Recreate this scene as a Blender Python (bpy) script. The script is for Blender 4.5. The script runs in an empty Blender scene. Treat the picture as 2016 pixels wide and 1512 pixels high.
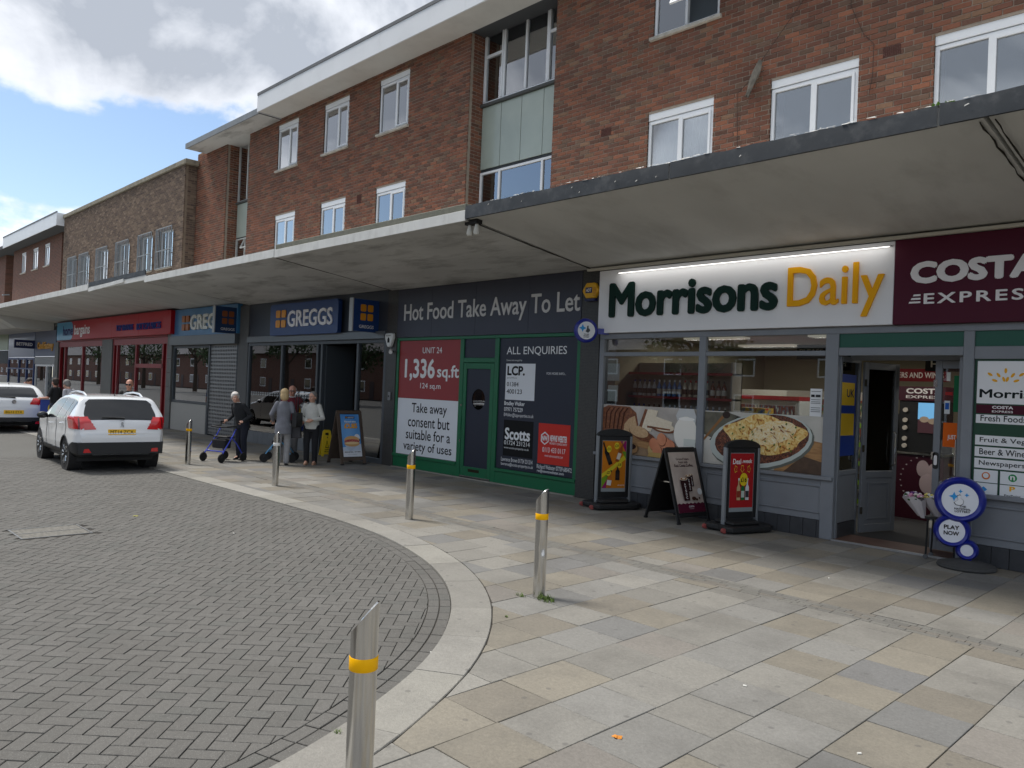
import bpy, bmesh, math, random
from mathutils import Vector, Matrix, noise
random.seed(11)
D = bpy.data
SC = bpy.context.scene
COL = SC.collection
R = math.radians

# ------------------------------------------------------------------ camera, sky, sun, exposure
cd = D.cameras.new('Camera'); cam = D.objects.new('Camera', cd); COL.objects.link(cam)
CAMH = 1.90
cd.sensor_width = 36.0; cd.lens = 27.315; cd.clip_end = 1500; cd.clip_start = 0.05
_yaw, _pitch, _roll = 0.797307, 0.006651, 0.040531
_f = Vector((-math.sin(_yaw)*math.cos(_pitch), math.cos(_yaw)*math.cos(_pitch), math.sin(_pitch)))
_r0 = Vector((math.cos(_yaw), math.sin(_yaw), 0)); _u0 = _r0.cross(_f)
_r = _r0*math.cos(_roll) + _u0*math.sin(_roll); _u = -_r0*math.sin(_roll) + _u0*math.cos(_roll)
cam.matrix_world = Matrix(((_r.x, _u.x, -_f.x, 0), (_r.y, _u.y, -_f.y, 0), (_r.z, _u.z, -_f.z, CAMH), (0, 0, 0, 1)))
SC.camera = cam

SUN_AZ = 202.0   # compass-like: direction the light comes from, degrees anticlockwise from +X
SUN_EL = 60.0
world = D.worlds.new('World'); SC.world = world; world.use_nodes = True
nt = world.node_tree; nt.nodes.clear()
def wn(t, **k):
    n = nt.nodes.new(t)
    for a, b in k.items(): setattr(n, a, b)
    return n
def wmath(op, a, b=None, clamp=False):
    n = wn('ShaderNodeMath', operation=op); n.use_clamp = clamp
    for i, v in enumerate((a, b)):
        if v is None: continue
        if isinstance(v, (int, float)): n.inputs[i].default_value = v
        else: nt.links.new(v, n.inputs[i])
    return n.outputs[0]
sky = wn('ShaderNodeTexSky', sky_type='NISHITA'); sky.sun_disc = False
sky.sun_elevation = R(SUN_EL); sky.sun_rotation = R(90-SUN_AZ); sky.air_density = 1.0; sky.dust_density = 0.6; sky.ozone_density = 1.4
tc = wn('ShaderNodeTexCoord'); sep = wn('ShaderNodeSeparateXYZ'); nt.links.new(tc.outputs['Generated'], sep.inputs[0])
zc = wmath('MAXIMUM', sep.outputs['Z'], 0.0)
den = wmath('ADD', zc, 0.42)
cmb = wn('ShaderNodeCombineXYZ')
nt.links.new(wmath('DIVIDE', sep.outputs['X'], den), cmb.inputs[0])
nt.links.new(wmath('DIVIDE', sep.outputs['Y'], den), cmb.inputs[1])
cmb.inputs[2].default_value = 3.7
def wnoise(scale, detail, rough, off, dist=0.0):
    m = wn('ShaderNodeMapping'); m.inputs['Location'].default_value = off
    nt.links.new(cmb.outputs[0], m.inputs['Vector'])
    n = wn('ShaderNodeTexNoise'); n.inputs['Scale'].default_value = scale; n.inputs['Detail'].default_value = detail
    n.inputs['Roughness'].default_value = rough; n.inputs['Distortion'].default_value = dist
    nt.links.new(m.outputs[0], n.inputs['Vector'])
    return n.outputs['Fac']
CLOUD_OFF = (0.35, 1.2, 0)
big = wnoise(1.55, 11, 0.56, CLOUD_OFF, 0.15)
# a bank of cloud overhead that breaks up lower down
el = wn('ShaderNodeValToRGB'); nt.links.new(zc, el.inputs[0])
e = el.color_ramp.elements
e[0].position = 0.0; e[0].color = (0.60,)*3 + (1,)
e[1].position = 1.0; e[1].color = (0.74,)*3 + (1,)
for p, v in ((0.10, 0.50), (0.17, 0.30), (0.235, 0.22), (0.29, 0.50), (0.36, 0.70)):
    q = el.color_ramp.elements.new(p); q.color = (v, v, v, 1)
sepc = wn('ShaderNodeRGBToBW'); nt.links.new(el.outputs[0], sepc.inputs[0])
dens = wmath('ADD', wmath('MULTIPLY', big, 2.0), wmath('SUBTRACT', sepc.outputs[0], 0.90))
cov = wn('ShaderNodeMapRange'); cov.interpolation_type = 'SMOOTHSTEP'
cov.inputs['From Min'].default_value = 0.52; cov.inputs['From Max'].default_value = 0.63
nt.links.new(dens, cov.inputs['Value'])
shade = wnoise(2.6, 9, 0.56, (CLOUD_OFF[0]+4.1, CLOUD_OFF[1]-2.2, 1.0), 0.5)
thick = wn('ShaderNodeMapRange'); thick.inputs['From Min'].default_value = 0.58; thick.inputs['From Max'].default_value = 1.05
nt.links.new(dens, thick.inputs['Value'])
dk = wmath('MULTIPLY', wmath('ADD', wmath('MULTIPLY', thick.outputs[0], 0.7), 0.25), wmath('MULTIPLY', wmath('SUBTRACT', shade, 0.24), 4.3), True)
cc = wn('ShaderNodeValToRGB'); nt.links.new(dk, cc.inputs[0])
cr = cc.color_ramp.elements
cr[0].position = 0.0; cr[0].color = (0.92, 0.925, 0.94, 1)
cr[1].position = 0.75; cr[1].color = (0.27, 0.295, 0.34, 1)
q = cr.new(0.28); q.color = (0.53, 0.55, 0.59, 1)
skymul = wn('ShaderNodeMix', data_type='RGBA', blend_type='MULTIPLY'); skymul.inputs[0].default_value = 1.0
nt.links.new(sky.outputs[0], skymul.inputs[6]); skymul.inputs[7].default_value = (1, 1, 1, 1)
b1 = wn('ShaderNodeBackground'); b1.inputs[1].default_value = 0.085; nt.links.new(skymul.outputs[2], b1.inputs[0])
b2 = wn('ShaderNodeBackground'); b2.inputs[1].default_value = 1.0; nt.links.new(cc.outputs[0], b2.inputs[0])
mx = wn('ShaderNodeMixShader'); nt.links.new(cov.outputs[0], mx.inputs[0]); nt.links.new(b1.outputs[0], mx.inputs[1]); nt.links.new(b2.outputs[0], mx.inputs[2])
wo = wn('ShaderNodeOutputWorld'); nt.links.new(mx.outputs[0], wo.inputs[0])

sl = D.lights.new('Sun', 'SUN'); sl.energy = 1.95; sl.angle = R(16); sl.color = (1.0, 0.96, 0.90)
sun = D.objects.new('Sun', sl); COL.objects.link(sun)
sd = Vector((math.cos(R(SUN_AZ))*math.cos(R(SUN_EL)), math.sin(R(SUN_AZ))*math.cos(R(SUN_EL)), math.sin(R(SUN_EL))))
sun.rotation_euler = sd.to_track_quat('Z', 'Y').to_euler(); sun.location = sd*60
SC.view_settings.view_transform = 'Standard'; SC.view_settings.look = 'None'
SC.view_settings.gamma = 1.0; SC.view_settings.exposure = 0.92; SC.view_settings.use_curve_mapping = False
SC.render.engine = 'CYCLES'; SC.cycles.max_bounces = 7; SC.cycles.transparent_max_bounces = 12
SC.cycles.use_denoising = True; SC.cycles.caustics_reflective = False; SC.cycles.caustics_refractive = False

# ------------------------------------------------------------------ materials
MATS = {}
def lin(c):
    return tuple(((x/255.0)/12.92 if x <= 10 else ((x/255.0+0.055)/1.055)**2.4) for x in c)
def newmat(name):
    m = D.materials.new(name); m.use_nodes = True; MATS[name] = m
    n = m.node_tree
    return m, n, n.nodes['Principled BSDF']
def nd(n, t, **k):
    x = n.nodes.new(t)
    for a, b in k.items(): setattr(x, a, b)
    return x
def mk(name, col, rough=0.6, metal=0.0, spec=0.5, var=0.0, vscale=3.0, bump=0.0, bscale=60.0, dirt=0.0, dscale=1.2, dcol=(0.05, 0.045, 0.04), coat=0.0, stretch=(1, 1, 1), srgb=True, emit=0.0, detail=5):
    """plain procedural surface: colour, fine variation, dirt and relief"""
    if name in MATS: return MATS[name]
    m, n, p = newmat(name)
    c = lin(col) if srgb else col
    p.inputs['Roughness'].default_value = rough; p.inputs['Metallic'].default_value = metal
    p.inputs['Specular IOR Level'].default_value = spec; p.inputs['Coat Weight'].default_value = coat
    p.inputs['Base Color'].default_value = (*c, 1)
    m.diffuse_color = (*c, 1)
    if emit: p.inputs['Emission Color'].default_value = (*c, 1); p.inputs['Emission Strength'].default_value = emit
    if var or dirt or bump:
        t = nd(n, 'ShaderNodeTexCoord'); mp = nd(n, 'ShaderNodeMapping'); mp.inputs['Scale'].default_value = stretch
        n.links.new(t.outputs['Object'], mp.inputs[0])
        last = None
        if var:
            z = nd(n, 'ShaderNodeTexNoise'); z.inputs['Scale'].default_value = vscale; z.inputs['Detail'].default_value = detail
            n.links.new(mp.outputs[0], z.inputs['Vector'])
            r_ = nd(n, 'ShaderNodeMapRange'); r_.inputs['From Min'].default_value = 0.25; r_.inputs['From Max'].default_value = 0.75
            r_.inputs['To Min'].default_value = 1-var; r_.inputs['To Max'].default_value = 1+var
            n.links.new(z.outputs['Fac'], r_.inputs[0])
            h = nd(n, 'ShaderNodeMix', data_type='RGBA', blend_type='MULTIPLY'); h.inputs[0].default_value = 1
            h.inputs[6].default_value = (*c, 1); n.links.new(r_.outputs[0], h.inputs[7]); last = h.outputs[2]
        if dirt:
            z = nd(n, 'ShaderNodeTexNoise'); z.inputs['Scale'].default_value = dscale; z.inputs['Detail'].default_value = 8; z.inputs['Roughness'].default_value = 0.65
            n.links.new(mp.outputs[0], z.inputs['Vector'])
            r_ = nd(n, 'ShaderNodeMapRange'); r_.inputs['From Min'].default_value = 0.5; r_.inputs['From Max'].default_value = 0.75
            r_.inputs['To Min'].default_value = 0; r_.inputs['To Max'].default_value = dirt
            n.links.new(z.outputs['Fac'], r_.inputs[0])
            h = nd(n, 'ShaderNodeMix', data_type='RGBA'); n.links.new(r_.outputs[0], h.inputs[0])
            if last: n.links.new(last, h.inputs[6])
            else: h.inputs[6].default_value = (*c, 1)
            h.inputs[7].default_value = (*dcol, 1); last = h.outputs[2]
        if last: n.links.new(last, p.inputs['Base Color'])
        if bump:
            z = nd(n, 'ShaderNodeTexNoise'); z.inputs['Scale'].default_value = bscale; z.inputs['Detail'].default_value = 4
            n.links.new(mp.outputs[0], z.inputs['Vector'])
            b = nd(n, 'ShaderNodeBump'); b.inputs['Strength'].default_value = bump; b.inputs['Distance'].default_value = 0.01
            n.links.new(z.outputs['Fac'], b.inputs['Height']); n.links.new(b.outputs[0], p.inputs['Normal'])
    return m
def pieces(name, cols, rough=0.75, jitter=0.12, vscale=8, bump=0.4, bscale=40, spec=0.35, speck=0.0, spcol=(0.6, 0.6, 0.58), stain=0.0, mottle=0.0):
    """for bricks, slabs and blocks: every piece takes its own tone from a list (weights, colours)"""
    m, n, p = newmat(name)
    p.inputs['Roughness'].default_value = rough; p.inputs['Specular IOR Level'].default_value = spec
    g = nd(n, 'ShaderNodeNewGeometry'); oi = nd(n, 'ShaderNodeObjectInfo')
    a = nd(n, 'ShaderNodeMath', operation='MULTIPLY_ADD'); n.links.new(oi.outputs['Random'], a.inputs[0]); a.inputs[1].default_value = 7.31
    n.links.new(g.outputs['Random Per Island'], a.inputs[2])
    fr = nd(n, 'ShaderNodeMath', operation='FRACT'); n.links.new(a.outputs[0], fr.inputs[0])
    rp = nd(n, 'ShaderNodeValToRGB'); rp.color_ramp.interpolation = 'CONSTANT'; n.links.new(fr.outputs[0], rp.inputs[0])
    tot = sum(w for w, _ in cols); acc = 0
    for i, (w, c) in enumerate(cols):
        el_ = rp.color_ramp.elements[0] if i == 0 else (rp.color_ramp.elements[1] if i == 1 else rp.color_ramp.elements.new(acc/tot))
        el_.position = acc/tot; el_.color = (*lin(c), 1); acc += w
    m2 = nd(n, 'ShaderNodeMath', operation='MULTIPLY'); n.links.new(a.outputs[0], m2.inputs[0]); m2.inputs[1].default_value = 13.7
    f2 = nd(n, 'ShaderNodeMath', operation='FRACT'); n.links.new(m2.outputs[0], f2.inputs[0])
    t = nd(n, 'ShaderNodeTexCoord'); geo = nd(n, 'ShaderNodeNewGeometry')
    z = nd(n, 'ShaderNodeTexNoise'); z.inputs['Scale'].default_value = vscale; z.inputs['Detail'].default_value = 7; z.inputs['Roughness'].default_value = 0.65
    n.links.new(geo.outputs['Position'], z.inputs['Vector'])
    ad = nd(n, 'ShaderNodeMath', operation='ADD'); n.links.new(z.outputs['Fac'], ad.inputs[0]); n.links.new(f2.outputs[0], ad.inputs[1])
    r_ = nd(n, 'ShaderNodeMapRange'); r_.inputs['From Min'].default_value = 0.3; r_.inputs['From Max'].default_value = 1.7
    r_.inputs['To Min'].default_value = 1-jitter*1.6; r_.inputs['To Max'].default_value = 1+jitter*1.6; n.links.new(ad.outputs[0], r_.inputs[0])
    h = nd(n, 'ShaderNodeMix', data_type='RGBA', blend_type='MULTIPLY'); h.inputs[0].default_value = 1
    n.links.new(rp.outputs[0], h.inputs[6]); n.links.new(r_.outputs[0], h.inputs[7]); last = h.outputs[2]
    if mottle:
        s5 = nd(n, 'ShaderNodeTexNoise'); s5.inputs['Scale'].default_value = 38; s5.inputs['Detail'].default_value = 6; s5.inputs['Roughness'].default_value = 0.75
        n.links.new(geo.outputs['Position'], s5.inputs['Vector'])
        r5 = nd(n, 'ShaderNodeMapRange'); r5.inputs['From Min'].default_value = 0.3; r5.inputs['From Max'].default_value = 0.7; r5.inputs['To Min'].default_value = 1-mottle; r5.inputs['To Max'].default_value = 1+mottle
        n.links.new(s5.outputs['Fac'], r5.inputs[0])
        h5 = nd(n, 'ShaderNodeMix', data_type='RGBA', blend_type='MULTIPLY'); h5.inputs[0].default_value = 1; n.links.new(last, h5.inputs[6]); n.links.new(r5.outputs[0], h5.inputs[7]); last = h5.outputs[2]
    if speck:
        s2 = nd(n, 'ShaderNodeTexNoise'); s2.inputs['Scale'].default_value = 160; s2.inputs['Detail'].default_value = 2
        n.links.new(geo.outputs['Position'], s2.inputs['Vector'])
        r2 = nd(n, 'ShaderNodeMapRange'); r2.inputs['From Min'].default_value = 0.60; r2.inputs['From Max'].default_value = 0.72; r2.inputs['To Max'].default_value = speck
        n.links.new(s2.outputs['Fac'], r2.inputs[0])
        h2 = nd(n, 'ShaderNodeMix', data_type='RGBA'); n.links.new(r2.outputs[0], h2.inputs[0]); n.links.new(last, h2.inputs[6]); h2.inputs[7].default_value = (*spcol, 1); last = h2.outputs[2]
    if stain:
        s3 = nd(n, 'ShaderNodeTexNoise'); s3.inputs['Scale'].default_value = 0.9; s3.inputs['Detail'].default_value = 8; s3.inputs['Roughness'].default_value = 0.7
        n.links.new(geo.outputs['Position'], s3.inputs['Vector'])
        r3 = nd(n, 'ShaderNodeMapRange'); r3.inputs['From Min'].default_value = 0.46; r3.inputs['From Max'].default_value = 0.72; r3.inputs['To Max'].default_value = stain
        n.links.new(s3.outputs['Fac'], r3.inputs[0])
        h3 = nd(n, 'ShaderNodeMix', data_type='RGBA'); n.links.new(r3.outputs[0], h3.inputs[0]); n.links.new(last, h3.inputs[6]); h3.inputs[7].default_value = (0.10, 0.095, 0.085, 1); last = h3.outputs[2]
        # chewing gum and drip spots
        vo = nd(n, 'ShaderNodeTexVoronoi'); vo.voronoi_dimensions = '2D'; vo.inputs['Scale'].default_value = 3.4; vo.inputs['Randomness'].default_value = 1.0; n.links.new(geo.outputs['Position'], vo.inputs['Vector'])
        r4 = nd(n, 'ShaderNodeMapRange'); r4.inputs['From Min'].default_value = 0.075; r4.inputs['From Max'].default_value = 0.045; r4.inputs['To Max'].default_value = 0.45
        n.links.new(vo.outputs['Distance'], r4.inputs[0]); sx_ = nd(n, 'ShaderNodeSeparateColor'); n.links.new(vo.outputs['Color'], sx_.inputs[0]); gt = nd(n, 'ShaderNodeMath', operation='GREATER_THAN'); n.links.new(sx_.outputs[0], gt.inputs[0]); gt.inputs[1].default_value = 0.62; mg = nd(n, 'ShaderNodeMath', operation='MULTIPLY'); n.links.new(r4.outputs[0], mg.inputs[0]); n.links.new(gt.outputs[0], mg.inputs[1])
        h4 = nd(n, 'ShaderNodeMix', data_type='RGBA'); n.links.new(mg.outputs[0], h4.inputs[0]); n.links.new(last, h4.inputs[6]); h4.inputs[7].default_value = (0.10, 0.095, 0.09, 1); last = h4.outputs[2]
    n.links.new(last, p.inputs['Base Color'])
    zb = nd(n, 'ShaderNodeTexNoise'); zb.inputs['Scale'].default_value = bscale; zb.inputs['Detail'].default_value = 6
    n.links.new(geo.outputs['Position'], zb.inputs['Vector'])
    b = nd(n, 'ShaderNodeBump'); b.inputs['Strength'].default_value = bump; b.inputs['Distance'].default_value = 0.012
    n.links.new(zb.outputs['Fac'], b.inputs['Height']); n.links.new(b.outputs[0], p.inputs['Normal'])
    return m
def glass(name, tint=(0.9, 0.95, 0.95), refl=1.0, rough=0.0, ior=1.5):
    m = D.materials.new(name); m.use_nodes = True; MATS[name] = m; n = m.node_tree; n.nodes.clear()
    fr = nd(n, 'ShaderNodeFresnel'); fr.inputs['IOR'].default_value = ior
    mu = nd(n, 'ShaderNodeMath', operation='MULTIPLY_ADD'); mu.use_clamp = True; n.links.new(fr.outputs[0], mu.inputs[0]); mu.inputs[1].default_value = refl; mu.inputs[2].default_value = 0.02*refl
    tr = nd(n, 'ShaderNodeBsdfTransparent'); tr.inputs[0].default_value = (*tint, 1)
    gl = nd(n, 'ShaderNodeBsdfGlossy'); gl.inputs['Roughness'].default_value = rough; gl.inputs[0].default_value = (0.95, 0.97, 1, 1)
    ms = nd(n, 'ShaderNodeMixShader'); n.links.new(mu.outputs[0], ms.inputs[0]); n.links.new(tr.outputs[0], ms.inputs[1]); n.links.new(gl.outputs[0], ms.inputs[2])
    o = nd(n, 'ShaderNodeOutputMaterial'); n.links.new(ms.outputs[0], o.inputs[0]); return m
def flat(col, rough=0.65, spec=0.2):
    """plain print or paint colour, one material per colour"""
    nm = 'print_%02x%02x%02x' % tuple(col)
    return MATS.get(nm) or mk(nm, col, rough, spec=spec)

BRICK = pieces('red_brick', [(5, (127, 86, 69)), (4, (118, 81, 67)), (3, (134, 89, 70)), (3, (105, 77, 65)), (2, (111, 88, 74)), (1, (145, 96, 74)), (1, (129, 100, 80))], 0.85, 0.13, 14, 0.9, 26, 0.2)
BRICKW = pieces('brown_brick', [(5, (112, 96, 84)), (4, (103, 88, 78)), (3, (122, 105, 91)), (3, (95, 82, 74)), (2, (130, 113, 98))], 0.85, 0.14, 14, 0.7, 26, 0.2)
MORTAR = mk('mortar', (158, 145, 131), 0.95, var=0.15, vscale=9, bump=0.4, spec=0.2)
MORTARW = mk('mortar_brown', (134, 120, 104), 0.95, var=0.15, vscale=9, spec=0.2)
PAVER = pieces('block_paving', [(5, (103, 101, 97)), (4, (101, 99, 95)), (3, (105, 103, 99)), (2, (99, 98, 94))], 0.85, 0.035, 9, 0.5, 120, 0.25, speck=0.45, spcol=(0.42, 0.41, 0.38), stain=0.42, mottle=0.12)
SLAB = pieces('paving_slab', [(4, (133, 130, 123)), (3, (129, 127, 122)), (4, (132, 126, 114)), (2, (122, 121, 118)), (2, (138, 135, 128)), (2, (128, 122, 111)), (1, (115, 114, 112)), (1, (131, 126, 119))], 0.8, 0.10, 5, 0.35, 70, 0.3, speck=0.3, spcol=(0.22, 0.21, 0.19), stain=0.55, mottle=0.16)
KERBM = pieces('granite_kerb', [(3, (146, 143, 135)), (2, (139, 136, 129)), (2, (152, 149, 142))], 0.8, 0.08, 7, 0.5, 90, 0.3, speck=0.45, spcol=(0.30, 0.29, 0.27), stain=0.4, mottle=0.14)
SETT = pieces('small_setts', [(3, (120, 118, 112)), (2, (115, 113, 108)), (2, (122, 117, 109))], 0.8, 0.06, 6, 0.35, 70, 0.3, stain=0.5, mottle=0.14)
SAND = mk('joint_sand', (58, 54, 48), 0.95, var=0.3, vscale=30)
ASPH = mk('asphalt', (84, 83, 81), 0.9, var=0.12, vscale=2.0, bump=0.3, bscale=120)
UPVC = mk('white_upvc', (232, 234, 236), 0.35, var=0.03, vscale=2, dirt=0.12, dscale=2.0, dcol=(0.45, 0.43, 0.40))
SILLM = mk('stone_sill', (190, 184, 172), 0.8, var=0.15, vscale=8, dirt=0.5, dscale=5)
GLASSU = glass('upper_window_glass', (0.80, 0.84, 0.85), 4.0)
GLASSS = glass('shop_glass', (0.93, 0.95, 0.95), 1.5)
GLASSD = glass('dark_shop_glass', (0.68, 0.71, 0.73), 2.2)
CURT = mk('net_curtain', (222, 226, 226), 0.9, var=0.06, vscale=6, stretch=(14, 1, 0.6))
DARKIN = mk('room_dark', (44, 43, 44), 0.9)
WHITEIN = mk('room_wall', (134, 128, 108), 0.9)
DARKF = mk('dark_felt_fascia', (44, 49, 54), 0.6, var=0.2, vscale=3, dirt=0.5, dscale=6, dcol=(0.12, 0.12, 0.12), bump=0.25, bscale=9)
SOFFIT = mk('painted_soffit', (206, 206, 202), 0.85, var=0.10, vscale=1.1, dirt=0.35, dscale=1.3, dcol=(0.20, 0.19, 0.17), stretch=(1, 0.45, 1), bump=0.12, bscale=6)
SOFFITD = mk('stained_soffit', (200, 200, 197), 0.85, var=0.16, vscale=0.9, dirt=0.78, dscale=1.5, dcol=(0.14, 0.135, 0.125), stretch=(0.55, 1.6, 1), bump=0.2, bscale=5)
WHITEP = mk('weathered_white_paint', (214, 214, 210), 0.7, var=0.08, vscale=4, dirt=0.42, dscale=3.5, dcol=(0.30, 0.29, 0.26), stretch=(1, 1, 0.4))
CLAD = mk('white_cladding', (226, 228, 230), 0.4, var=0.04, vscale=1, dirt=0.15, dscale=0.9, dcol=(0.4, 0.4, 0.4))
SOFCLAD = mk('soffit_board', (206, 204, 198), 0.6, var=0.06, vscale=1.2, dirt=0.25, dscale=1.6, dcol=(0.34, 0.33, 0.31))
LEAD = mk('lead_flashing', (98, 100, 102), 0.6, var=0.15, vscale=4)
MOSS = mk('mossy_upstand', (118, 118, 106), 0.95, var=0.22, vscale=12, dirt=0.5, dscale=6, dcol=(0.07, 0.08, 0.05), bump=0.5, bscale=50)
GREENP = mk('green_glass_panel', (162, 172, 162), 0.35, var=0.10, vscale=1.2, dirt=0.4, dscale=2.4, dcol=(0.42, 0.46, 0.40), coat=0.25)
COPING = mk('stone_coping', (140, 134, 118), 0.9, var=0.2, vscale=6, dirt=0.7, dscale=3.5, dcol=(0.08, 0.08, 0.07), bump=0.5, bscale=30)
STEEL = mk('brushed_steel', (206, 205, 202), 0.17, 1.0, var=0.10, vscale=9, stretch=(5, 5, 0.35), dirt=0.30, dscale=5, dcol=(.22, .21, .20), bump=.05, bscale=30)
GALV = mk('galvanised_bar', (150, 156, 160), 0.5, 0.6, var=0.1, vscale=8)
BLACKP = mk('black_plastic', (26, 26, 27), 0.5)
RUBBER = mk('tyre_rubber', (32, 32, 33), 0.8, var=0.1, vscale=20)

# ------------------------------------------------------------------ helpers
ORG = {}
def props(o, label=None, cat=None, group=None, kind=None):
    if label: o['label'] = label
    if cat: o['category'] = cat
    if group: o['group'] = group
    if kind: o['kind'] = kind
    return o
def thing(name, label, cat, loc=(0, 0, 0), rz=0.0, group=None, world=False):
    o = D.objects.new(name, None); o.empty_display_size = 0.2; COL.objects.link(o)
    o.location = loc; o.rotation_euler = (0, 0, rz)
    if world: ORG[o.name] = Vector(loc)
    return props(o, label, cat, group)
def link(name, me, parent=None, mat=None):
    o = D.objects.new(name, me); COL.objects.link(o)
    if mat is not None and not me.materials: me.materials.append(mat)
    if parent is not None:
        o.parent = parent
        if parent.name in ORG: ORG[o.name] = ORG[parent.name]
    return o
def copy_tree(o, parent=None):
    c = o.copy(); COL.objects.link(c); c.parent = parent
    for ch in o.children: copy_tree(ch, c)
    return c
class MB:
    def __init__(s, M=None): s.v = []; s.f = []; s.mi = []; s.M = M; s.cur = 0
    def add(s, vs, fs):
        b = len(s.v)
        s.v += [(s.M @ Vector(p)) if s.M is not None else Vector(p) for p in vs]
        s.f += [tuple(i+b for i in f) for f in fs]; s.mi += [s.cur]*len(fs); return s
    def box(s, x0, x1, y0, y1, z0, z1):
        if x1 < x0: x0, x1 = x1, x0
        if y1 < y0: y0, y1 = y1, y0
        if z1 < z0: z0, z1 = z1, z0
        return s.add([(x0, y0, z0), (x1, y0, z0), (x1, y1, z0), (x0, y1, z0), (x0, y0, z1), (x1, y0, z1), (x1, y1, z1), (x0, y1, z1)],
              [(0, 3, 2, 1), (4, 5, 6, 7), (0, 1, 5, 4), (1, 2, 6, 5), (2, 3, 7, 6), (3, 0, 4, 7)])
    def prism(s, pts, a, b, axis='y'):
        """polygon pts (2d) extruded from a to b; axis y: pts are (x,z); x: (y,z); z: (x,y)"""
        def P(p, t): return (p[0], t, p[1]) if axis == 'y' else ((t, p[0], p[1]) if axis == 'x' else (p[0], p[1], t))
        n = len(pts); vs = [P(p, a) for p in pts]+[P(p, b) for p in pts]
        fs = [tuple(range(n)), tuple(range(2*n-1, n-1, -1))]+[(i, n+i, n+(i+1) % n, (i+1) % n) for i in range(n)]
        return s.add(vs, fs)
    def tube(s, pts, r, n=8, cap=True):
        pts = [Vector(p) for p in pts]; rs = r if isinstance(r, (list, tuple)) else [r]*len(pts)
        vs = []; up = None
        for i, p in enumerate(pts):
            d = (pts[min(i+1, len(pts)-1)]-pts[max(i-1, 0)]).normalized()
            if up is None or abs(d.dot(up)) > 0.98: up = Vector((0, 0, 1)) if abs(d.z) < 0.9 else Vector((1, 0, 0))
            a = d.cross(up).normalized(); b = a.cross(d)
            for k in range(n):
                t = 2*math.pi*k/n; vs.append(p+(a*math.cos(t)+b*math.sin(t))*rs[i])
        fs = [(i*n+k, i*n+(k+1) % n, (i+1)*n+(k+1) % n, (i+1)*n+k) for i in range(len(pts)-1) for k in range(n)]
        if cap: fs += [tuple(range(n-1, -1, -1)), tuple((len(pts)-1)*n+k for k in range(n))]
        return s.add(vs, fs)
    def lathe(s, prof, n=20, c=(0, 0, 0), axis='z'):
        vs = []
        for r, z in prof:
            for k in range(n):
                t = 2*math.pi*k/n; q = (r*math.cos(t), r*math.sin(t), z)
                if axis == 'x': q = (z, r*math.cos(t), r*math.sin(t))
                elif axis == 'y': q = (r*math.cos(t), z, r*math.sin(t))
                vs.append((q[0]+c[0], q[1]+c[1], q[2]+c[2]))
        m = len(prof)
        fs = [(i*n+k, i*n+(k+1) % n, (i+1)*n+(k+1) % n, (i+1)*n+k) for i in range(m-1) for k in range(n)]
        if prof[0][0] > 1e-5: fs.append(tuple(range(n-1, -1, -1)))
        if prof[-1][0] > 1e-5: fs.append(tuple((m-1)*n+k for k in range(n)))
        return s.add(vs, fs)
    def ell(s, c, r, n=14, m=9):
        r = r if isinstance(r, (tuple, list)) else (r, r, r)
        vs = [(c[0], c[1], c[2]-r[2])]
        for i in range(1, m):
            a = -math.pi/2+math.pi*i/m
            for k in range(n):
                t = 2*math.pi*k/n; vs.append((c[0]+r[0]*math.cos(a)*math.cos(t), c[1]+r[1]*math.cos(a)*math.sin(t), c[2]+r[2]*math.sin(a)))
        vs.append((c[0], c[1], c[2]+r[2])); L = len(vs)-1
        fs = [(0, 1+(k+1) % n, 1+k) for k in range(n)]
        fs += [(1+i*n+k, 1+i*n+(k+1) % n, 1+(i+1)*n+(k+1) % n, 1+(i+1)*n+k) for i in range(m-2) for k in range(n)]
        fs += [(1+(m-2)*n+k, 1+(m-2)*n+(k+1) % n, L) for k in range(n)]
        return s.add(vs, fs)
    def mesh(s, name, off=None):
        me = D.meshes.new(name)
        me.from_pydata([tuple(p-off) for p in s.v] if off is not None else [tuple(p) for p in s.v], [], s.f)
        return me
    def build(s, name, mat, parent=None, smooth=False, bevel=0.0, seg=1, fix=False, angle=35):
        off = ORG.get(parent.name) if parent is not None else None
        me = s.mesh(name, off)
        for m in (mat if isinstance(mat, (list, tuple)) else [mat]): me.materials.append(m)
        if isinstance(mat, (list, tuple)): me.polygons.foreach_set('material_index', s.mi)
        if fix:
            bm = bmesh.new(); bm.from_mesh(me); bmesh.ops.recalc_face_normals(bm, faces=bm.faces); bm.to_mesh(me); bm.free()
        if smooth:
            me.polygons.foreach_set('use_smooth', [True]*len(me.polygons))
            try: me.set_sharp_from_angle(angle=R(angle))
            except Exception: pass
        o = link(name, me, parent)
        if bevel:
            b = o.modifiers.new('Bevel', 'BEVEL'); b.width = bevel; b.segments = seg; b.limit_method = 'ANGLE'; b.angle_limit = R(40)
        return o
def box(name, d, mat, parent=None, bevel=0.0, **k): return MB().box(*d).build(name, mat, parent, bevel=bevel, **k)
def rrect(x0, x1, z0, z1, r, n=5):
    out = []
    for cx, cz, a0 in ((x1-r, z0+r, -90), (x1-r, z1-r, 0), (x0+r, z1-r, 90), (x0+r, z0+r, 180)):
        for i in range(n+1):
            a = R(a0+90*i/n); out.append((cx+r*math.cos(a), cz+r*math.sin(a)))
    return out
def circ(cx, cz, rx, rz=None, n=28, a0=0, a1=360):
    rz = rz or rx; m = n if abs(a1-a0) >= 360 else n+1
    return [(cx+rx*math.cos(R(a0+(a1-a0)*i/n)), cz+rz*math.sin(R(a0+(a1-a0)*i/n))) for i in range(m)]
_tc = {}
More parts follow.
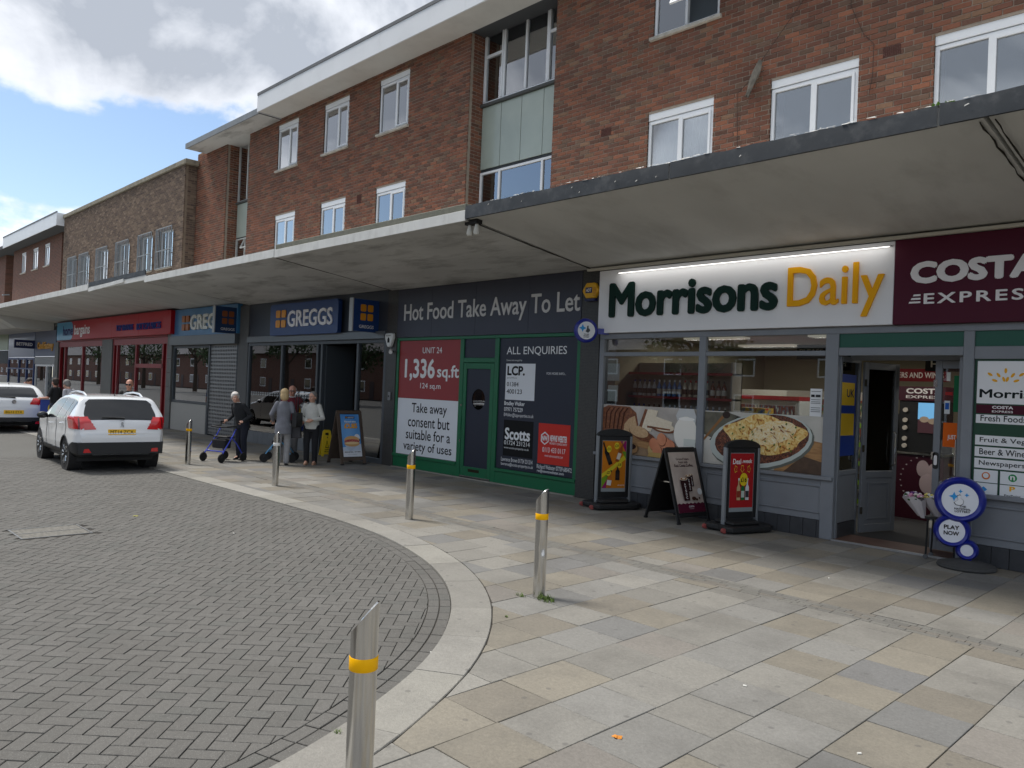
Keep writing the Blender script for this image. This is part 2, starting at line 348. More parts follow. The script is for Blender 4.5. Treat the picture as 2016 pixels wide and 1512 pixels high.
def textmesh(s, bold=0.0, ext=0.0, space=1.0, shear=0.0):
    k = (s, bold, ext, space, shear)
    if k not in _tc:
        c = D.curves.new('lettering', 'FONT'); c.body = s; c.offset = bold; c.extrude = ext; c.space_character = space; c.align_x = 'LEFT'; c.shear = shear
        c.resolution_u = 3
        o = D.objects.new('lettering', c); COL.objects.link(o)
        dg = bpy.context.evaluated_depsgraph_get(); me = D.meshes.new_from_object(o.evaluated_get(dg))
        _tc[k] = ([v.co.copy() for v in me.vertices], [tuple(p.vertices) for p in me.polygons])
        D.objects.remove(o); D.meshes.remove(me); D.curves.remove(c)
    return _tc[k]
def text(s, x0, x1, z0, z1, y, mat, parent, bold=0.0, ext=0.0, M=None, name='lettering', keep=False, space=1.0, shear=0.0, align='l'):
    """lettering facing -Y whose ink fills x0..x1, z0..z1 ; ext in metres ; keep: keep letter proportion, only height counts"""
    extra = bold*0.95; bold = 0.0
    vs, fs = textmesh(s, bold, 0.05 if ext else 0.0, space, shear)
    ax = min(v.x for v in vs)-extra; bx = max(v.x for v in vs)+extra; az = min(v.y for v in vs)-extra; bz = max(v.y for v in vs)+extra
    sz = (z1-z0)/(bz-az); sx = (x1-x0)/(bx-ax)
    if keep:
        sx = min(sz, sx); w = sx*(bx-ax)
        if align == 'c': x0 = (x0+x1)/2-w/2
        elif align == 'r': x0 = x1-w
    mb = MB(M)
    shifts = [(0.0, 0.0)]
    if extra > 0: shifts += [(extra, 0), (-extra, 0), (0, extra), (0, -extra), (extra*.7, extra*.7), (-extra*.7, -extra*.7), (extra*.7, -extra*.7), (-extra*.7, extra*.7)]
    for q_, (ex, ez) in enumerate(shifts):
        yo = y-q_*0.0001
        mb.add([(x0+(v.x+ex-ax)*sx, yo-v.z/0.05*ext*0.5-ext*0.5 if ext else yo, z0+(v.y+ez-az)*sz) for v in vs], fs)
    return mb.build(name, mat, parent)

# ------------------------------------------------------------------ ground, road, kerb, pavement
S_ = 1.1728
props(box('ground', (-260, 160, -160, 200, -0.5, -0.075), ASPH), kind='structure')
_edge = [(-60, 5.02), (-40, 5.02), (-20, 5.02), (-12, 5.02), (-9.6, 5.03), (-8.43, 5.02), (-7.75, 4.98), (-7.04, 4.90), (-6.37, 4.75), (-5.65, 4.51), (-5.09, 4.24), (-4.68, 3.98), (-4.35, 3.72), (-4.08, 3.46), (-3.9, 3.27), (-3.74, 3.07), (-3.6, 2.88), (-3.5, 2.72), (-3.39, 2.52), (-3.16, 2.06), (-2.99, 1.59), (-2.86, 1.0), (-2.80, 0.2), (-2.78, -1.5), (-2.78, -4), (-2.78, -9)]
_edge = [Vector((x*S_, y*S_)) for x, y in _edge]
def catmull(P, per=8):
    out = []
    for i in range(len(P)-1):
        p0 = P[max(i-1, 0)]; p1 = P[i]; p2 = P[i+1]; p3 = P[min(i+2, len(P)-1)]
        for k in range(per):
            t = k/per
            out.append(0.5*((2*p1)+(p2-p0)*t+(2*p0-5*p1+4*p2-p3)*t*t+(3*p1-p0-3*p2+p3)*t**3))
    out.append(P[-1]); return out
def resample(P, step):
    out = [P[0]]; acc = 0.0
    for i in range(1, len(P)):
        a = P[i-1]; L = (P[i]-a).length; pos = 0
        while acc+(L-pos) >= step:
            pos += step-acc; acc = 0; out.append(a+(P[i]-a)*(pos/L))
        acc += L-pos
    return out
EDGE = resample(catmull(_edge), 0.05)
for _ in range(30):
    EDGE = [EDGE[0]]+[(EDGE[i-1]+EDGE[i]*2+EDGE[i+1])/4 for i in range(1, len(EDGE)-1)]+[EDGE[-1]]
def nrm(i):
    d = (EDGE[min(i+1, len(EDGE)-1)]-EDGE[max(i-1, 0)]).normalized(); return Vector((-d.y, d.x))   # to pavement side (left of travel)
NRM = [nrm(i) for i in range(len(EDGE))]
def offs(i, d): return EDGE[i]+NRM[i]*d
_coarse = list(range(0, len(EDGE), 4))
def nearest(p):
    i = min(_coarse, key=lambda k: (EDGE[k]-p).length_squared)
    i = min(range(max(0, i-4), min(len(EDGE), i+5)), key=lambda k: (EDGE[k]-p).length_squared)
    return i
def sdist(p):
    i = nearest(p); return (p-EDGE[i]).dot(NRM[i]), i
def clip(poly, q, n):
    """keep the side of the line through q where (p-q).n <= 0"""
    out = []
    for i in range(len(poly)):
        a, b = poly[i], poly[(i+1) % len(poly)]; da, db = (a-q).dot(n), (b-q).dot(n)
        if da <= 0: out.append(a)
        if (da < 0 < db) or (db < 0 < da): out.append(a+(b-a)*(da/(da-db)))
    return out
def area(p): return abs(sum(p[i].x*p[(i+1) % len(p)].y-p[(i+1) % len(p)].x*p[i].y for i in range(len(p))))/2
def ccw(p):
    a = sum(p[i].x*p[(i+1) % len(p)].y-p[(i+1) % len(p)].x*p[i].y for i in range(len(p)))
    return p if a > 0 else p[::-1]
def slabgeo(poly, z, th, ch, tilt=0.0015):
    """a flat stone: chamfered top, sides; returns verts, faces"""
    poly = ccw(poly); c = sum(poly, Vector((0, 0)))/len(poly); n = len(poly)
    tx, ty = random.uniform(-tilt, tilt)*4, random.uniform(-tilt, tilt)*4; dz = random.uniform(-tilt, tilt)
    top = []; mid = []; bot = []
    for p in poly:
        q = p-c; L = max(q.length, 1e-4); qi = q*(1-ch/L)
        top.append((c.x+qi.x, c.y+qi.y, z+dz+q.x*tx+q.y*ty)); mid.append((p.x, p.y, z-ch*0.8+dz+q.x*tx+q.y*ty)); bot.append((p.x, p.y, z-th))
    vs = top+mid+bot
    fs = [tuple(range(n))]+[(i, n+i, n+(i+1) % n, (i+1) % n)[::-1] for i in range(n)]
    fs = [tuple(range(n))]
    for i in range(n):
        j = (i+1) % n; fs += [(i, n+i, n+j, j), (n+i, 2*n+i, 2*n+j, n+j)]
    return vs, fs
F2 = Vector((_f.x, _f.y)).normalized(); R2 = Vector((F2.y, -F2.x))
def inview(p, m=1.6, far=1e9):
    d = p.dot(F2); s_ = p.dot(R2); return -1 < d < far and abs(s_) < d*0.70+m
def lay(parent, name, polys, mat, z, th, ch, limit, massname, label=None):
    """the pieces nearest the camera are parts of their own, the rest one part of kind stuff"""
    polys = [p for p in polys if len(p) > 2 and area(p) > 0.0004]
    polys.sort(key=lambda p: (sum(p, Vector((0, 0)))/len(p)).length - (0 if inview(sum(p, Vector((0, 0)))/len(p), 0.0) else -30))
    for p in polys[:limit]:
        c = sum(p, Vector((0, 0)))/len(p)
        mb = MB(); mb.add(*slabgeo([q-c for q in p], 0, th, ch)); o = mb.build(name, mat, parent); o.location = (c.x, c.y, z)
    if len(polys) > limit:
        mb = MB()
        for p in polys[limit:]: mb.add(*slabgeo(p, z, th, ch))
        props(mb.build(massname, mat, parent), kind='stuff')

ROADZ = -0.018
road = props(box('road', (-60, -2.4, -12, 8.0, -0.074, ROADZ-0.008), SAND), kind='structure')
# two running courses along the kerb, then herringbone at 45 degrees
polys = []
for a, b in ((-0.0, -0.098), (-0.102, -0.20)):
    st = 4
    for i in range(random.choice((0, 2)), len(EDGE)-st, st):
        p = EDGE[i]
        if not inview(p, 1.5, 26): continue
        g_ = 0.005
        t0 = (EDGE[i+1]-EDGE[i]).normalized()*g_; t1 = (EDGE[i+st]-EDGE[i+st-1]).normalized()*g_
        polys.append([offs(i, a-0.003)+t0, offs(i, b+0.003)+t0, offs(i+st//2, b+0.003), offs(i+st, b+0.003)-t1, offs(i+st, a-0.003)-t1, offs(i+st//2, a-0.003)])
u = Vector((math.sqrt(.5), math.sqrt(.5))); w_ = Vector((-u.y, u.x)); B_ = 0.1; jn = 0.0028
org = Vector((-4.2, 0.6))
for i in range(-190, 150):
    for j in range(-190, 150):
        m_ = (i-j) % 4
        if m_ == 0: a0, b0, la, lb = i, j, 2, 1
        elif m_ == 3: a0, b0, la, lb = i, j, 1, 2
        else: continue
        ctr = org+u*((a0+la/2)*B_)+w_*((b0+lb/2)*B_)
        if ctr.y > 5.9 or ctr.x > -3.0 or not inview(ctr, 1.0, 17): continue
        P = [org+u*(a0*B_+jn)+w_*(b0*B_+jn), org+u*((a0+la)*B_-jn)+w_*(b0*B_+jn), org+u*((a0+la)*B_-jn)+w_*((b0+lb)*B_-jn), org+u*(a0*B_+jn)+w_*((b0+lb)*B_-jn)]
        s0, k = sdist(ctr)
        if s0 > 0: continue
        if s0 > -0.36:
            P = clip(P, EDGE[k]+NRM[k]*(-0.205), NRM[k])
            if len(P) < 3 or area(P) < 0.0012: continue
        polys.append(P)
# keep the access cover clear
COVER = (-10.77, -10.12, 2.22, 2.97)
cov_poly = [p for p in polys if not (COVER[0]-0.02 < sum(q.x for q in p)/len(p) < COVER[1]+0.02 and COVER[2]-0.02 < sum(q.y for q in p)/len(p) < COVER[3]+0.02)]
lay(road, 'block_paver', cov_poly, PAVER, ROADZ, 0.05, 0.004, 300, 'block_pavers')
props(MB().box(-60, -2.4, -12, 5.6, -0.02, ROADZ-0.006).build('far_paving', PAVER, road), kind='stuff') if False else None

kerb = D.objects.new('kerb', None); COL.objects.link(kerb); props(kerb, kind='structure')
polys = []; i = 0
while i < len(EDGE)-20:
    st = random.choice((15, 17, 18, 19))
    if inview(EDGE[min(i+st//2, len(EDGE)-1)], 1.5, 60):
        ks = list(range(i, min(i+st, len(EDGE)-1)+1, 3)); ks[-1] = min(i+st, len(EDGE)-1)
        t0 = (EDGE[i+1]-EDGE[i]).normalized()*0.003
        inn = [offs(k, 0.003) for k in ks]; out = [offs(k, 0.35) for k in ks]
        inn[0] += t0; out[0] += t0; inn[-1] -= t0; out[-1] -= t0
        polys.append(inn+out[::-1])
    i += st
# long curved stones are not convex: build with strips
for P in sorted(polys, key=lambda p: p[0].length):
    n = len(P)//2; mb = MB(); vs = []; fs = []
    c = sum(P, Vector((0, 0)))/len(P); dz = random.uniform(-0.002, 0.002)
    inn = [p-c for p in P[:n]]; out = [p-c for p in P[n:][::-1]]
    for a, b in zip(inn, out):
        d = (b-a).normalized()*0.005
        vs += [(a.x, a.y, -0.1), (a.x, a.y, -0.006), (a.x+d.x, a.y+d.y, dz), (b.x-d.x, b.y-d.y, dz), (b.x, b.y, -0.006), (b.x, b.y, -0.1)]
    for k in range(n-1):
        for m_ in range(5): fs.append((k*6+m_, (k+1)*6+m_, (k+1)*6+m_+1, k*6+m_+1))
    fs += [tuple(range(6)), tuple((n-1)*6+m_ for m_ in range(5, -1, -1))]
    o = mb.add(vs, fs).build('kerb_stone', KERBM, kerb, fix=True); o.location = (c.x, c.y, 0.002)

pavement = props(MB().box(-62, 9, 5.0, 10.9, -0.073, -0.012).box(-6.6, 9, -12, 4.996, -0.073, -0.012).build('pavement', SAND), kind='structure')
pavement.name = 'pavement'
# trim the bed of the pavement where the road is: rebuild it as strips following the kerb
bed = []
for i in range(0, len(EDGE)-1, 6): bed.append(offs(i, 0.30))
pv = [(p.x, p.y) for p in bed]
me = D.meshes.new('pavement')
vs = [(x, y, -0.010) for x, y in pv]+[(max(x, -62) if y > 5.2 else 9.0, 10.9 if y > 5.2 else y, -0.010) for x, y in pv]
fs = []
n_ = len(pv)
vs2 = []; fs2 = []
def strip(pa, pb):
    b = len(vs2); vs2.extend([(pa[0], pa[1], -0.010), (pb[0], pb[1], -0.010)])
    return b
prev = None
for (x, y) in pv:
    if y > 5.9 or x < -8: b = strip((x, y), (x, 10.95))
    else: break
    if prev is not None: fs2.append((prev, b, b+1, prev+1))
    prev = b
x_last = pv[[k for k, (x, y) in enumerate(pv) if not (y > 5.9 or x < -8)][0]-1]
b0 = len(vs2); vs2.extend([(x_last[0], x_last[1], -0.010), (9, x_last[1], -0.010), (9, 10.95, -0.010), (x_last[0], 10.95, -0.010)]); fs2.append((b0, b0+1, b0+2, b0+3))
prev = None
for (x, y) in [x_last]+[q for q in pv if not (q[1] > 5.9 or q[0] < -8)]:
    b = strip((x, y), (9, y))
    if prev is not None: fs2.append((prev, b, b+1, prev+1))
    prev = b
me.from_pydata(vs2, [], fs2); me.materials.append(SAND)
old = pavement.data; pavement.data = me; D.meshes.remove(old)
polys = []
PX = 0.457; x0_ = -1.35
YS0, YS1 = 7.02, 7.30
for k in range(-12, 130):
    xr = x0_-PX*k; xl = xr-PX
    if xl < -58: break
    y = -3.0+random.uniform(0, 0.45)
    ylist = []
    while y < 10.69:
        L = random.choice((0.45, 0.47, 0.47, 0.50, 0.60)) if True else 0.45
        y1 = min(y+L, 10.70)
        segs = [(y, y1)]
        if y < YS1 and y1 > YS0: segs = [(y, min(y1, YS0)), (max(y, YS1), y1)]
        for a, b in segs:
            if b-a > 0.03:
                P = [Vector((xl+.0028, a+.0028)), Vector((xr-.0028, a+.0028)), Vector((xr-.0028, b-.0028)), Vector((xl+.0028, b-.0028))]
                c = (P[0]+P[2])/2
                if inview(c, 4.0, 70):
                    sds = [sdist(p) for p in P] if (c.x > -12 and c.y < 8) or c.y < 6.9 else None
                    if sds:
                        if max(s for s, _ in sds) < 0.36: continue
                        if min(s for s, _ in sds) < 0.36:
                            i_ = nearest(c); P = clip(P, offs(i_, 0.358), -NRM[i_])
                            if len(P) < 3 or area(P) < 0.002: continue
                    polys.append(P)
        y = y1
lay(pavement, 'paving_slab', polys, SLAB, 0.0, 0.06, 0.0035, 300, 'paving_slabs')
# narrow strip of small setts that follows the canopy edge
polys = []
yy = YS0
for row in range(4):
    hgt = (YS1-YS0)/4; x = -34+random.uniform(0, .2)
    while x < 3:
        L = random.uniform(0.09, 0.26)
        polys.append([Vector((x+.002, yy+.002)), Vector((x+L-.002, yy+.002)), Vector((x+L-.002, yy+hgt-.002)), Vector((x+.002, yy+hgt-.002))]); x += L
    yy += hgt
mb = MB()
for p in polys: mb.add(*slabgeo(p, 0.0, 0.05, 0.002, 0.0004))
props(mb.build('sett_strip', SETT, pavement), kind='stuff')

# far end of the road: the blocks merge into one tone
mb = MB()
_q = [(-60, -11.9), (-60, 5.88), (-20.9, 5.88), (-10.2, -4.5), (-8.0, -11.9)]
_d0 = 16.9
far = [Vector(p) for p in ((-60, -11.9), (-60, 5.885), (-2.5, 5.885), (-2.5, -11.9))]
far = clip(far, F2*_d0, -F2)
mb.add([(p.x, p.y, ROADZ-0.003) for p in ccw(far)], [tuple(range(len(far)))])
props(mb.build('far_block_paving', PAVER, road), kind='stuff')

# ------------------------------------------------------------------ brick walls
YF = 10.73
def brickcells(a0, a1, z0, z1, holes, L=0.225, Hh=0.075, j=0.0125, phase=0.0):
    """stretcher bond: rectangles (a0,a1,z0,z1) of bricks that lie outside the holes"""
    out = []; row = 0; z = z0
    while z < z1-0.02:
        t = min(z+Hh-j, z1)
        hs = sorted((h[0], h[1]) for h in holes if h[2] < t-0.01 and h[3] > z+0.01)
        spans = []; c = a0
        for h0, h1 in hs:
            if h0 > c: spans.append((c, min(h0, a1)))
            c = max(c, h1)
        if c < a1: spans.append((c, a1))
        for s0, s1 in spans:
            k = math.floor((s0-phase)/L)-1
            while True:
                b0 = phase+k*L+(L/2 if row % 2 else 0); b1 = b0+L-j; k += 1
                if b0 >= s1: break
                c0, c1 = max(b0, s0), min(b1, s1)
                if c1-c0 > 0.006: out.append((c0, c1, z, t, c1-c0 > L-j-0.004))
        row += 1; z += Hh
    return out
def brickbox(mb, c, Y, axis, th=0.03, sgn=-1):
    a0, a1, z0, z1 = c[:4]; y = Y+random.uniform(-0.0025, 0.0025); e = 0.004
    if axis == 'x':   # wall runs along x, faces -y
        P = lambda a, d, z: (a, y+d, z)
    else:             # wall runs along y, faces +x
        P = lambda a, d, z: (Y+(random.random()-.5)*0-d, a, z)
    vs = [P(a0+e, 0, z0+e), P(a1-e, 0, z0+e), P(a1-e, 0, z1-e), P(a0+e, 0, z1-e), P(a0, e, z0), P(a1, e, z0), P(a1, e, z1), P(a0, e, z1), P(a0, th, z0), P(a1, th, z0), P(a1, th, z1), P(a0, th, z1)]
    fs = [(0, 1, 2, 3)]
    for i in range(4):
        k = (i+1) % 4; fs += [(i, 4+i, 4+k, k), (4+i, 8+i, 8+k, 4+k)]
    mb.add(vs, fs)
def wallsheet(mb, a0, a1, z0, z1, Y, holes, axis='x', depth=0.12):
    xs = sorted({a0, a1, *[h[0] for h in holes], *[h[1] for h in holes]}); zs = sorted({z0, z1, *[h[2] for h in holes], *[h[3] for h in holes]})
    P = (lambda a, d, z: (a, Y+d, z)) if axis == 'x' else (lambda a, d, z: (Y-d, a, z))
    for i in range(len(xs)-1):
        for k in range(len(zs)-1):
            cx, cz = (xs[i]+xs[i+1])/2, (zs[k]+zs[k+1])/2
            if not (a0 <= cx <= a1 and z0 <= cz <= z1) or any(h[0] < cx < h[1] and h[2] < cz < h[3] for h in holes): continue
            mb.add([P(xs[i], 0, zs[k]), P(xs[i+1], 0, zs[k]), P(xs[i+1], 0, zs[k+1]), P(xs[i], 0, zs[k+1])], [(0, 1, 2, 3)])
    for h0, h1, g0, g1 in holes:
        for A, B in (((h0, g0), (h0, g1)), ((h1, g1), (h1, g0)), ((h0, g1), (h1, g1)), ((h1, g0), (h0, g0))):
            mb.add([P(A[0], 0, A[1]), P(B[0], 0, B[1]), P(B[0], depth, B[1]), P(A[0], depth, A[1])], [(0, 1, 2, 3)])
def uwindow(parent, x0, x1, z0, z1, Y, split=0.48, head=0.10, sill=True, curtain=CURT, opener=1, tilt=None, dark=False, cur_gap=0.0, label=None, fm=None, fw=0.055):
    fm = fm or UPVC
    y0, y1 = Y+0.03, Y+0.09; xm = x0+(x1-x0)*split
    mb = MB()
    zt = z1-head
    if head: mb.box(x0, x1, y0-0.012, y1, zt+0.012, z1)
    mb.box(x0, x0+fw, y0, y1, z0, zt).box(x1-fw, x1, y0, y1, z0, zt).box(x0+fw, x1-fw, y0, y1, z0, z0+fw).box(x0+fw, x1-fw, y0, y1, zt-fw, zt)
    mb.box(xm-fw*.45, xm+fw*.45, y0-0.004, y1, z0+fw, zt-fw)
    sx0, sx1 = (xm+fw*.45, x1-fw) if opener else (x0+fw, xm-fw*.45)
    k = 0.042
    if tilt is None:
        mb.box(sx0, sx0+k, y0-0.016, y1-.02, z0+fw, zt-fw).box(sx1-k, sx1, y0-0.016, y1-.02, z0+fw, zt-fw).box(sx0+k, sx1-k, y0-0.016, y1-.02, z0+fw, z0+fw+k).box(sx0+k, sx1-k, y0-0.016, y1-.02, zt-fw-k, zt-fw)
    w = mb.build('window', fm, parent, bevel=0.004)
    if label: w['label'] = label
    fx0, fx1 = (x0+fw, xm-fw*.45) if opener else (xm+fw*.45, x1-fw)
    box('pane', (fx0, fx1, y0+0.03, y0+0.036, z0+fw, zt-fw), GLASSU, w)
    if tilt is None: box('pane', (sx0+k, sx1-k, y0+0.012, y0+0.018, z0+fw+k, zt-fw-k), GLASSU, w)
    else:   # top-hung sash pushed open
        Mx = Matrix.Translation((0, y0-0.016, zt-fw)) @ Matrix.Rotation(-tilt, 4, 'X') @ Matrix.Translation((0, -(y0-0.016), -(zt-fw)))
        m2 = MB(Mx); m2.box(sx0, sx0+k, y0-0.016, y1-.04, z0+fw, zt-fw).box(sx1-k, sx1, y0-0.016, y1-.04, z0+fw, zt-fw).box(sx0+k, sx1-k, y0-0.016, y1-.04, z0+fw, z0+fw+k).box(sx0+k, sx1-k, y0-0.016, y1-.04, zt-fw-k, zt-fw)
        m2.build('sash', fm, w, bevel=0.004)
        MB(Mx).box(sx0+k, sx1-k, y0+0.004, y0+0.010, z0+fw+k, zt-fw-k).build('pane', GLASSU, w)
    if sill: box('sill', (x0-0.05, x1+0.05, Y-0.06, Y+0.05, z0-0.06, z0-0.003), SILLM, w, bevel=0.006)
    if curtain:
        mb = MB(); n = 60; a, b = x0+fw, x1-fw
        pts = [(a+(b-a)*i/n, Y+0.19+0.012*math.sin(i*1.9+x0)+0.008*math.sin(i*.7)) for i in range(n+1)]
        mb.add([(x, y, z) for x, y in pts for z in (z0, z1)], [(2*i, 2*i+2, 2*i+3, 2*i+1) for i in range(n) if not (cur_gap and abs(i/n-0.5) < cur_gap)])
        mb.build('curtain', curtain, w)
    return w

# ---- the three-storey parade of flats
flats = thing('brick_flats', 'long three-storey red brick block of flats above the shops with white windows', 'building', (-11, YF, 0), world=True)
TOPZ = 9.56; BOTZ = 4.75
W2 = [(-7.90, -6.64), (-5.71, -4.42), (-3.46, -2.17)]
holesR = [(-7.94, -6.68, 5.35, 6.66), (-5.71, -4.42, 5.35, 6.66), (-3.46, -2.17, 5.35, 6.66)]+[(a, b, 7.95, 9.30) for a, b in W2]
MIDX = [(-16.02, -14.82), (-18.60, -17.40), (-21.17, -20.0)]
holesM = [(a, b, 5.35, 6.66) for a, b in MIDX]+[(a, b, 7.98, 9.30) for a, b in MIDX]
vents = [(-8.96, -8.74, 6.48, 6.615), (-4.10, -3.88, 6.555, 6.69), (-16.85, -16.65, 6.40, 6.62)]
mb = MB()
wallsheet(mb, -10.17, 6.0, BOTZ, TOPZ, YF+0.009, holesR, depth=0.42); mb.build('wall', MORTAR, flats); mb = MB()
wallsheet(mb, -23.0, -12.67, BOTZ, TOPZ, YF+0.009, holesM, depth=0.42); mb.build('wall', MORTAR, flats); mb = MB()
wallsheet(mb, -26.95, -24.6, BOTZ, TOPZ, YF+0.009, [], depth=0.42); mb.build('wall', MORTAR, flats)
for x, a, b in ((-12.679, YF, YF+0.45), (-24.609, YF, YF+0.45)): mb = MB(); wallsheet(mb, a+0.009, b, BOTZ, TOPZ, x, [], 'y'); mb.build('wall', MORTAR, flats)
for a, b in ((-10.16, -9.7), (-22.99, -22.5)): box('wall', (a, b, YF+0.03, YF+0.45, BOTZ, TOPZ), MORTAR, flats)
box('core', (-26.9, 6.0, 11.55, 17.0, 4.75, 9.5), DARKIN, flats)
cells = [(c, YF, 'x') for c in brickcells(-10.17, 0.2, BOTZ, TOPZ, holesR+vents[:2])]
cells += [(c, YF, 'x') for c in brickcells(-23.0, -12.67, BOTZ, TOPZ, holesM+vents[2:], phase=0.05)]
cells += [(c, YF, 'x') for c in brickcells(-26.95, -24.6, BOTZ, TOPZ, [], phase=0.1)]
cells += [(c, -12.67, 'y') for c in brickcells(YF+0.105, YF+0.45, BOTZ, TOPZ, [], phase=YF)]
cells += [(c, -24.60, 'y') for c in brickcells(YF+0.105, YF+0.45, BOTZ, TOPZ, [], phase=YF)]
def seen(c):
    x, z = (c[0][0]+c[0][1])/2, (c[0][2]+c[0][3])/2
    return c[0][4] and c[2] == 'x' and -10.0 < x < -2.3 and 5.85 < z < 9.0 and (z-5.85) < 2.2+(-x-2)*0.35
near = sorted([c for c in cells if seen(c)], key=lambda c: Vector(((c[0][0]+c[0][1])/2, YF, c[0][2]-CAMH)).length)[:300]
nid = {id(c) for c in near}
protos = []
for k in range(5):
    m_ = MB(); brickbox(m_, (-0.10625, 0.10625, -0.03125, 0.03125), 0.0, 'x'); me = m_.mesh('brick'); me.materials.append(BRICK); protos.append(me)
for c, Y, ax in near:
    o = link('brick', random.choice(protos), flats); o.location = Vector(((c[0]+c[1])/2, Y+random.uniform(-0.003, 0.002), (c[2]+c[3])/2))-ORG[flats.name]
mb = MB()
for c in cells:
    if id(c) not in nid: brickbox(mb, c[0], c[1], c[2])
# filler course on the inner corners of the recesses
props(mb.build('brickwork', BRICK, flats), kind='stuff')
VENTM = mk('terracotta_vent', (92, 54, 46), 0.8)
for x0, x1, z0, z1 in vents:
    mb = MB(); mb.box(x0, x1, YF+0.02, YF+0.05, z0, z1)
    nx, nz = 9, 6
    for i in range(nx+1): xx = x0+(x1-x0-0.008)*i/nx; mb.box(xx, xx+0.008, YF-0.004, YF+0.02, z0, z1)
    for i in range(nz+1): zz = z0+(z1-z0-0.007)*i/nz; mb.box(x0, x1, YF-0.002, YF+0.019, zz, zz+0.007)
    mb.build('air_brick', [VENTM][0], flats)
for i, (a, b) in enumerate(((-7.94, -6.68), (-5.71, -4.42), (-3.46, -2.17))):
    uwindow(flats, a, b, 5.35, 6.66, YF, 0.49, 0.13, curtain=(CURT if i == 0 else None), opener=1)
for i, (a, b) in enumerate(W2):
    uwindow(flats, a, b, 7.95, 9.30, YF, 0.50, 0.12, curtain=None if i == 0 else CURT, opener=1, tilt=R(28) if i == 0 else None)
for a, b in MIDX:
    uwindow(flats, a, b, 7.98, 9.30, YF, 0.56, 0.13, curtain=CURT)
    uwindow(flats, a, b, 5.35, 6.66, YF, 0.50, 0.13, curtain=None)
# pale back walls inside rooms so the clear panes do not look into black
box('room_lining', (-22.9, 0.2, 11.535, 11.545, 4.9, 9.45), mk('room_back', (176, 182, 188), 0.9), flats)
# recessed bays with glazing and green panels
def baywin(x0, x1, z0, z1, lights, Y, mat, fw=0.05, tops=()):
    mb = MB(); y0, y1 = Y, Y+0.07
    mb.box(x0, x1, y0, y1, z0, z0+fw).box(x0, x1, y0, y1, z1-fw, z1)
    xs = [x0]+lights+[x1]
    for i, x in enumerate(xs):
        a, b = (x, x+fw) if i == 0 else ((x-fw, x) if i == len(xs)-1 else (x-fw*.6, x+fw*.6))
        mb.box(a, b, y0-0.002, y1, z0+fw, z1-fw)
    for i in tops:
        zz = z1-0.33*(z1-z0) if z1-z0 > 1 else z1-0.3
        mb.box(xs[i]+fw*.5, xs[i+1]-fw*.5, y0-0.01, y1-.01, zz-fw*.6, zz+fw*.6)
        mb.box(xs[i]+fw*.7, xs[i]+fw*1.5, y0-0.014, y1-.02, z0+fw, z1-fw).box(xs[i+1]-fw*1.5, xs[i+1]-fw*.7, y0-0.014, y1-.02, z0+fw, z1-fw)
    w = mb.build('window', mat, flats, bevel=0.004)
    for i in range(len(xs)-1): box('pane', (xs[i]+fw*.5, xs[i+1]-fw*.5, y0+0.03, y0+0.036, z0+fw*.8, z1-fw*.8), GLASSU, w)
    return w
YR = YF+0.40
w = baywin(-12.66, -10.17, 8.03, 9.56, [-12.03, -11.38, -10.77], YR, UPVC, tops=(0, 3))
mb = MB(); mb.box(-12.0, -10.2, YR+0.040, YR+0.044, 8.08, 9.02); mb.build('blind', mk('frosted_film', (214, 220, 224), 0.8), w)
box('sill', (-12.69, -10.15, YR-0.06, YR+0.05, 7.965, 8.025), mk('dark_sill', (74, 76, 74), 0.7), w, bevel=0.004)
w = baywin(-12.66, -10.17, 5.3, 6.55, [-12.05, -10.80], YR, UPVC)
MB().box(-12.0, -10.2, YR+0.06, YR+0.064, 5.3, 6.5).build('blind', MATS['frosted_film'], w)
px = [-12.66, -12.06, -11.45, -10.82, -10.17]
for a, b in zip(px[:-1], px[1:]):
    box('spandrel_panel', (a+0.006, b-0.006, YR+random.uniform(0.0, 0.004), YR+0.03, 6.62, 7.96), GREENP, flats, bevel=0.003)
box('panel_backing', (-12.66, -10.17, YR+0.031, YR+0.06, 6.56, 7.96), DARKF, flats)
box('bay_return', (-10.172, -10.165, YF+0.02, YR+0.1, BOTZ, TOPZ), MORTAR, flats)
STW = mk('old_white_steel', (205, 206, 202), 0.5, var=0.08, dirt=0.35, dscale=6)
w = baywin(-24.58, -23.0, 7.62, 9.50, [-23.95, -23.35], YR, STW, fw=0.035, tops=(1,))
box('sill', (-24.6, -22.98, YR-0.05, YR+0.05, 7.56, 7.615), MATS['dark_sill'], w)
w = baywin(-24.58, -23.0, 5.3, 6.42, [-23.95, -23.3], YR, STW, fw=0.035, tops=(1,))
# lower light hangs open
Mx = Matrix.Translation((-23.62, YR, 6.39)) @ Matrix.Rotation(R(-24), 4, 'X')
m2 = MB(Mx); m2.box(-.3, -.27, -.02, .02, -.38, 0).box(.27, .3, -.02, .02, -.38, 0).box(-.27, .27, -.02, .02, -.38, -.35).box(-.27, .27, -.02, .02, -.03, 0); m2.build('sash', STW, w)
for a, b in ((-24.57, -23.80), (-23.79, -23.01)):
    box('spandrel_panel', (a+0.005, b-0.005, YR+0.0, YR+0.03, 6.46, 7.55), GREENP, flats, bevel=0.003)
box('panel_backing', (-24.58, -23.0, YR+0.031, YR+0.06, 6.42, 7.56), DARKF, flats)
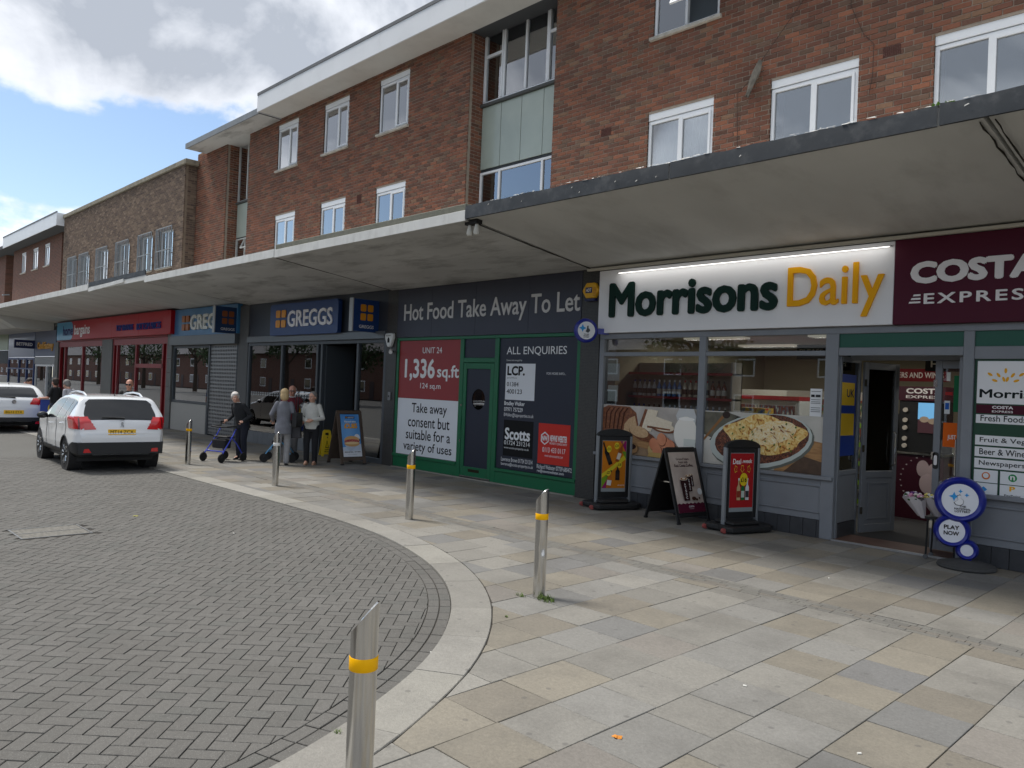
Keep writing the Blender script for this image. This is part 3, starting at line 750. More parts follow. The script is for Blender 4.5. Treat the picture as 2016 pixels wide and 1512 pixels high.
# roof: white boxed eaves to the right, thin dark edge to the left
rf = MB().prism([(10.02, 9.50), (17.5, 9.50), (17.5, 10.0), (10.02, 9.95)], -21.0, 6.0, 'x').build('roof', mk('roof_felt', (70, 72, 74), 0.9), flats, fix=True)
for i in range(9):
    a = -21.02+i*3.0
    box('eaves_board', (a+0.002, a+2.998, 9.985, 10.018, 9.475, 9.93), CLAD, rf)
box('eaves_trim', (-21.03, 6.0, 9.97, 10.03, 9.933, 10.01), LEAD, rf)
MB().box(-21.0, 6.0, 10.02, 10.735, 9.49, 9.499).build('soffit', SOFCLAD, rf)
box('eaves_end', (-21.04, -21.021, 9.985, 11.2, 9.475, 9.93), CLAD, rf)
rl = MB().prism([(10.06, 9.46), (17.5, 9.5), (17.5, 9.72), (10.06, 9.60)], -26.25, -21.06, 'x').build('roof', MATS['roof_felt'], flats, fix=True)
box('eaves_trim', (-26.28, -21.045, 10.03, 10.058, 9.45, 9.62), mk('zinc_edge', (122, 126, 128), 0.5, var=0.15, dirt=0.4), rl)
MB().prism([(10.06, 9.452), (10.75, 9.475)], 0, 0, 'x') if False else None
MB().box(-26.25, -21.06, 10.06, 11.2, 9.448, 9.457).build('soffit', SOFFITD, rl)
# ---- canopy bays
def canopy(x0, x1, fb, ft, wb, sof, name='canopy'):
    return MB().prism([(7.70, fb), (YF-0.002, wb), (YF-0.002, 4.745), (7.70, ft)], x0+0.012, x1-0.012, 'x').build(name, sof, flats, fix=True)
c = canopy(-9.0, -2.05, 4.47, 4.64, 4.10, SOFFIT)
def felt(x0, x1, z0, z1, mat, parent, y=7.665):
    n = int((x1-x0)/0.12); mb = MB(); vs = []; fs = []
    for i in range(n+1):
        x = x0+(x1-x0)*i/n; r1 = 0.006*noise.noise((x*2.3, 0, z0)); r2 = 0.012*noise.noise((x*4.1, 3, z0))+random.uniform(0, .008); r3 = random.uniform(-.004, .004)
        vs += [(x, y+0.035, z0-0.0), (x, y+r1, z0+r3*.3), (x, y+r1*.6+r3, (z0+z1)/2), (x, y+0.004+r1, z1+r2-.006), (x, y+0.05+r1, z1+r2+.008), (x, y+0.12, z1+0.002)]
    for i in range(n):
        for k in range(5): fs.append((i*6+k, (i+1)*6+k, (i+1)*6+k+1, i*6+k+1))
    return mb.add(vs, fs).build('canopy_fascia', mat, parent, smooth=True, fix=True)
felt(-9.02, -5.35, 4.462, 4.66, DARKF, c); felt(-5.33, -2.43, 4.462, 4.66, DARKF, c)
felt(-2.41, 3.4, 4.466, 4.67, DARKF, c)
PEEL = mk('peeling_paint', (196, 194, 188), 0.8, var=0.2, vscale=30)
mb = MB()
for i in range(80):
    x = random.uniform(-9.0, -2.0); L = random.uniform(0.02, 0.12)
    a = random.uniform(-.3, .3); y = 7.66+random.uniform(0, .03); z = 4.665+random.uniform(-0.006, .012)
    mb.add([(x, y, z), (x+L, y, z+a*.03), (x+L*.7, y+0.02, z+0.012), (x+L*.1, y+0.018, z+.010)], [(0, 1, 2, 3)])
for i in range(10):
    x = random.uniform(-8.8, -2.1); z = random.uniform(4.5, 4.64); L = random.uniform(.02, .05)
    mb.add([(x, 7.655, z), (x+L, 7.645, z+.012), (x+L*.8, 7.65, z+.02), (x+.004, 7.655, z+.012)], [(0, 1, 2, 3)])
props(mb.build('paint_flakes', PEEL, c), kind='stuff')
c2 = canopy(-2.05, 3.4, 4.50, 4.64, 4.10, SOFFIT)
# cracked joint strip
mb = MB()
for x in (-2.10, -1.98):
    pts = [(x+random.uniform(-.012, .012), 7.75+i*0.15, 4.463-(4.463-4.1)*(0.07+i*0.15)/3.05-0.006) for i in range(20)]
    mb.tube(pts, [random.uniform(.004, .011) for _ in pts], 5)
mb.build('joint_crack', mk('crack_dark', (44, 40, 34), 0.95), c2)
b = canopy(-15.1, -9.0, 4.44, 4.585, 4.10, SOFFITD)
box('canopy_fascia', (-15.09, -9.024, 7.672, 7.70, 4.435, 4.60), WHITEP, b, bevel=0.003)
box('upstand', (-15.08, -9.03, 7.685, 7.98, 4.603, 4.705), MOSS, b, bevel=0.01)
c_ = canopy(-22.6, -15.1, 4.45, 4.60, 4.13, SOFFITD)
box('canopy_fascia', (-22.62, -15.11, 7.668, 7.70, 4.445, 4.615), WHITEP, c_, bevel=0.003)
mb = MB()
for i in range(60):
    x = random.uniform(-22.6, -15.2); mb.box(x, x+random.uniform(.03, .16), 7.69, 7.75, 4.612, 4.622+random.random()*.015)
props(mb.build('felt_scraps', mk('felt_scrap', (92, 90, 84), 0.95, var=0.3, vscale=9), c_), kind='stuff')
d_ = canopy(-27.7, -22.6, 4.52, 4.66, 4.22, SOFFIT)
box('torn_fascia', (-27.7, -22.64, 7.69, 7.72, 4.665, 4.80), DARKF, d_)
Mx = Matrix.Translation((-25.2, 7.66, 4.60)) @ Matrix.Rotation(R(-1.2), 4, 'Y')
MB(Mx).box(-2.4, 0.9, -.012, .012, -.06, .05).build('loose_trim', WHITEP, d_, bevel=0.004)
e_ = canopy(-44.0, -27.7, 4.56, 4.72, 4.28, SOFFIT)
box('canopy_fascia', (-60.0, -27.72, 7.668, 7.70, 4.555, 4.745), WHITEP, e_, bevel=0.003)
f_ = canopy(-62, -44.0, 4.56, 4.72, 4.28, SOFFIT)
MB().prism([(8.05, 4.53), (YF-.004, 4.30), (YF-.004, 3.92), (9.1, 3.92)], -62, -44.05, 'x').build('bulkhead', SOFFIT, f_, fix=True)
# dark gaps between bays and the cover strips
mb = MB()
for x in (-9.0, -15.1, -22.6, -27.7, -2.05):
    mb.prism([(7.72, 4.60), (YF-.01, 4.40), (YF-.01, 4.50), (7.72, 4.66)], x-0.012, x+0.012, 'x')
mb.build('canopy_gap', DARKIN, flats)
JT = mk('joint_mastic', (62, 60, 56), 0.9, var=0.3, vscale=12)
for x, fb, wb in ((-9.0, 4.445, 4.10), (-15.1, 4.44, 4.11), (-22.6, 4.46, 4.14)):
    pts = [(x+random.uniform(-.012, .012), 7.72+i*0.2, fb-0.006+(wb-fb)*i/15) for i in range(16)]
    MB().tube(pts, [random.uniform(.005, .011) for _ in pts], 6).build('joint_strip', JT, flats)
box('first_floor_slab', (-62, 6, YF+0.02, 17, 4.12, 4.70), mk('concrete_soffit', (120, 118, 112), 0.9), flats)

# ------------------------------------------------------------------ neighbouring buildings
wing = thing('brown_brick_wing', 'lower brown brick building with barred windows and stone coping', 'building', (-34, 10.32, 0), world=True)
YW = 10.32
WX = [(-29.14, -27.81), (-31.0, -29.74), (-33.53, -32.22), (-36.04, -34.77), (-38.47, -37.29), (-40.19, -39.08)]
hw = [(a, b, 5.72, 7.06) for a, b in WX]
mb = MB(); wallsheet(mb, -41.4, -26.95, 4.75, 9.12, YW+0.008, hw, depth=0.3); mb.build('wall', MORTARW, wing)
mb = MB(); wallsheet(mb, YW+0.008, YF, 4.75, 9.12, -26.958, [], 'y'); mb.build('wall', MORTARW, wing)
mb = MB()
for c in brickcells(-41.4, -26.95, 4.75, 9.12, hw, phase=0.03): brickbox(mb, c, YW, 'x')
for c in brickcells(YW+0.105, YF, 4.75, 9.12, [], phase=YW): brickbox(mb, c, -26.95, 'y')
props(mb.build('brickwork', BRICKW, wing), kind='stuff')
box('core', (-41.3, -27.0, YW+0.45, 17, 4.75, 9.1), DARKIN, wing)
for i in range(10):
    a = -41.5+i*1.466
    box('coping_stone', (a+0.004, a+1.462, YW-0.07, YW+0.5, 9.125, 9.29+random.uniform(-.006, .006)), COPING, wing, bevel=0.012)
box('coping_stone', (-26.84, -26.76, YW-0.07, YF-0.01, 9.125, 9.29), COPING, wing, bevel=0.012)
for a, b in WX:
    mb = MB(); fw = 0.05
    mb.box(a, a+fw, YW+.1, YW+.15, 5.72, 7.06).box(b-fw, b, YW+.1, YW+.15, 5.72, 7.06).box(a+fw, b-fw, YW+.1, YW+.15, 5.72, 5.77).box(a+fw, b-fw, YW+.1, YW+.15, 7.01, 7.06).box((a+b)/2-.025, (a+b)/2+.025, YW+.1, YW+.15, 5.77, 7.01)
    w = mb.build('window', UPVC, wing)
    for q0, q1 in ((a+fw, (a+b)/2-.025), ((a+b)/2+.025, b-fw)): box('pane', (q0, q1, YW+.12, YW+.126, 5.77, 7.01), GLASSU, w)
    box('blind', (a+fw, b-fw, YW+.2, YW+.21, 5.75, 7.0), mk('grey_blind', (120, 124, 130), 0.9), w)
    mb = MB(); y = YW-0.07
    for xx in (a-.06, b+.06): mb.tube([(xx, y, 5.70), (xx, y, 7.12)], 0.022, 6)
    for zz in (5.70, 6.32, 7.12): mb.tube([(a-.06, y, zz), (b+.06, y, zz)], 0.018, 6)
    for i in range(1, 10): xx = a-.06+(b-a+.12)*i/10; mb.tube([(xx, y-.012, 5.70), (xx, y-.012, 7.12)], 0.011, 5)
    for xx in (a-.06, b+.06):
        for zz in (5.9, 6.9): mb.tube([(xx, y, zz), (xx, YW+.01, zz)], 0.012, 5)
    mb.build('window_grille', GALV, w)
    box('sill', (a-.05, b+.05, YW-.05, YW+.1, 5.66, 5.715), SILLM, w)

def fbrick():
    m, n, p = newmat('far_brick')
    p.inputs['Roughness'].default_value = 0.85
    t = nd(n, 'ShaderNodeTexCoord'); mp = nd(n, 'ShaderNodeMapping'); mp.inputs['Rotation'].default_value = (R(90), 0, 0); n.links.new(t.outputs['Object'], mp.inputs[0])
    b = nd(n, 'ShaderNodeTexBrick'); n.links.new(mp.outputs[0], b.inputs['Vector']); b.inputs['Scale'].default_value = 1.0
    b.inputs['Color1'].default_value = (*lin((118, 72, 56)), 1); b.inputs['Color2'].default_value = (*lin((92, 60, 48)), 1); b.inputs['Mortar'].default_value = (*lin((124, 108, 96)), 1)
    b.inputs['Brick Width'].default_value = 0.225; b.inputs['Row Height'].default_value = 0.075; b.inputs['Mortar Size'].default_value = 0.008
    n.links.new(b.outputs['Color'], p.inputs['Base Color']); return m
FBR = fbrick()
farb = thing('distant_brick_flats', 'far red brick flats with white roof fascia beyond the brown wing', 'building', (-52, YF, 0), world=True)
FX = [(-46.5, -45.5), (-48.9, -47.8), (-51.4, -50.4)]
mb = MB(); wallsheet(mb, -53.3, -43.3, 4.75, 8.78, YF, [(a, b, 7.35, 8.5) for a, b in FX], depth=0.3); mb.build('wall', FBR, farb)
mb = MB(); wallsheet(mb, YF, YF+.6, 4.75, 8.78, -43.3, [], 'y'); mb.build('wall', FBR, farb)
mb = MB(); wallsheet(mb, -70, -55.3, 4.75, 8.78, YF, [], depth=0.3); mb.build('wall', FBR, farb)
mb = MB(); wallsheet(mb, YF, YF+.6, 4.75, 8.78, -55.3, [], 'y'); mb.build('wall', FBR, farb)
box('core', (-70, -41.5, YF+.6, 17, 4.75, 8.7), DARKIN, farb)
for a, b in FX: uwindow(farb, a, b, 7.35, 8.5, YF, 0.5, 0.1)
for x0, x1 in ((-55.28, -53.32), (-43.28, -41.5)):
    w = MB().box(x0, x1, YF+.4, YF+.46, 8.70, 8.76).box(x0, x0+.06, YF+.4, YF+.46, 6.9, 8.7).box(x1-.06, x1, YF+.4, YF+.46, 6.9, 8.7).box((x0+x1)/2-.03, (x0+x1)/2+.03, YF+.4, YF+.46, 6.9, 8.7).build('window', UPVC, farb)
    box('pane', (x0+.06, x1-.06, YF+.43, YF+.436, 6.9, 8.7), GLASSU, w)
    box('spandrel_panel', (x0, x1, YF+.4, YF+.45, 4.8, 6.88), GREENP, farb)
MB().box(-52.4, -41.42, 10.02, 17, 8.79, 9.35).build('roof', MATS['roof_felt'], farb)
box('eaves_board', (-52.42, -41.42, 9.985, 10.015, 8.77, 9.36), CLAD, farb); box('eaves_trim', (-52.44, -41.41, 9.97, 10.02, 9.363, 9.43), LEAD, farb)
box('eaves_end', (-41.415, -41.40, 9.985, 12, 8.77, 9.36), CLAD, farb)
MB().box(-70, -52.46, 10.05, 17, 8.79, 8.98).build('roof', MATS['roof_felt'], farb)
for x in (-54.0, -56.5):
    m2 = MB(); m2.tube([(x, YF, 6.3), (x, YF-.35, 6.25), (x+.35, YF-.4, 6.2)], .04, 6); m2.build('lamp_bracket', GALV, farb)

# ------------------------------------------------------------------ prints and shopfront helpers
class Sheet:
    """flat printed shapes laid one over another on a face that looks to -Y (optionally placed by a matrix)"""
    def __init__(s, parent, x0, x1, z0, z1, y, M=None): s.p = parent; s.x0 = x0; s.x1 = x1; s.z0 = z0; s.z1 = z1; s.y = y; s.M = M
    def X(s, u): return s.x0+(s.x1-s.x0)*u
    def Z(s, v): return s.z0+(s.z1-s.z0)*v
    def poly(s, pts, mat, name='printed_shape'):
        pts = [(min(max(u, 0), 1), min(max(v, 0), 1)) for u, v in pts]
        s.y -= 0.0009; mb = MB(s.M); P = [(s.X(u), s.y, s.Z(v)) for u, v in pts]
        return mb.add(P, [tuple(range(len(P)))]).build(name, mat if not isinstance(mat, tuple) else flat(mat), s.p)
    def ell(s, cu, cv, ru, rv, mat, rot=0, n=26, name='printed_shape'):
        a = (s.z1-s.z0)/(s.x1-s.x0); pts = []
        for i in range(n):
            t = 2*math.pi*i/n; x = ru*math.cos(t); z = rv*math.sin(t)*a
            c, q = math.cos(R(rot)), math.sin(R(rot)); pts.append((cu+x*c-z*q, cv+(x*q+z*c)/a))
        return s.poly(pts, mat, name)
    def text(s, t, u0, u1, v0, v1, mat, bold=0.01, **k):
        s.y -= 0.0009
        return text(t, s.X(u0), s.X(u1), s.Z(v0), s.Z(v1), s.y, mat if not isinstance(mat, tuple) else flat(mat), s.p, bold, M=s.M, **k)
def food(name, cols, scale, detail=6, dist=0.6, rough=0.5, stretch=(1, 1, 1)):
    m, n, p = newmat(name); p.inputs['Roughness'].default_value = rough
    t = nd(n, 'ShaderNodeNewGeometry'); mp = nd(n, 'ShaderNodeMapping'); mp.inputs['Scale'].default_value = stretch; n.links.new(t.outputs['Position'], mp.inputs[0])
    z = nd(n, 'ShaderNodeTexNoise'); z.inputs['Scale'].default_value = scale; z.inputs['Detail'].default_value = detail; z.inputs['Distortion'].default_value = dist
    n.links.new(mp.outputs[0], z.inputs['Vector'])
    r = nd(n, 'ShaderNodeValToRGB'); n.links.new(z.outputs['Fac'], r.inputs[0])
    for i, (q, c) in enumerate(cols):
        e_ = r.color_ramp.elements[i] if i < 2 else r.color_ramp.elements.new(q)
        e_.position = q; e_.color = (*lin(c), 1)
    n.links.new(r.outputs[0], p.inputs['Base Color']); return m
def frame(mb, x0, x1, z0, z1, y0, y1, w, wt=None, wb=None):
    wt = w if wt is None else wt; wb = w if wb is None else wb
    mb.box(x0, x0+w, y0, y1, z0, z1).box(x1-w, x1, y0, y1, z0, z1).box(x0+w, x1-w, y0, y1, z1-wt, z1)
    if wb: mb.box(x0+w, x1-w, y0, y1, z0, z0+wb)
    return mb
def interior(root, x0, x1, depth, wall, floor, ceil, zc=3.1, x0s=True, x1s=True):
    box('interior_floor', (x0, x1, YF-0.03, YF+depth, -0.05, 0.006), floor, root)
    box('interior_back_wall', (x0, x1, YF+depth, YF+depth+.1, 0, 4.1), wall, root)
    box('interior_ceiling', (x0, x1, YF+0.12, YF+depth, zc, zc+0.05), ceil, root)
    if x0s: box('interior_side_wall', (x0-0.05, x0, YF+0.1, YF+depth, 0, 4.1), wall, root)
    if x1s: box('interior_side_wall', (x1, x1+0.05, YF+0.1, YF+depth, 0, 4.1), wall, root)
def mosaic():
    m, n, p = newmat('dark_mosaic_tile')
    t = nd(n, 'ShaderNodeTexCoord'); mp = nd(n, 'ShaderNodeMapping'); mp.inputs['Rotation'].default_value = (R(90), 0, 0); n.links.new(t.outputs['Object'], mp.inputs[0])
    b = nd(n, 'ShaderNodeTexBrick'); b.offset = 0; n.links.new(mp.outputs[0], b.inputs['Vector']); b.inputs['Scale'].default_value = 1
    b.inputs['Brick Width'].default_value = 0.026; b.inputs['Row Height'].default_value = 0.026; b.inputs['Mortar Size'].default_value = 0.003
    b.inputs['Color1'].default_value = (*lin((58, 58, 58)), 1); b.inputs['Color2'].default_value = (*lin((40, 41, 43)), 1); b.inputs['Mortar'].default_value = (*lin((78, 76, 72)), 1)
    n.links.new(b.outputs['Color'], p.inputs['Base Color']); p.inputs['Roughness'].default_value = 0.45; return m
MOSAIC = mosaic()
def pillar(x0, x1, mat, label, y=YF-0.06, z1=4.12):
    o = box('pillar', (0, x1-x0, 0, 0.5, 0, z1), mat, None, bevel=0.004); o.location = (x0, y, 0)
    return props(o, label, 'pillar')
pillar(-9.20, -8.77, MOSAIC, 'dark mosaic tiled pillar between the vacant unit and the white shop sign')
pillar(-15.22, -14.83, MOSAIC, 'dark mosaic tiled pillar between the bakery and the green shopfront')
pillar(-23.02, -22.42, mk('grey_render', (92, 93, 93), 0.7, var=0.08, dirt=.25), 'grey pillar between the two bakery shopfronts')
STONEP = mk('grey_stone_cladding', (108, 108, 105), 0.6, var=0.08, vscale=3, dirt=0.2)
hbp = thing('stone_clad_pillar', 'grey stone clad pillar between the red shop and the old bakery', 'pillar', (-28.7, YF-.1, 0), world=True)
for i in range(8): box('stone_panel', (-28.72, -28.30, YF-.1, YF+.3, i*.5+.003, i*.5+.497), STONEP, hbp, bevel=0.004)

# ------------------------------------------------------------------ convenience store with white sign
GREYF = mk('grey_shop_paint', (130, 134, 140), 0.45, var=0.05, vscale=3, dirt=0.14, dscale=5, dcol=(.12, .12, .12))
BASET = mk('dark_plinth_tile', (62, 64, 68), 0.4, var=0.15, vscale=9)
ms = thing('convenience_store_front', 'grey framed convenience store shopfront with white and burgundy fascia sign', 'shopfront', (-4.5, YF, 0), world=True)
SIGNW = mk('white_sign_panel', (238, 238, 240), 0.35, var=0.015, vscale=2)
BURG = mk('burgundy_sign_panel', (78, 12, 38), 0.45, spec=.25)
sw = box('fascia_panel', (-8.755, -3.805, YF-.13, YF-.02, 2.945, 4.035), SIGNW, ms, bevel=0.004)
sb = box('fascia_panel', (-3.80, 2.0, YF-.14, YF-.02, 2.94, 4.04), BURG, ms, bevel=0.004)
DGREEN = mk('dark_green_letter', (4, 40, 32), 0.5, spec=.2); YEL = mk('yellow_letter', (246, 176, 12), 0.5, spec=.2); WHL = mk('white_letter', (240, 236, 236), 0.4)
text('Morrisons', -8.50, -5.40, 3.20, 3.80, YF-.131, DGREEN, sw, 0.034, 0.035)
text('Daily', -5.25, -3.92, 3.06, 3.80, YF-.131, YEL, sw, 0.008, 0.035)
text('COSTA', -3.60, -2.16, 3.45, 3.735, YF-.141, WHL, sb, 0.06, 0.012)
text('EXPRESS', -3.43, -2.18, 3.19, 3.325, YF-.141, WHL, sb, 0.022, 0.010, space=1.25)
for i in range(3): MB().prism([(-3.61+.025*i, 3.205+i*.045), (-3.47, 3.205+i*.045), (-3.47, 3.228+i*.045), (-3.60+.025*i, 3.228+i*.045)], YF-.149, YF-.1402, 'y').build('speed_line', WHL, sb, fix=True)
LEDM = mk('led_strip', (255, 252, 245), 0.4, emit=1.1)
stl = box('strip_light', (-8.30, -3.86, YF-.185, YF-.176, 3.955, 3.964), LEDM, ms)
box('strip_light_bracket', (-8.32, -3.84, YF-.19, YF-.131, 3.966, 3.976), mk('alu', (190, 190, 190), .4, .8), ms)
L_ = D.lights.new('strip_lamp', 'AREA'); L_.shape = 'RECTANGLE'; L_.size = 4.4; L_.size_y = .02; L_.energy = 1.6; L_.color = (1, .98, .95)
o = D.objects.new('strip_lamp', L_); COL.objects.link(o); o.location = (-6.08, YF-.30, 3.95); o.rotation_euler = (R(40), 0, 0)
box('cable_trunking', (-9.0, 2.0, YF-.20, YF-.13, 4.045, 4.09), mk('cream_trunking', (200, 196, 182), .5), ms, bevel=.006)
# framework
mb = MB()
yf0, yf1 = YF-0.05, YF+0.03
mb.box(-8.76, 2.0, yf0, yf1, 2.845, 2.94)                                  # head rail
for a, b in ((-8.76, -8.66), (-6.74, -6.62), (-4.71, -4.53), (-2.985, -2.865), (-1.2, -1.08)): mb.box(a, b, yf0, yf1, 0.0 if a > -4.8 else 0.25, 2.845)
for a, b in ((-8.66, -6.74), (-6.62, -4.71)): mb.box(a, b, yf0+.008, yf1, 2.545, 2.615)
mb.box(-4.53, -2.985, yf0+.008, yf1, 2.545, 2.655).box(-2.865, -1.2, yf0+.008, yf1, 2.50, 2.655)
mb.build('shop_frame', GREYF, ms, bevel=0.006)
for a, b in ((-8.66, -6.74), (-6.62, -4.71)):
    box('window_pane', (a, b, YF+.012, YF+.02, 2.615, 2.845), GLASSS, ms)
    box('window_pane', (a, b, YF+.012, YF+.02, 0.87, 2.545), GLASSS, ms)
for a, b in ((-4.53, -2.985), (-2.865, -1.2)): box('green_header_panel', (a, b, YF-.02, YF+.02, 2.655, 2.845), mk('store_green', (20, 84, 66), .35), ms)
# stall risers: panelled, with a projecting sill and a tiled plinth
def riser(x0, x1, nm='stall_riser'):
    mb = MB(); mb.box(x0, x1, YF-.03, YF+.06, 0.25, 0.81)
    r = mb.build(nm, GREYF, ms)
    mb = MB(); frame(mb, x0+.14, x1-.14, 0.34, 0.73, YF-.05, YF-.031, 0.022)
    mb.build('panel_moulding', GREYF, r, bevel=.005)
    box('window_sill', (x0-.02, x1+.02, YF-.10, YF+.02, 0.812, 0.865), GREYF, r, bevel=.008)
    n = max(1, round((x1-x0)/0.19)); w = (x1-x0)/n
    for i in range(n): box('plinth_tile', (x0+i*w+.003, x0+(i+1)*w-.003, YF-.045-random.uniform(0, .003), YF+.06, 0.0, 0.245), BASET, r, bevel=.003)
riser(-8.76, -6.68); riser(-6.68, -4.56); riser(-2.985, -1.1); riser(-1.1, 2.0); box('window_pane', (-1.08, 2.0, YF+.012, YF+.02, .87, 2.845), GLASSS, ms)
# entrance: side light returns, door leaves, mat
mb = MB(); yb = 11.45
Mret = Matrix.Translation((-4.545, YF+.03, 0)) @ Matrix.Rotation(R(91), 4, 'Z')
mb = MB(Mret); frame(mb, 0, .74, 0.0, 2.545, -.03, .03, .06, .07, .0); mb.box(.06, .68, -.02, .02, 0.22, .88).box(.06, .68, -.03, .03, .88, .95)
ret = mb.build('side_light', GREYF, ms, bevel=.005)
MB(Mret).box(.06, .68, -.004, .004, .95, 2.475).build('pane', GLASSS, ret)
MB(Mret).box(.06, .68, -.032, .025, 0.0, .215).build('plinth_tile', BASET, ret)
POSTER_B = mk('blue_print', (24, 62, 150), .4)
sh = Sheet(ret, .10, .62, 1.15, 2.30, -.006, Mret); sh.poly([(0, 0), (1, 0), (1, 1), (0, 1)], POSTER_B, 'sticker')
sh.poly([(.0, .62), (.9, .62), (.9, .9), (.0, .9)], (236, 190, 50), 'sticker'); sh.text('UK', .35, .85, .72, .82, (20, 30, 80), .02)
sh.poly([(.0, .25), (.9, .25), (.9, .52), (.0, .52)], (236, 190, 50), 'sticker')
Mdoor = Matrix.Translation((-4.50, 11.52, 0)) @ Matrix.Rotation(R(72), 4, 'Z')
def leaf(Mx, w=.74):
    mb = MB(Mx); frame(mb, 0, w, 0.03, 2.50, -.022, .022, .085, .10, .12); mb.box(.085, w-.085, -.016, .016, .15, .82).box(.085, w-.085, -.022, .022, .82, .92)
    d = mb.build('door_leaf', GREYF, ms, bevel=.005)
    m2 = MB(Mx); frame(m2, .15, w-.15, .22, .75, -.024, -.0165, .018); m2.build('panel_moulding', GREYF, d)
    MB(Mx).box(.085, w-.085, -.004, .004, .92, 2.40).build('pane', GLASSS, d)
    m2 = MB(Mx); m2.tube([(w-.11, -.03, 1.0), (w-.11, -.075, 1.02), (w-.11, -.075, 1.48), (w-.11, -.03, 1.5)], .014, 8); m2.build('pull_handle', STEEL, d, smooth=True)
    for z in (.35, 1.25, 2.2): MB(Mx).box(-.015, .03, -.03, -.0225, z-.05, z+.05).build('hinge', STEEL, d)
    return d
leaf(Mdoor)
Mfix = Matrix.Translation((-3.43, 11.15, 0))
d = leaf(Mfix, .40)
sh = Sheet(d, .09, .31, .95, 2.38, -.005, Mfix)
sh.poly([(.12, .72), (.12, .60), (.42, .60), (.42, .72)], (225, 228, 230), 'sticker'); sh.poly([(.16, .70), (.16, .64), (.38, .64), (.38, .70)], (40, 100, 190), 'sticker')
sh.poly([(.1, .30), (.85, .30), (.85, .52), (.1, .52)], (232, 106, 28), 'sticker'); sh.text('JUST', .35, .8, .36, .41, (250, 250, 250), .02)
sh.poly([(.6, .62), (1, .62), (1, .95), (.6, .95)], (30, 110, 70), 'sticker'); sh.poly([(.2, .9), (.4, .9), (.4, .98), (.2, .98)], (220, 222, 215), 'sticker'); sh.poly([(.15, .77), (.55, .77), (.55, .80), (.15, .80)], (170, 50, 50), 'sticker')
MB(Mfix).prism(rrect(.005, .075, 1.08, 1.30, .03), -.03, -.0225).build('push_plate', BLACKP, d, fix=True)
MB(Mfix).prism(rrect(.02, .06, 1.13, 1.26, .018), -.034, -.0302).build('push_label', WHL, d, fix=True)
mb = MB(); frame(mb, -3.06, -2.985, 0.0, 2.545, 10.8, 11.2, .07, .05, 0) if False else mb.box(-3.05, -2.99, 10.79, 11.16, 0, 2.545); mb.build('door_jamb', GREYF, ms)
box('door_header', (-4.53, -2.99, 11.10, 11.22, 2.505, 2.60), GREYF, ms)
box('door_step', (-4.53, -2.985, YF-.04, 11.3, -.02, .018), mk('terracotta_step', (92, 66, 56), .6, var=.15, dirt=.3), ms)
box('threshold_strip', (-4.53, -2.985, YF-.075, YF-.042, -.02, .022), mk('alu', (190, 190, 190), .4, .8), ms)
interior(ms, -8.9, 2.0, 6.2, WHITEIN, mk('dark_lino', (62, 62, 64), .4, var=.1), mk('ceiling_tile', (150, 148, 140), .9), 3.0)
box('lobby_floor', (-4.6, -2.9, 11.31, 13.6, .007, .014), mk('entrance_mat', (48, 48, 50), .95, var=.2, vscale=40), ms)
for i, (x, y) in enumerate(((-7.6, 12.6), (-5.2, 12.6), (-7.6, 14.6), (-5.2, 14.6), (-3.2, 13.4))):
    L_ = D.lights.new('ceiling_lamp', 'AREA'); L_.shape = 'RECTANGLE'; L_.size = 1.2; L_.size_y = .3; L_.energy = 9.0; L_.color = (1, .95, .86)
    o = D.objects.new('ceiling_lamp', L_); COL.objects.link(o); o.location = (x, y, 2.955)
    tp = box('ceiling_light', (x-.6, x+.6, y-.15, y+.15, 2.965, 2.999), mk('lit_tube', (255, 248, 232), .5, emit=.10), ms)
# window pictures
CRUST = food('bread_crust', [(.3, (96, 50, 28)), (.7, (150, 92, 54)), (.5, (122, 70, 40))], 26); CRUMB = food('bread_crumb', [(.3, (190, 150, 108)), (.7, (214, 182, 140))], 40)
CRUMBW = food('white_bread', [(.3, (228, 212, 184)), (.7, (240, 228, 206))], 40); WOODP = food('board_print', [(.3, (150, 108, 66)), (.7, (186, 142, 92))], 6, stretch=(1, 1, 6))
PIE = food('baked_mash', [(.30, (120, 62, 28)), (.62, (244, 218, 150)), (.40, (206, 140, 62)), (.47, (232, 190, 104)), (.75, (252, 240, 200))], 13, 7, 1.4); MINCE = food('mince_print', [(.35, (46, 24, 18)), (.65, (150, 88, 58)), (.5, (92, 50, 34))], 34, 6, 1.0)
bp = box('window_poster', (-8.655, -6.745, YF-.004, YF-.001, .87, 1.70), food('poster_grey', [(.3, (168, 160, 152)), (.7, (206, 200, 192))], 2.2), ms)
bp['label'] = 'bread, eggs and milk picture'
s_ = Sheet(bp, -8.655, -6.745, .87, 1.70, YF-.005)
s_.poly([(0, 0), (1, 0), (1, .22), (.0, .42)], food('table_print', [(.3, (120, 96, 74)), (.7, (158, 130, 100))], 5))
s_.poly([(.0, .30), (.52, .14), (.56, .32), (.0, .52)], WOODP)
s_.poly([(0, .45), (.36, .40), (.40, .62), (.375, .86), (.30, .98), (.06, .99), (0, .93)], CRUST)
s_.poly([(.24, .45), (.36, .43), (.385, .62), (.36, .80), (.30, .74), (.25, .62)], CRUMB)
for i in range(5): s_.poly([(.03+i*.045, .50), (.042+i*.045, .5), (.05+i*.05, .84), (.09+i*.05, .95), (.075+i*.05, .95), (.035+i*.05, .84)], (72, 38, 24))
for i in range(3): s_.poly([(.40+i*.035, .52), (.47+i*.035, .5), (.55+i*.03, .93), (.47+i*.03, .95)], CRUST if i == 0 else CRUMBW)
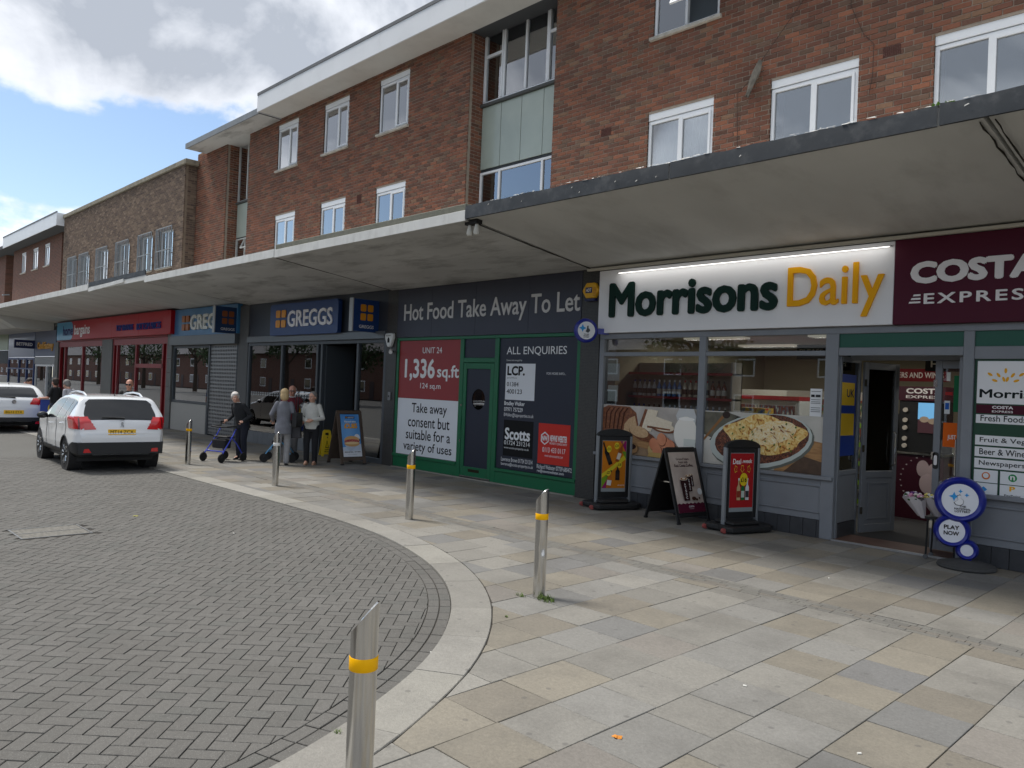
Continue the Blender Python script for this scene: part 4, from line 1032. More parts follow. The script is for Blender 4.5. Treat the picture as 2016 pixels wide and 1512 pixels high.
s_.ell(.66, .60, .135, .10, CRUST, -8); s_.ell(.655, .63, .125, .095, CRUMBW, -8); s_.poly([(.50, .62), (.58, .82), (.76, .72), (.74, .58)], CRUMBW); s_.poly([(.50, .62), (.74, .58), (.74, .55), (.50, .58)], CRUST)
s_.ell(.47, .40, .12, .10, CRUST, -10); s_.ell(.42, .47, .115, .12, CRUST, -12); s_.ell(.415, .485, .105, .11, CRUMB, -12)
s_.ell(.335, .13, .075, .11, WOODP); s_.ell(.33, .17, .062, .065, (52, 30, 26))
s_.ell(.665, .14, .145, .22, (196, 170, 118))
for a, b in ((.58, .26), (.635, .20), (.70, .30), (.66, .37), (.75, .25), (.62, .13)): s_.ell(a+.006, b-.012, .050, .13, (120, 66, 46), 15); s_.ell(a, b, .047, .125, food('egg_print', [(.3, (196, 116, 82)), (.7, (222, 150, 112))], 3) if 'egg_print' not in MATS else MATS['egg_print'], 15)
s_.poly([(.52, 0), (.80, 0), (.78, .10), (.54, .09)], (190, 160, 100))
s_.poly([(.83, .70), (.80, .86), (.83, 1), (.97, 1), (1, .86), (.99, .70)], (206, 208, 208)); s_.ell(.90, .52, .115, .33, (244, 240, 230)); s_.ell(.905, .80, .078, .035, (252, 250, 244))
s_.poly([(.89, .02), (.885, .42), (1, .42), (.99, .02)], (214, 218, 210)); s_.poly([(.895, .03), (.892, .28), (1, .28), (.99, .03)], (240, 238, 228))
pp = box('window_poster', (-6.615, -4.715, YF-.004, YF-.001, .87, 1.69), food('poster_pale', [(.3, (182, 180, 172)), (.7, (214, 210, 200))], 2.2), ms)
pp['label'] = 'baked pie in an oval dish picture'
s_ = Sheet(pp, -6.615, -4.715, .87, 1.69, YF-.005)
s_.poly([(.62, 0), (1, 0), (1, .55), (.80, .62)], WOODP); s_.poly([(.70, 0), (1, 0), (1, .22), (.85, .30)], food('print_shadow', [(.3, (66, 48, 36)), (.7, (96, 74, 56))], 6))
s_.poly([(0, .55), (.0, .98), (.22, .98), (.35, .90), (.08, .48)], food('cloth_print', [(.3, (72, 70, 58)), (.7, (116, 112, 96))], 5)); s_.poly([(.05, .45), (.30, .92), (.38, .88), (.12, .40)], (60, 58, 50))
s_.poly([(.0, .48), (.0, .42), (.17, .86), (.20, .92), (.16, .92)], (150, 108, 70)); s_.ell(.20, .94, .035, .07, (60, 50, 46))
s_.ell(.50, .47, .44, .50, (108, 112, 104), 10); s_.ell(.49, .50, .435, .49, (196, 204, 198), 10); s_.ell(.50, .53, .40, .44, MINCE, 10)
random.seed(5)
s_.poly([(.5+.335*math.cos(t)*(1+.10*math.sin(5*t))+.03, .62+.33*math.sin(t)*(1+.12*math.sin(4*t+1))) for t in [2*math.pi*i/60 for i in range(60)]], PIE)
s_.ell(.60, .66, .20, .20, food('pale_mash', [(.35, (238, 200, 120)), (.65, (252, 240, 206))], 18, 6, 2.0), 15)
for i in range(26):
    a, b = .25+random.random()*.55, .35+random.random()*.5; s_.ell(a, b, .006+random.random()*.006, .010+random.random()*.008, (84, 112, 48), random.uniform(0, 90), 7)
for i in range(22):
    a, b = .30+random.random()*.5, .40+random.random()*.45; s_.ell(a, b, .010+random.random()*.02, .008, (150, 84, 36), random.uniform(0, 180), 8)
nt_ = box('notice', (-4.93, -4.76, YF+.004, YF+.008, 1.66, 2.08), flat((232, 234, 236)), ms)
s_ = Sheet(nt_, -4.93, -4.76, 1.66, 2.08, YF+.003)
for v in (.9, .62, .55, .5, .35, .28, .22): s_.poly([(.1, v), (.9, v), (.9, v+.02), (.1, v+.02)], (120, 122, 126))
s_.poly([(.1, .72), (.4, .72), (.4, .8), (.1, .8)], (40, 40, 44)); s_.poly([(.5, .72), (.9, .72), (.9, .8), (.5, .8)], (60, 60, 64))
for k, (x0, z0, w, h, c) in enumerate(((-8.6, 1.76, .22, .28, (206, 212, 206)), (-8.62, 2.12, .26, .3, (198, 200, 196)))): box('notice', (x0, x0+w, YF+.03, YF+.033, z0, z0+h), flat(c), ms)
# right hand information board
BOARDG = mk('board_green', (18, 66, 46), .4)
rb = box('information_board', (-2.86, -1.2, YF-.008, YF+.02, .80, 2.50), BOARDG, ms)
def ib(x0, x1, z0, z1, c): return box('board_panel', (x0, x1, YF-.013, YF-.0085, z0, z1), flat(c), rb)
ib(-2.83, -1.25, 1.96, 2.475, (236, 236, 238)); ib(-2.83, -1.25, 1.84, 1.945, (74, 22, 40)); ib(-2.83, -1.25, 1.72, 1.825, (236, 236, 238))
for z in (1.455, 1.315, 1.175): ib(-2.83, -1.25, z, z+.118, (236, 236, 238))
for z in (1.005, .845): ib(-2.83, -2.575, z, z+.15, (232, 234, 236)); ib(-2.55, -2.28, z, z+.15, (232, 234, 236)); ib(-2.25, -1.9, z, z+.15, (232, 234, 236))
yt = YF-.0145; INK = flat((24, 34, 36))
text('Morrisons', -2.80, -1.98, 2.03, 2.135, yt, INK, rb, .025)
for ang, r_ in ((90, .16), (55, .13), (125, .13), (20, .12), (160, .12), (35, .20), (145, .20), (72, .06), (108, .06)):
    cx, cz = -2.53+r_*math.cos(R(ang))*1.0, 2.20+r_*math.sin(R(ang))
    MB().prism([(cx+.032*math.cos(t)*math.cos(R(ang))-.015*math.sin(t)*math.sin(R(ang)), cz+.032*math.cos(t)*math.sin(R(ang))+.015*math.sin(t)*math.cos(R(ang))) for t in [i*math.pi/6 for i in range(12)]], yt, yt+.0012).build('wheat_grain', flat((240, 176, 40)), rb, fix=True)
text('COSTA', -2.66, -2.44, 1.90, 1.935, yt, WHL, rb, .04); text('EXPRESS', -2.66, -2.44, 1.855, 1.88, yt, WHL, rb, .02)
for t_, z in (('Fresh Foods', 1.745), ('Fruit & Veg', 1.475), ('Beer & Wine', 1.34), ('Newspapers', 1.195)): text(t_, -2.78, -2.30, z, z+.075, yt, INK, rb, .01)
text('P', -2.45, -2.39, 1.065-.14, 1.125-.14, yt, flat((240, 180, 40)), rb, .04); text('PayPoint', -2.50, -2.33, .855, .885, yt, INK, rb, .01)
MB().prism(circ(-2.70, 1.085, .045), yt, yt+.001).build('rainbow_ring', flat((214, 120, 60)), rb, fix=True); MB().prism(circ(-2.70, 1.088, .03), yt-.001, yt-.0002).build('rainbow_ring', flat((236, 236, 236)), rb, fix=True)
MB().prism(circ(-2.42, 1.085, .045), yt, yt+.001).build('green_roundel', flat((40, 140, 80)), rb, fix=True); text('n', -2.445, -2.395, 1.06, 1.11, yt-.001, WHL, rb, .03)
MB().prism([(-2.76, .92), (-2.72, .955), (-2.68, .92), (-2.72, .885)], yt, yt+.001).build('blue_star', flat((60, 150, 220)), rb, fix=True)

# ------------------------------------------------------------------ vacant unit: hot food take away to let
GRN = mk('green_gloss_paint', (22, 104, 68), .4, var=.05, dirt=.12, dscale=4)
NAVY = mk('navy_vinyl', (30, 36, 54), .45, var=.04); FASC = mk('slate_fascia', (62, 63, 74), .4, .25, var=.05, vscale=2)
tl = thing('vacant_takeaway_front', 'green framed vacant takeaway shopfront covered with to let posters', 'shopfront', (-12, YF, 0), world=True)
tf = [box('fascia_panel', (a+.002, b-.002, YF-.06, YF, 2.985, 4.10), FASC, tl, bevel=.003) for a, b in ((-14.82, -13.55), (-13.55, -12.1), (-12.1, -10.55), (-10.55, -9.21))]
text('Hot Food Take Away To Let', -14.56, -9.24, 3.25, 3.745, YF-.061, mk('grey_letter', (214, 212, 210), .5), tl, 0.012, 0.008)
mb = MB(); g0, g1 = YF-.04, YF+.06
mb.box(-14.82, -9.21, g0, g1, 2.915, 2.982).box(-14.82, -14.74, g0, g1, .30, 2.915).box(-12.56, -12.44, g0, g1, 0.0, 2.915).box(-11.48, -11.36, g0, g1, 0.0, 2.915).box(-9.29, -9.21, g0, g1, .30, 2.915)
mb.box(-12.44, -11.48, g0+.004, g1, 2.42, 2.52)
mb.build('shop_frame', GRN, tl, bevel=.006)
for a, b in ((-14.82, -12.56), (-11.36, -9.21)):
    r = box('stall_riser', (a, b, YF-.03, YF+.06, 0.02, .30), GRN, tl); box('window_sill', (a, b, YF-.065, YF-.031, .255, .315), GRN, r, bevel=.005)
p1 = box('red_poster', (-14.735, -12.565, YF-.012, YF-.002, 1.60, 2.91), mk('dull_red_vinyl', (150, 52, 54), .5, var=.03), tl)
p2 = box('white_poster', (-14.735, -12.565, YF-.012, YF-.002, .32, 1.597), mk('white_vinyl', (226, 230, 236), .5), tl)
WT = flat((234, 236, 238)); BK = flat((26, 27, 32)); yt = YF-.0135
text('UNIT 24', -13.88, -13.20, 2.62, 2.755, yt, WT, p1, .004); text('1,336', -14.52, -13.42, 2.00, 2.50, yt, WT, p1, .03); text('sq.ft', -13.34, -12.60, 2.01, 2.36, yt, WT, p1, .022); text('124 sq.m', -13.92, -13.20, 1.80, 1.96, yt, WT, p1, .006)
for t_, a, b, z0, z1 in (('Take away', -14.20, -12.95, 1.22, 1.50), ('consent but', -14.32, -12.84, .96, 1.20), ('suitable for a', -14.38, -12.80, .68, .91), ('variety of uses', -14.46, -12.74, .365, .63)): text(t_, a, b, z0, z1, yt, BK, p2, .010)
box('transom_panel', (-12.44, -11.48, YF-.01, YF+.01, 2.52, 2.915), NAVY, tl)
mb = MB(); frame(mb, -12.43, -11.49, .03, 2.41, YF-.035, YF+.02, .10, .12, .22); dr = mb.build('door', GRN, tl, bevel=.005)
# door panel with a round hole
mb = MB(); hole = circ(-11.95, 1.66, .20, .215, 32); fr_ = [(-12.33, .25), (-11.59, .25), (-11.59, 2.29), (-12.33, 2.29)]
def ringface(mb, outer, inner, y):
    # outer rectangle to inner loop: fan by angle
    n = len(inner); cx = sum(p[0] for p in inner)/n; cz = sum(p[1] for p in inner)/n; x0, z0 = outer[0]; x1, z1 = outer[2]
    pr = []
    for px_, pz_ in inner:
        dx, dz = px_-cx, pz_-cz; t = min([(x1-cx)/dx if dx > 1e-6 else ((x0-cx)/dx if dx < -1e-6 else 1e9), (z1-cz)/dz if dz > 1e-6 else ((z0-cz)/dz if dz < -1e-6 else 1e9)])
        pr.append((cx+dx*t, cz+dz*t))
    vs = [(p[0], y, p[1]) for p in inner]+[(p[0], y, p[1]) for p in pr]; fs = []
    for i in range(n):
        k = (i+1) % n; fs.append((i, k, n+k, n+i))
    for cxz in outer:   # corners
        i = min(range(n), key=lambda k: (pr[k][0]-cxz[0])**2+(pr[k][1]-cxz[1])**2)
        a, b = i, None
        for q in ((i+1) % n, (i-1) % n):
            if abs(pr[q][0]-pr[i][0]) > 1e-4 and abs(pr[q][1]-pr[i][1]) > 1e-4: b = q
        if b is not None: vs.append((cxz[0], y, cxz[1])); fs.append((n+a, n+b, len(vs)-1))
    mb.add(vs, fs)
ringface(mb, fr_, hole, YF-.012); mb.build('door_panel', NAVY, dr)
MB().prism(circ(-11.95, 1.66, .21, .225, 32), YF, YF+.006).build('door_glass', GLASSD, dr, fix=True)
box('letter_slot', (-12.16, -11.82, YF-.042, YF-.0355, .15, .21), mk('bronze', (60, 52, 40), .4, .8), dr); box('kick_strip', (-12.43, -11.49, YF-.045, YF-.0355, .035, .06), STEEL, dr)
box('lock_plate', (-12.50, -12.44, YF-.05, YF-.0405, 1.0, 1.28), GRN, dr)
for z in (.75, 1.5): box('lock', (-12.47, -12.44, YF-.046, YF-.0405, z, z+.05), STEEL, dr)
p3 = box('navy_poster', (-11.355, -9.295, YF-.012, YF-.002, .32, 2.91), NAVY, tl)
text('ALL ENQUIRIES', -11.16, -9.56, 2.56, 2.74, yt, WT, p3, .003)
text('Owned and managed by', -11.16, -10.72, 2.445, 2.49, yt, WT, p3); text('FOR MORE INFO...', -10.05, -9.56, 2.20, 2.245, yt, WT, p3)
def panel(x0, x1, z0, z1, c): return box('printed_panel', (x0, x1, YF-.0135, YF-.0121, z0, z1), flat(c), p3)
panel(-11.16, -10.35, 1.69, 2.405, (228, 232, 238)); y2 = YF-.0145; INKD = flat((24, 26, 30))
text('LCP.', -11.12, -10.63, 2.17, 2.36, y2, INKD, p3, .04); text('part of MCore', -11.12, -10.85, 2.10, 2.14, y2, INKD, p3)
text('01384', -11.12, -10.79, 1.955, 2.04, y2, INKD, p3, .008); text('400123', -11.12, -10.69, 1.81, 1.90, y2, INKD, p3, .008)
for t_, x1, z0, z1, b in (('Bradley Walker', -10.60, 1.555, 1.66, .02), ('07971 757229', -10.65, 1.46, 1.54, .01), ('BWalker@lcpproperties.co.uk', -10.35, 1.34, 1.43, .0)): text(t_, -11.17, x1, z0, z1, yt, WT, p3, b)
panel(-11.16, -10.34, .58, 1.29, (22, 22, 24)); text('Scotts', -11.12, -10.42, .90, 1.14, y2, WT, p3, .035); text('01724 231214', -11.13, -10.42, .80, .885, y2, WT, p3, .004); text('www.scotts-property.co.uk', -11.13, -10.44, .71, .765, y2, WT, p3)
panel(-10.20, -9.40, .52, 1.28, (204, 58, 50)); text('NEWNS WEBSTER', -9.90, -9.47, .95, 1.07, y2, WT, p3, .04); text('PROPERTY CONSULTANTS', -9.90, -9.47, .895, .935, y2, WT, p3, .005)
text('0113 433 0117', -10.08, -9.50, .74, .835, y2, WT, p3, .006); text('WWW.NEWNSWEBSTER.COM', -10.02, -9.56, .655, .69, y2, WT, p3)
hx = circ(-10.03, 1.0, .115, .125, 6, 30, 390); hexo = MB().prism(hx[:6], y2, y2+.0009).build('emblem_hexagon', WT, p3, fix=True); MB().prism(circ(-10.03, 1.0, .09, .10, 6, 30, 390)[:6], y2-.001, y2-.0002).build('emblem_hexagon', flat((204, 58, 50)), p3, fix=True); text('NW', -10.10, -9.96, .95, 1.05, y2-.002, WT, p3, .04)
for t_, a, b, z0, z1 in (('Lawrence Brown 01724 231214', -11.2, -10.33, .47, .55), ('lawrence@scotts-property.co.uk', -11.2, -10.31, .37, .45), ('Richard Webster 07739 680472', -10.21, -9.33, .42, .50), ('rw@newnswebster.com', -10.2, -9.52, .335, .41)): text(t_, a, b, z0, z1, yt, WT, p3, .004)
box('back_board', (-14.8, -9.22, YF+.12, YF+.14, 0, 4.0), DARKIN, tl)
box('threshold_strip', (-14.82, -9.2, YF-.09, YF-.042, -.02, .02), mk('concrete_sill', (150, 146, 138), .9, var=.15), tl)

# ------------------------------------------------------------------ bakery, new front
ANTH = mk('anthracite_frame', (74, 79, 84), .45); GFASC = mk('bakery_fascia', (58, 63, 72), .4, .2); GBLUE = mk('bakery_blue', (30, 62, 118), .35); ORNG = mk('bakery_gold', (226, 150, 36), .4); ALU = MATS['alu']
gn = thing('bakery_shopfront', 'dark grey bakery shopfront with blue sign and open doorway behind the group of people', 'shopfront', (-19, YF, 0), world=True)
box('fascia_panel', (-22.40, -15.24, YF-.04, YF+.02, 3.16, 4.14), GFASC, gn)
box('fascia_trim', (-22.38, -15.24, YF-.12, YF+.02, 2.975, 3.155), mk('satin_trim', (112, 115, 118), .35, .6), gn, bevel=.004)
def squares(parent, x0, x1, z0, z1, y, mat, th=.02):
    w = (x1-x0)*.43; h = (z1-z0)*.43
    for a in (x0, x1-w):
        for b in (z0, z1-h): MB().prism(rrect(a, a+w, b, b+h, min(w, h)*.2, 3), y-th, y).build('logo_square', mat, parent, fix=True)
sg = MB().prism(rrect(-20.75, -17.15, 3.14, 4.02, .08), YF-.22, YF-.10).build('sign_board', GBLUE, gn, fix=True, bevel=.006)
squares(sg, -20.38, -19.82, 3.36, 3.84, YF-.221, ORNG); text('GREGGS', -19.70, -17.38, 3.36, 3.81, YF-.221, WHL, sg, .018, .025)
mb = MB(); q0, q1 = YF-.05, YF+.05
mb.box(-22.40, -15.24, q0, q1, 2.88, 2.97)
for a in (-22.40, -20.36, -18.42, -18.20, -16.50, -15.33): mb.box(a, a+.09, q0, q1, .35 if a < -18.3 else 0.0, 2.88)
mb.build('shop_frame', ANTH, gn, bevel=.005)
box('window_pane', (-22.31, -20.36, YF, YF+.008, .35, 2.88), GLASSD, gn); box('window_pane', (-20.27, -18.42, YF, YF+.008, .35, 2.88), GLASSD, gn); box('window_pane', (-16.41, -15.33, YF, YF+.008, .12, 2.88), GLASSD, gn)
box('bottom_rail', (-16.41, -15.33, q0, q1, 0, .12), ANTH, gn)
n = 14
for i in range(n): a = -22.4+(4.07)*i/n; box('plinth_tile', (a+.004, a+4.07/n-.004, YF-.06, YF+.05, 0, .345), mk('grey_plinth_tile', (104, 108, 112), .5, var=.08), gn, bevel=.003)
interior(gn, -22.3, -15.25, 5.5, mk('dark_interior', (112, 102, 94), .9), mk('brown_floor', (70, 60, 54), .5), mk('dark_ceiling', (58, 58, 60), .9), 3.0)
IBR = FBR
box('brick_feature_wall', (-19.2, -16.0, 14.6, 14.7, .9, 3.0), IBR, gn); box('timber_dado', (-19.2, -16.0, 14.55, 14.7, 0, .9), mk('dado_wood', (72, 54, 42), .6), gn)
box('open_door_edge', (-18.11, -18.05, YF+.05, YF+.9, 0, 2.85), ANTH, gn)
rf_ = MB(); frame(rf_, -21.1, -20.0, 1.75, 2.35, 12.6, 12.66, .12); rf_.build('menu_frame', mk('pale_frame', (150, 152, 150), .5), gn)
gp = box('pizza_poster', (-15.98, -15.42, YF+.06, YF+.064, 1.30, 2.30), flat((44, 66, 130)), gn)
s_ = Sheet(gp, -15.98, -15.42, 1.30, 2.30, YF+.059); s_.text('4 SLICE', .25, .9, .78, .88, (220, 224, 230), .02); s_.text('PIZZA BOXES', .1, .98, .64, .75, (220, 224, 230), .02); s_.poly([(.1, .05), (.95, .05), (.9, .40), (.2, .32)], food('pizza_print', [(.3, (120, 60, 30)), (.7, (226, 150, 70))], 20)); s_.poly([(.45, .02), (.75, .02), (.6, .3)], (50, 70, 150))
gp2 = box('window_poster', (-19.0, -18.5, YF+.06, YF+.064, .95, 2.25), flat((66, 120, 150)), gn); s_ = Sheet(gp2, -19.0, -18.5, .95, 2.25, YF+.059); s_.ell(.5, .2, .4, .12, (190, 160, 70)); s_.poly([(.1, .7), (.9, .7), (.9, .8), (.1, .8)], (170, 200, 210))
gst = MB()
for i in range(26):
    x = -22.2+i*.145
    if abs(x+20.3) < .1: continue
    for dz in (0, .06):
        for dx in (0, .05): gst.add([(x+dx, YF-.003, 1.42+dz), (x+dx+.035, YF-.003, 1.42+dz), (x+dx+.035, YF-.003, 1.462+dz), (x+dx, YF-.003, 1.462+dz)], [(0, 1, 2, 3)])
props(gst.build('window_dots', flat((176, 180, 182)), gn), kind='stuff')
def blade(name, label, X, z0, z1, y0, dull):
    b = thing(name, label, 'sign', (X, YF, 0), world=True)
    MB().box(X-.13, X, y0, YF-.02, z0, z1).build('sign_box', GBLUE if not dull else mk('dull_blue', (34, 60, 100), .4), b, bevel=.006)
    box('edge_strip', (X-.14, X+.004, y0-.03, y0-.001, z0-.01, z1+.01), mk('pale_edge', (170, 172, 172), .4), b)
    Mb = Matrix.Translation((X+.002, 0, 0)) @ Matrix.Rotation(R(90), 4, 'Z')      # local x -> world y, faces +x
    w = YF-.02-y0; c = y0+w/2; h = z1-z0
    for a in (-.24, .03):
        for q in (.34, .62):
            MB(Mb).prism(rrect(c+a*w, c+(a+.21)*w, z0+q*h, z0+(q+.22)*h, .03, 3), -.006, 0).build('logo_square', ORNG if not dull else mk('dull_orange', (150, 84, 44), .5), b, fix=True)
    text('GREGGS', c-.28*w, c+.28*w, z0+.10*h, z0+.20*h, -.004, WHL, b, .01, M=Mb)
    return b
blade('projecting_sign', 'square blue projecting bakery sign with four orange squares above the open doorway', -15.61, 3.12, 3.88, 9.98, False)
blade('projecting_sign', 'faded square projecting bakery sign above the closed roller shutter', -23.10, 3.26, 4.06, 9.93, True)

# ------------------------------------------------------------------ bakery, old front with roller shutter
go = thing('old_bakery_shopfront', 'old pale blue bakery shopfront with roller shutter and granite riser', 'shopfront', (-25.7, YF, 0), world=True)
LBLUE = mk('pale_blue_panel', (66, 124, 170), .3, var=.04, coat=.05)
sg = box('fascia_panel', (-28.28, -23.04, YF-.14, YF+.02, 3.28, 4.20), LBLUE, go, bevel=.004)
squares(sg, -27.25, -26.66, 3.46, 3.96, YF-.142, mk('brown_orange', (176, 104, 52), .4), .05); text('GREGGS', -26.52, -23.6, 3.46, 3.97, YF-.142, mk('cream_letter', (222, 222, 214), .4), sg, .028, .06)
box('fascia_trim', (-28.28, -23.04, YF-.20, YF+.02, 2.96, 3.275), mk('satin_trim', (112, 115, 118), .35, .6), go, bevel=.005)
mb = MB(); frame(mb, -28.28, -25.20, .96, 2.955, YF-.04, YF+.05, .09); mb.box(-25.30, -25.18, YF-.05, YF+.05, 0, .96); mb.build('shop_frame', ANTH, go, bevel=.004)
box('window_pane', (-28.19, -25.29, YF, YF+.008, 1.05, 2.87), glass('reflecting_glass', (.5, .55, .55), 3.0), go)
box('stall_riser', (-28.28, -25.31, YF-.05, YF+.05, 0, .955), mk('pale_granite', (168, 166, 160), .6, var=.25, vscale=60), go, bevel=.005)
box('shop_backdrop', (-28.2, -25.25, YF+.9, YF+.95, 0, 3.0), mk('whitened', (150, 158, 156), .9, var=.2, vscale=1.5), go)
SHUT = mk('shutter_steel', (150, 150, 150), .45, .5, var=.08)
sm_ = MB(); W_ = 2.0
for z0_, z1_ in ((0, .026), (.09, .118)): sm_.box(0, W_, -.012, .012, z0_, z1_)
nh = 16
for i in range(nh+1): a = (W_-.05)*i/nh; sm_.box(a, a+.05, -.010, .010, .026, .09)
sme = sm_.mesh('shutter_slat'); sme.materials.append(SHUT)
for i in range(24): o = link('shutter_slat', sme, go); o.location = Vector((-25.16, YF-.01, .04+i*.121))-ORG[go.name]
box('shutter_backing', (-25.16, -23.16, YF+.08, YF+.09, 0, 2.95), mk('shutter_dark', (70, 72, 74), .5), go)
for x in (-25.18, -23.16): box('shutter_guide', (x-.03, x+.03, YF-.05, YF+.05, 0, 2.955), ANTH, go)
box('shutter_end', (-23.13, -23.04, YF-.04, YF+.06, 0, 2.955), MATS['grey_render'], go)

# ------------------------------------------------------------------ discount store (red)
RED = mk('red_sign_panel', (172, 16, 32), .35, coat=.05, spec=.15); REDF = mk('red_frame_paint', (140, 24, 32), .4, var=.05)
hb = thing('discount_store_front', 'red discount store shopfront with glossy red and blue fascia', 'shopfront', (-36, YF, 0), world=True)
for a, b in ((-40.1, -34.3), (-34.3, -31.2), (-31.2, -28.0)): box('fascia_panel', (a+.004, b-.004, 10.45, 10.60, 3.36, 4.20), RED, hb, bevel=.004)
box('fascia_panel', (-42.35, -40.104, 10.45, 10.60, 3.36, 4.20), mk('sky_blue_panel', (60, 150, 190), .3, coat=.1), hb, bevel=.004)
MB().prism(circ(-40.1, 3.78, .42, .42, 20, -90, 90), 10.446, 10.4495).build('blue_bulge', MATS['sky_blue_panel'], hb, fix=True)
text('home', -41.3, -39.72, 3.55, 4.02, 10.444, flat((60, 40, 96)), hb, .03); text('bargains', -39.5, -37.2, 3.44, 4.02, 10.444, WHL, hb, .03)
text('TOP BRANDS', -33.7, -31.75, 3.60, 3.83, 10.449, flat((56, 72, 140)), hb, .012, .03); text('BOTTOM PRICES', -31.35, -28.9, 3.58, 3.83, 10.449, flat((56, 72, 140)), hb, .012, .03)
box('red_soffit_board', (-42.9, -28.74, 10.61, YF, 3.30, 4.27), REDF, hb)
mb = MB(); r0, r1 = YF-.06, YF+.06
mb.box(-42.7, -28.76, r0, r1, 3.05, 3.29)
for a in (-42.6, -41.8, -39.0, -36.2, -34.7, -34.3, -32.1, -29.3, -28.9): mb.box(a, a+.12, r0, r1, 0, 3.05)
mb.box(-32.0, -29.2, r0, r1, 2.15, 2.30)
mb.build('shop_frame', REDF, hb)
for a, b in ((-41.7, -39.0), (-38.9, -36.2), (-34.2, -32.1), (-31.98, -29.3)): box('window_pane', (a, b, YF, YF+.008, .1, 3.05), GLASSD, hb)
for a, b in ((-43.3, -42.75), (-36.05, -34.75)): box('stone_pier', (a, b, YF-.1, YF+.2, 0, 3.3), STONEP, hb)
interior(hb, -42.7, -28.8, 5, mk('store_wall', (130, 124, 112), .9), mk('brown_floor', (70, 60, 54), .5), MATS['dark_ceiling'], 3.1)
box('counter', (-31.6, -29.6, 12.4, 13.0, 0, 1.0), mk('till_counter', (70, 72, 76), .5), hb); box('upper_sign', (-31.6, -29.6, YF+.3, YF+.34, 2.35, 2.95), DARKIN, hb)
# ------------------------------------------------------------------ card shop and bookmaker
cf = thing('card_shop_front', 'slate blue card shop front with gold lettering and white framed door', 'shopfront', (-45.5, YF, 0), world=True)
box('fascia_panel', (-47.4, -43.4, YF-.05, YF+.02, 2.62, 3.92), mk('slate_blue', (96, 104, 126), .5), cf)
text('Card Factory', -46.7, -43.75, 2.88, 3.36, YF-.051, mk('gold_letter', (220, 160, 60), .4), cf, .03, .05)
box('lower_panel', (-47.3, -43.4, YF-.06, YF, 2.22, 2.60), mk('grey_panel', (140, 142, 144), .5), cf)
mb = MB(); frame(mb, -47.2, -43.5, 0, 2.2, YF-.04, YF+.05, .1); mb.box(-45.1, -44.98, YF-.04, YF+.05, .1, 2.1); mb.build('shop_frame', UPVC, cf)
box('window_pane', (-47.1, -45.1, YF, YF+.006, .1, 2.1), GLASSS, cf); box('display_wall', (-47.2, -43.5, YF+.8, YF+.85, 0, 2.4), food('card_display', [(.35, (60, 90, 120)), (.65, (200, 196, 180)), (.5, (120, 130, 140))], 4.5), cf)
bf = thing('bookmaker_front', 'blue framed bookmaker shopfront at the far end of the parade', 'shopfront', (-50.5, YF, 0), world=True)
box('fascia_panel', (-53.4, -47.5, YF-.05, YF+.02, 2.58, 3.92), mk('bookmaker_blue', (70, 90, 132), .3, coat=.4), bf)
mb = MB(); frame(mb, -53.4, -47.5, 0, 2.56, YF-.05, YF+.05, .12); mb.box(-50.9, -50.75, YF-.05, YF+.05, .1, 2.5).box(-49.2, -49.05, YF-.05, YF+.05, .1, 2.5).box(-53.3, -47.6, YF-.045, YF+.04, 1.9, 1.98); mb.build('shop_frame', mk('royal_blue_frame', (34, 60, 116), .4), bf)
box('window_pane', (-53.3, -47.6, YF, YF+.006, .1, 2.5), GLASSS, bf); box('display_wall', (-53.4, -47.5, YF+.8, YF+.85, 0, 2.5), food('office_display', [(.35, (90, 100, 110)), (.65, (216, 214, 204)), (.5, (160, 164, 164))], 2.5), bf)
bs = thing('projecting_sign', 'navy projecting bookmaker sign at the far end of the canopy', 'sign', (-47.45, YF, 0), world=True)
MB().box(-47.6, -47.45, 9.75, YF-.06, 3.02, 3.46).build('sign_box', mk('navy_sign', (26, 36, 78), .4), bs)
Mb = Matrix.Translation((-47.448, 0, 0)) @ Matrix.Rotation(R(90), 4, 'Z'); text('BETFRED', 9.84, 10.58, 3.15, 3.32, -.003, WHL, bs, .03, M=Mb)
ot = thing('pale_green_shopfront', 'pale green shopfront at the left edge beyond the bookmaker', 'shopfront', (-58, YF, 0), world=True)
box('fascia_panel', (-64, -53.6, YF-.05, YF+.02, 3.0, 3.92), mk('pale_green_sign', (150, 166, 140), .4), ot)
box('dark_header', (-64, -53.6, YF-.03, YF+.02, 2.2, 2.98), DARKF, ot); box('window_pane', (-64, -53.6, YF, YF+.006, .3, 2.2), GLASSS, ot); box('display_wall', (-64, -53.6, YF+.8, YF+.85, 0, 2.5), MATS['office_display'], ot); box('stall_riser', (-64, -53.6, YF-.03, YF+.02, 0, .3), ANTH, ot)

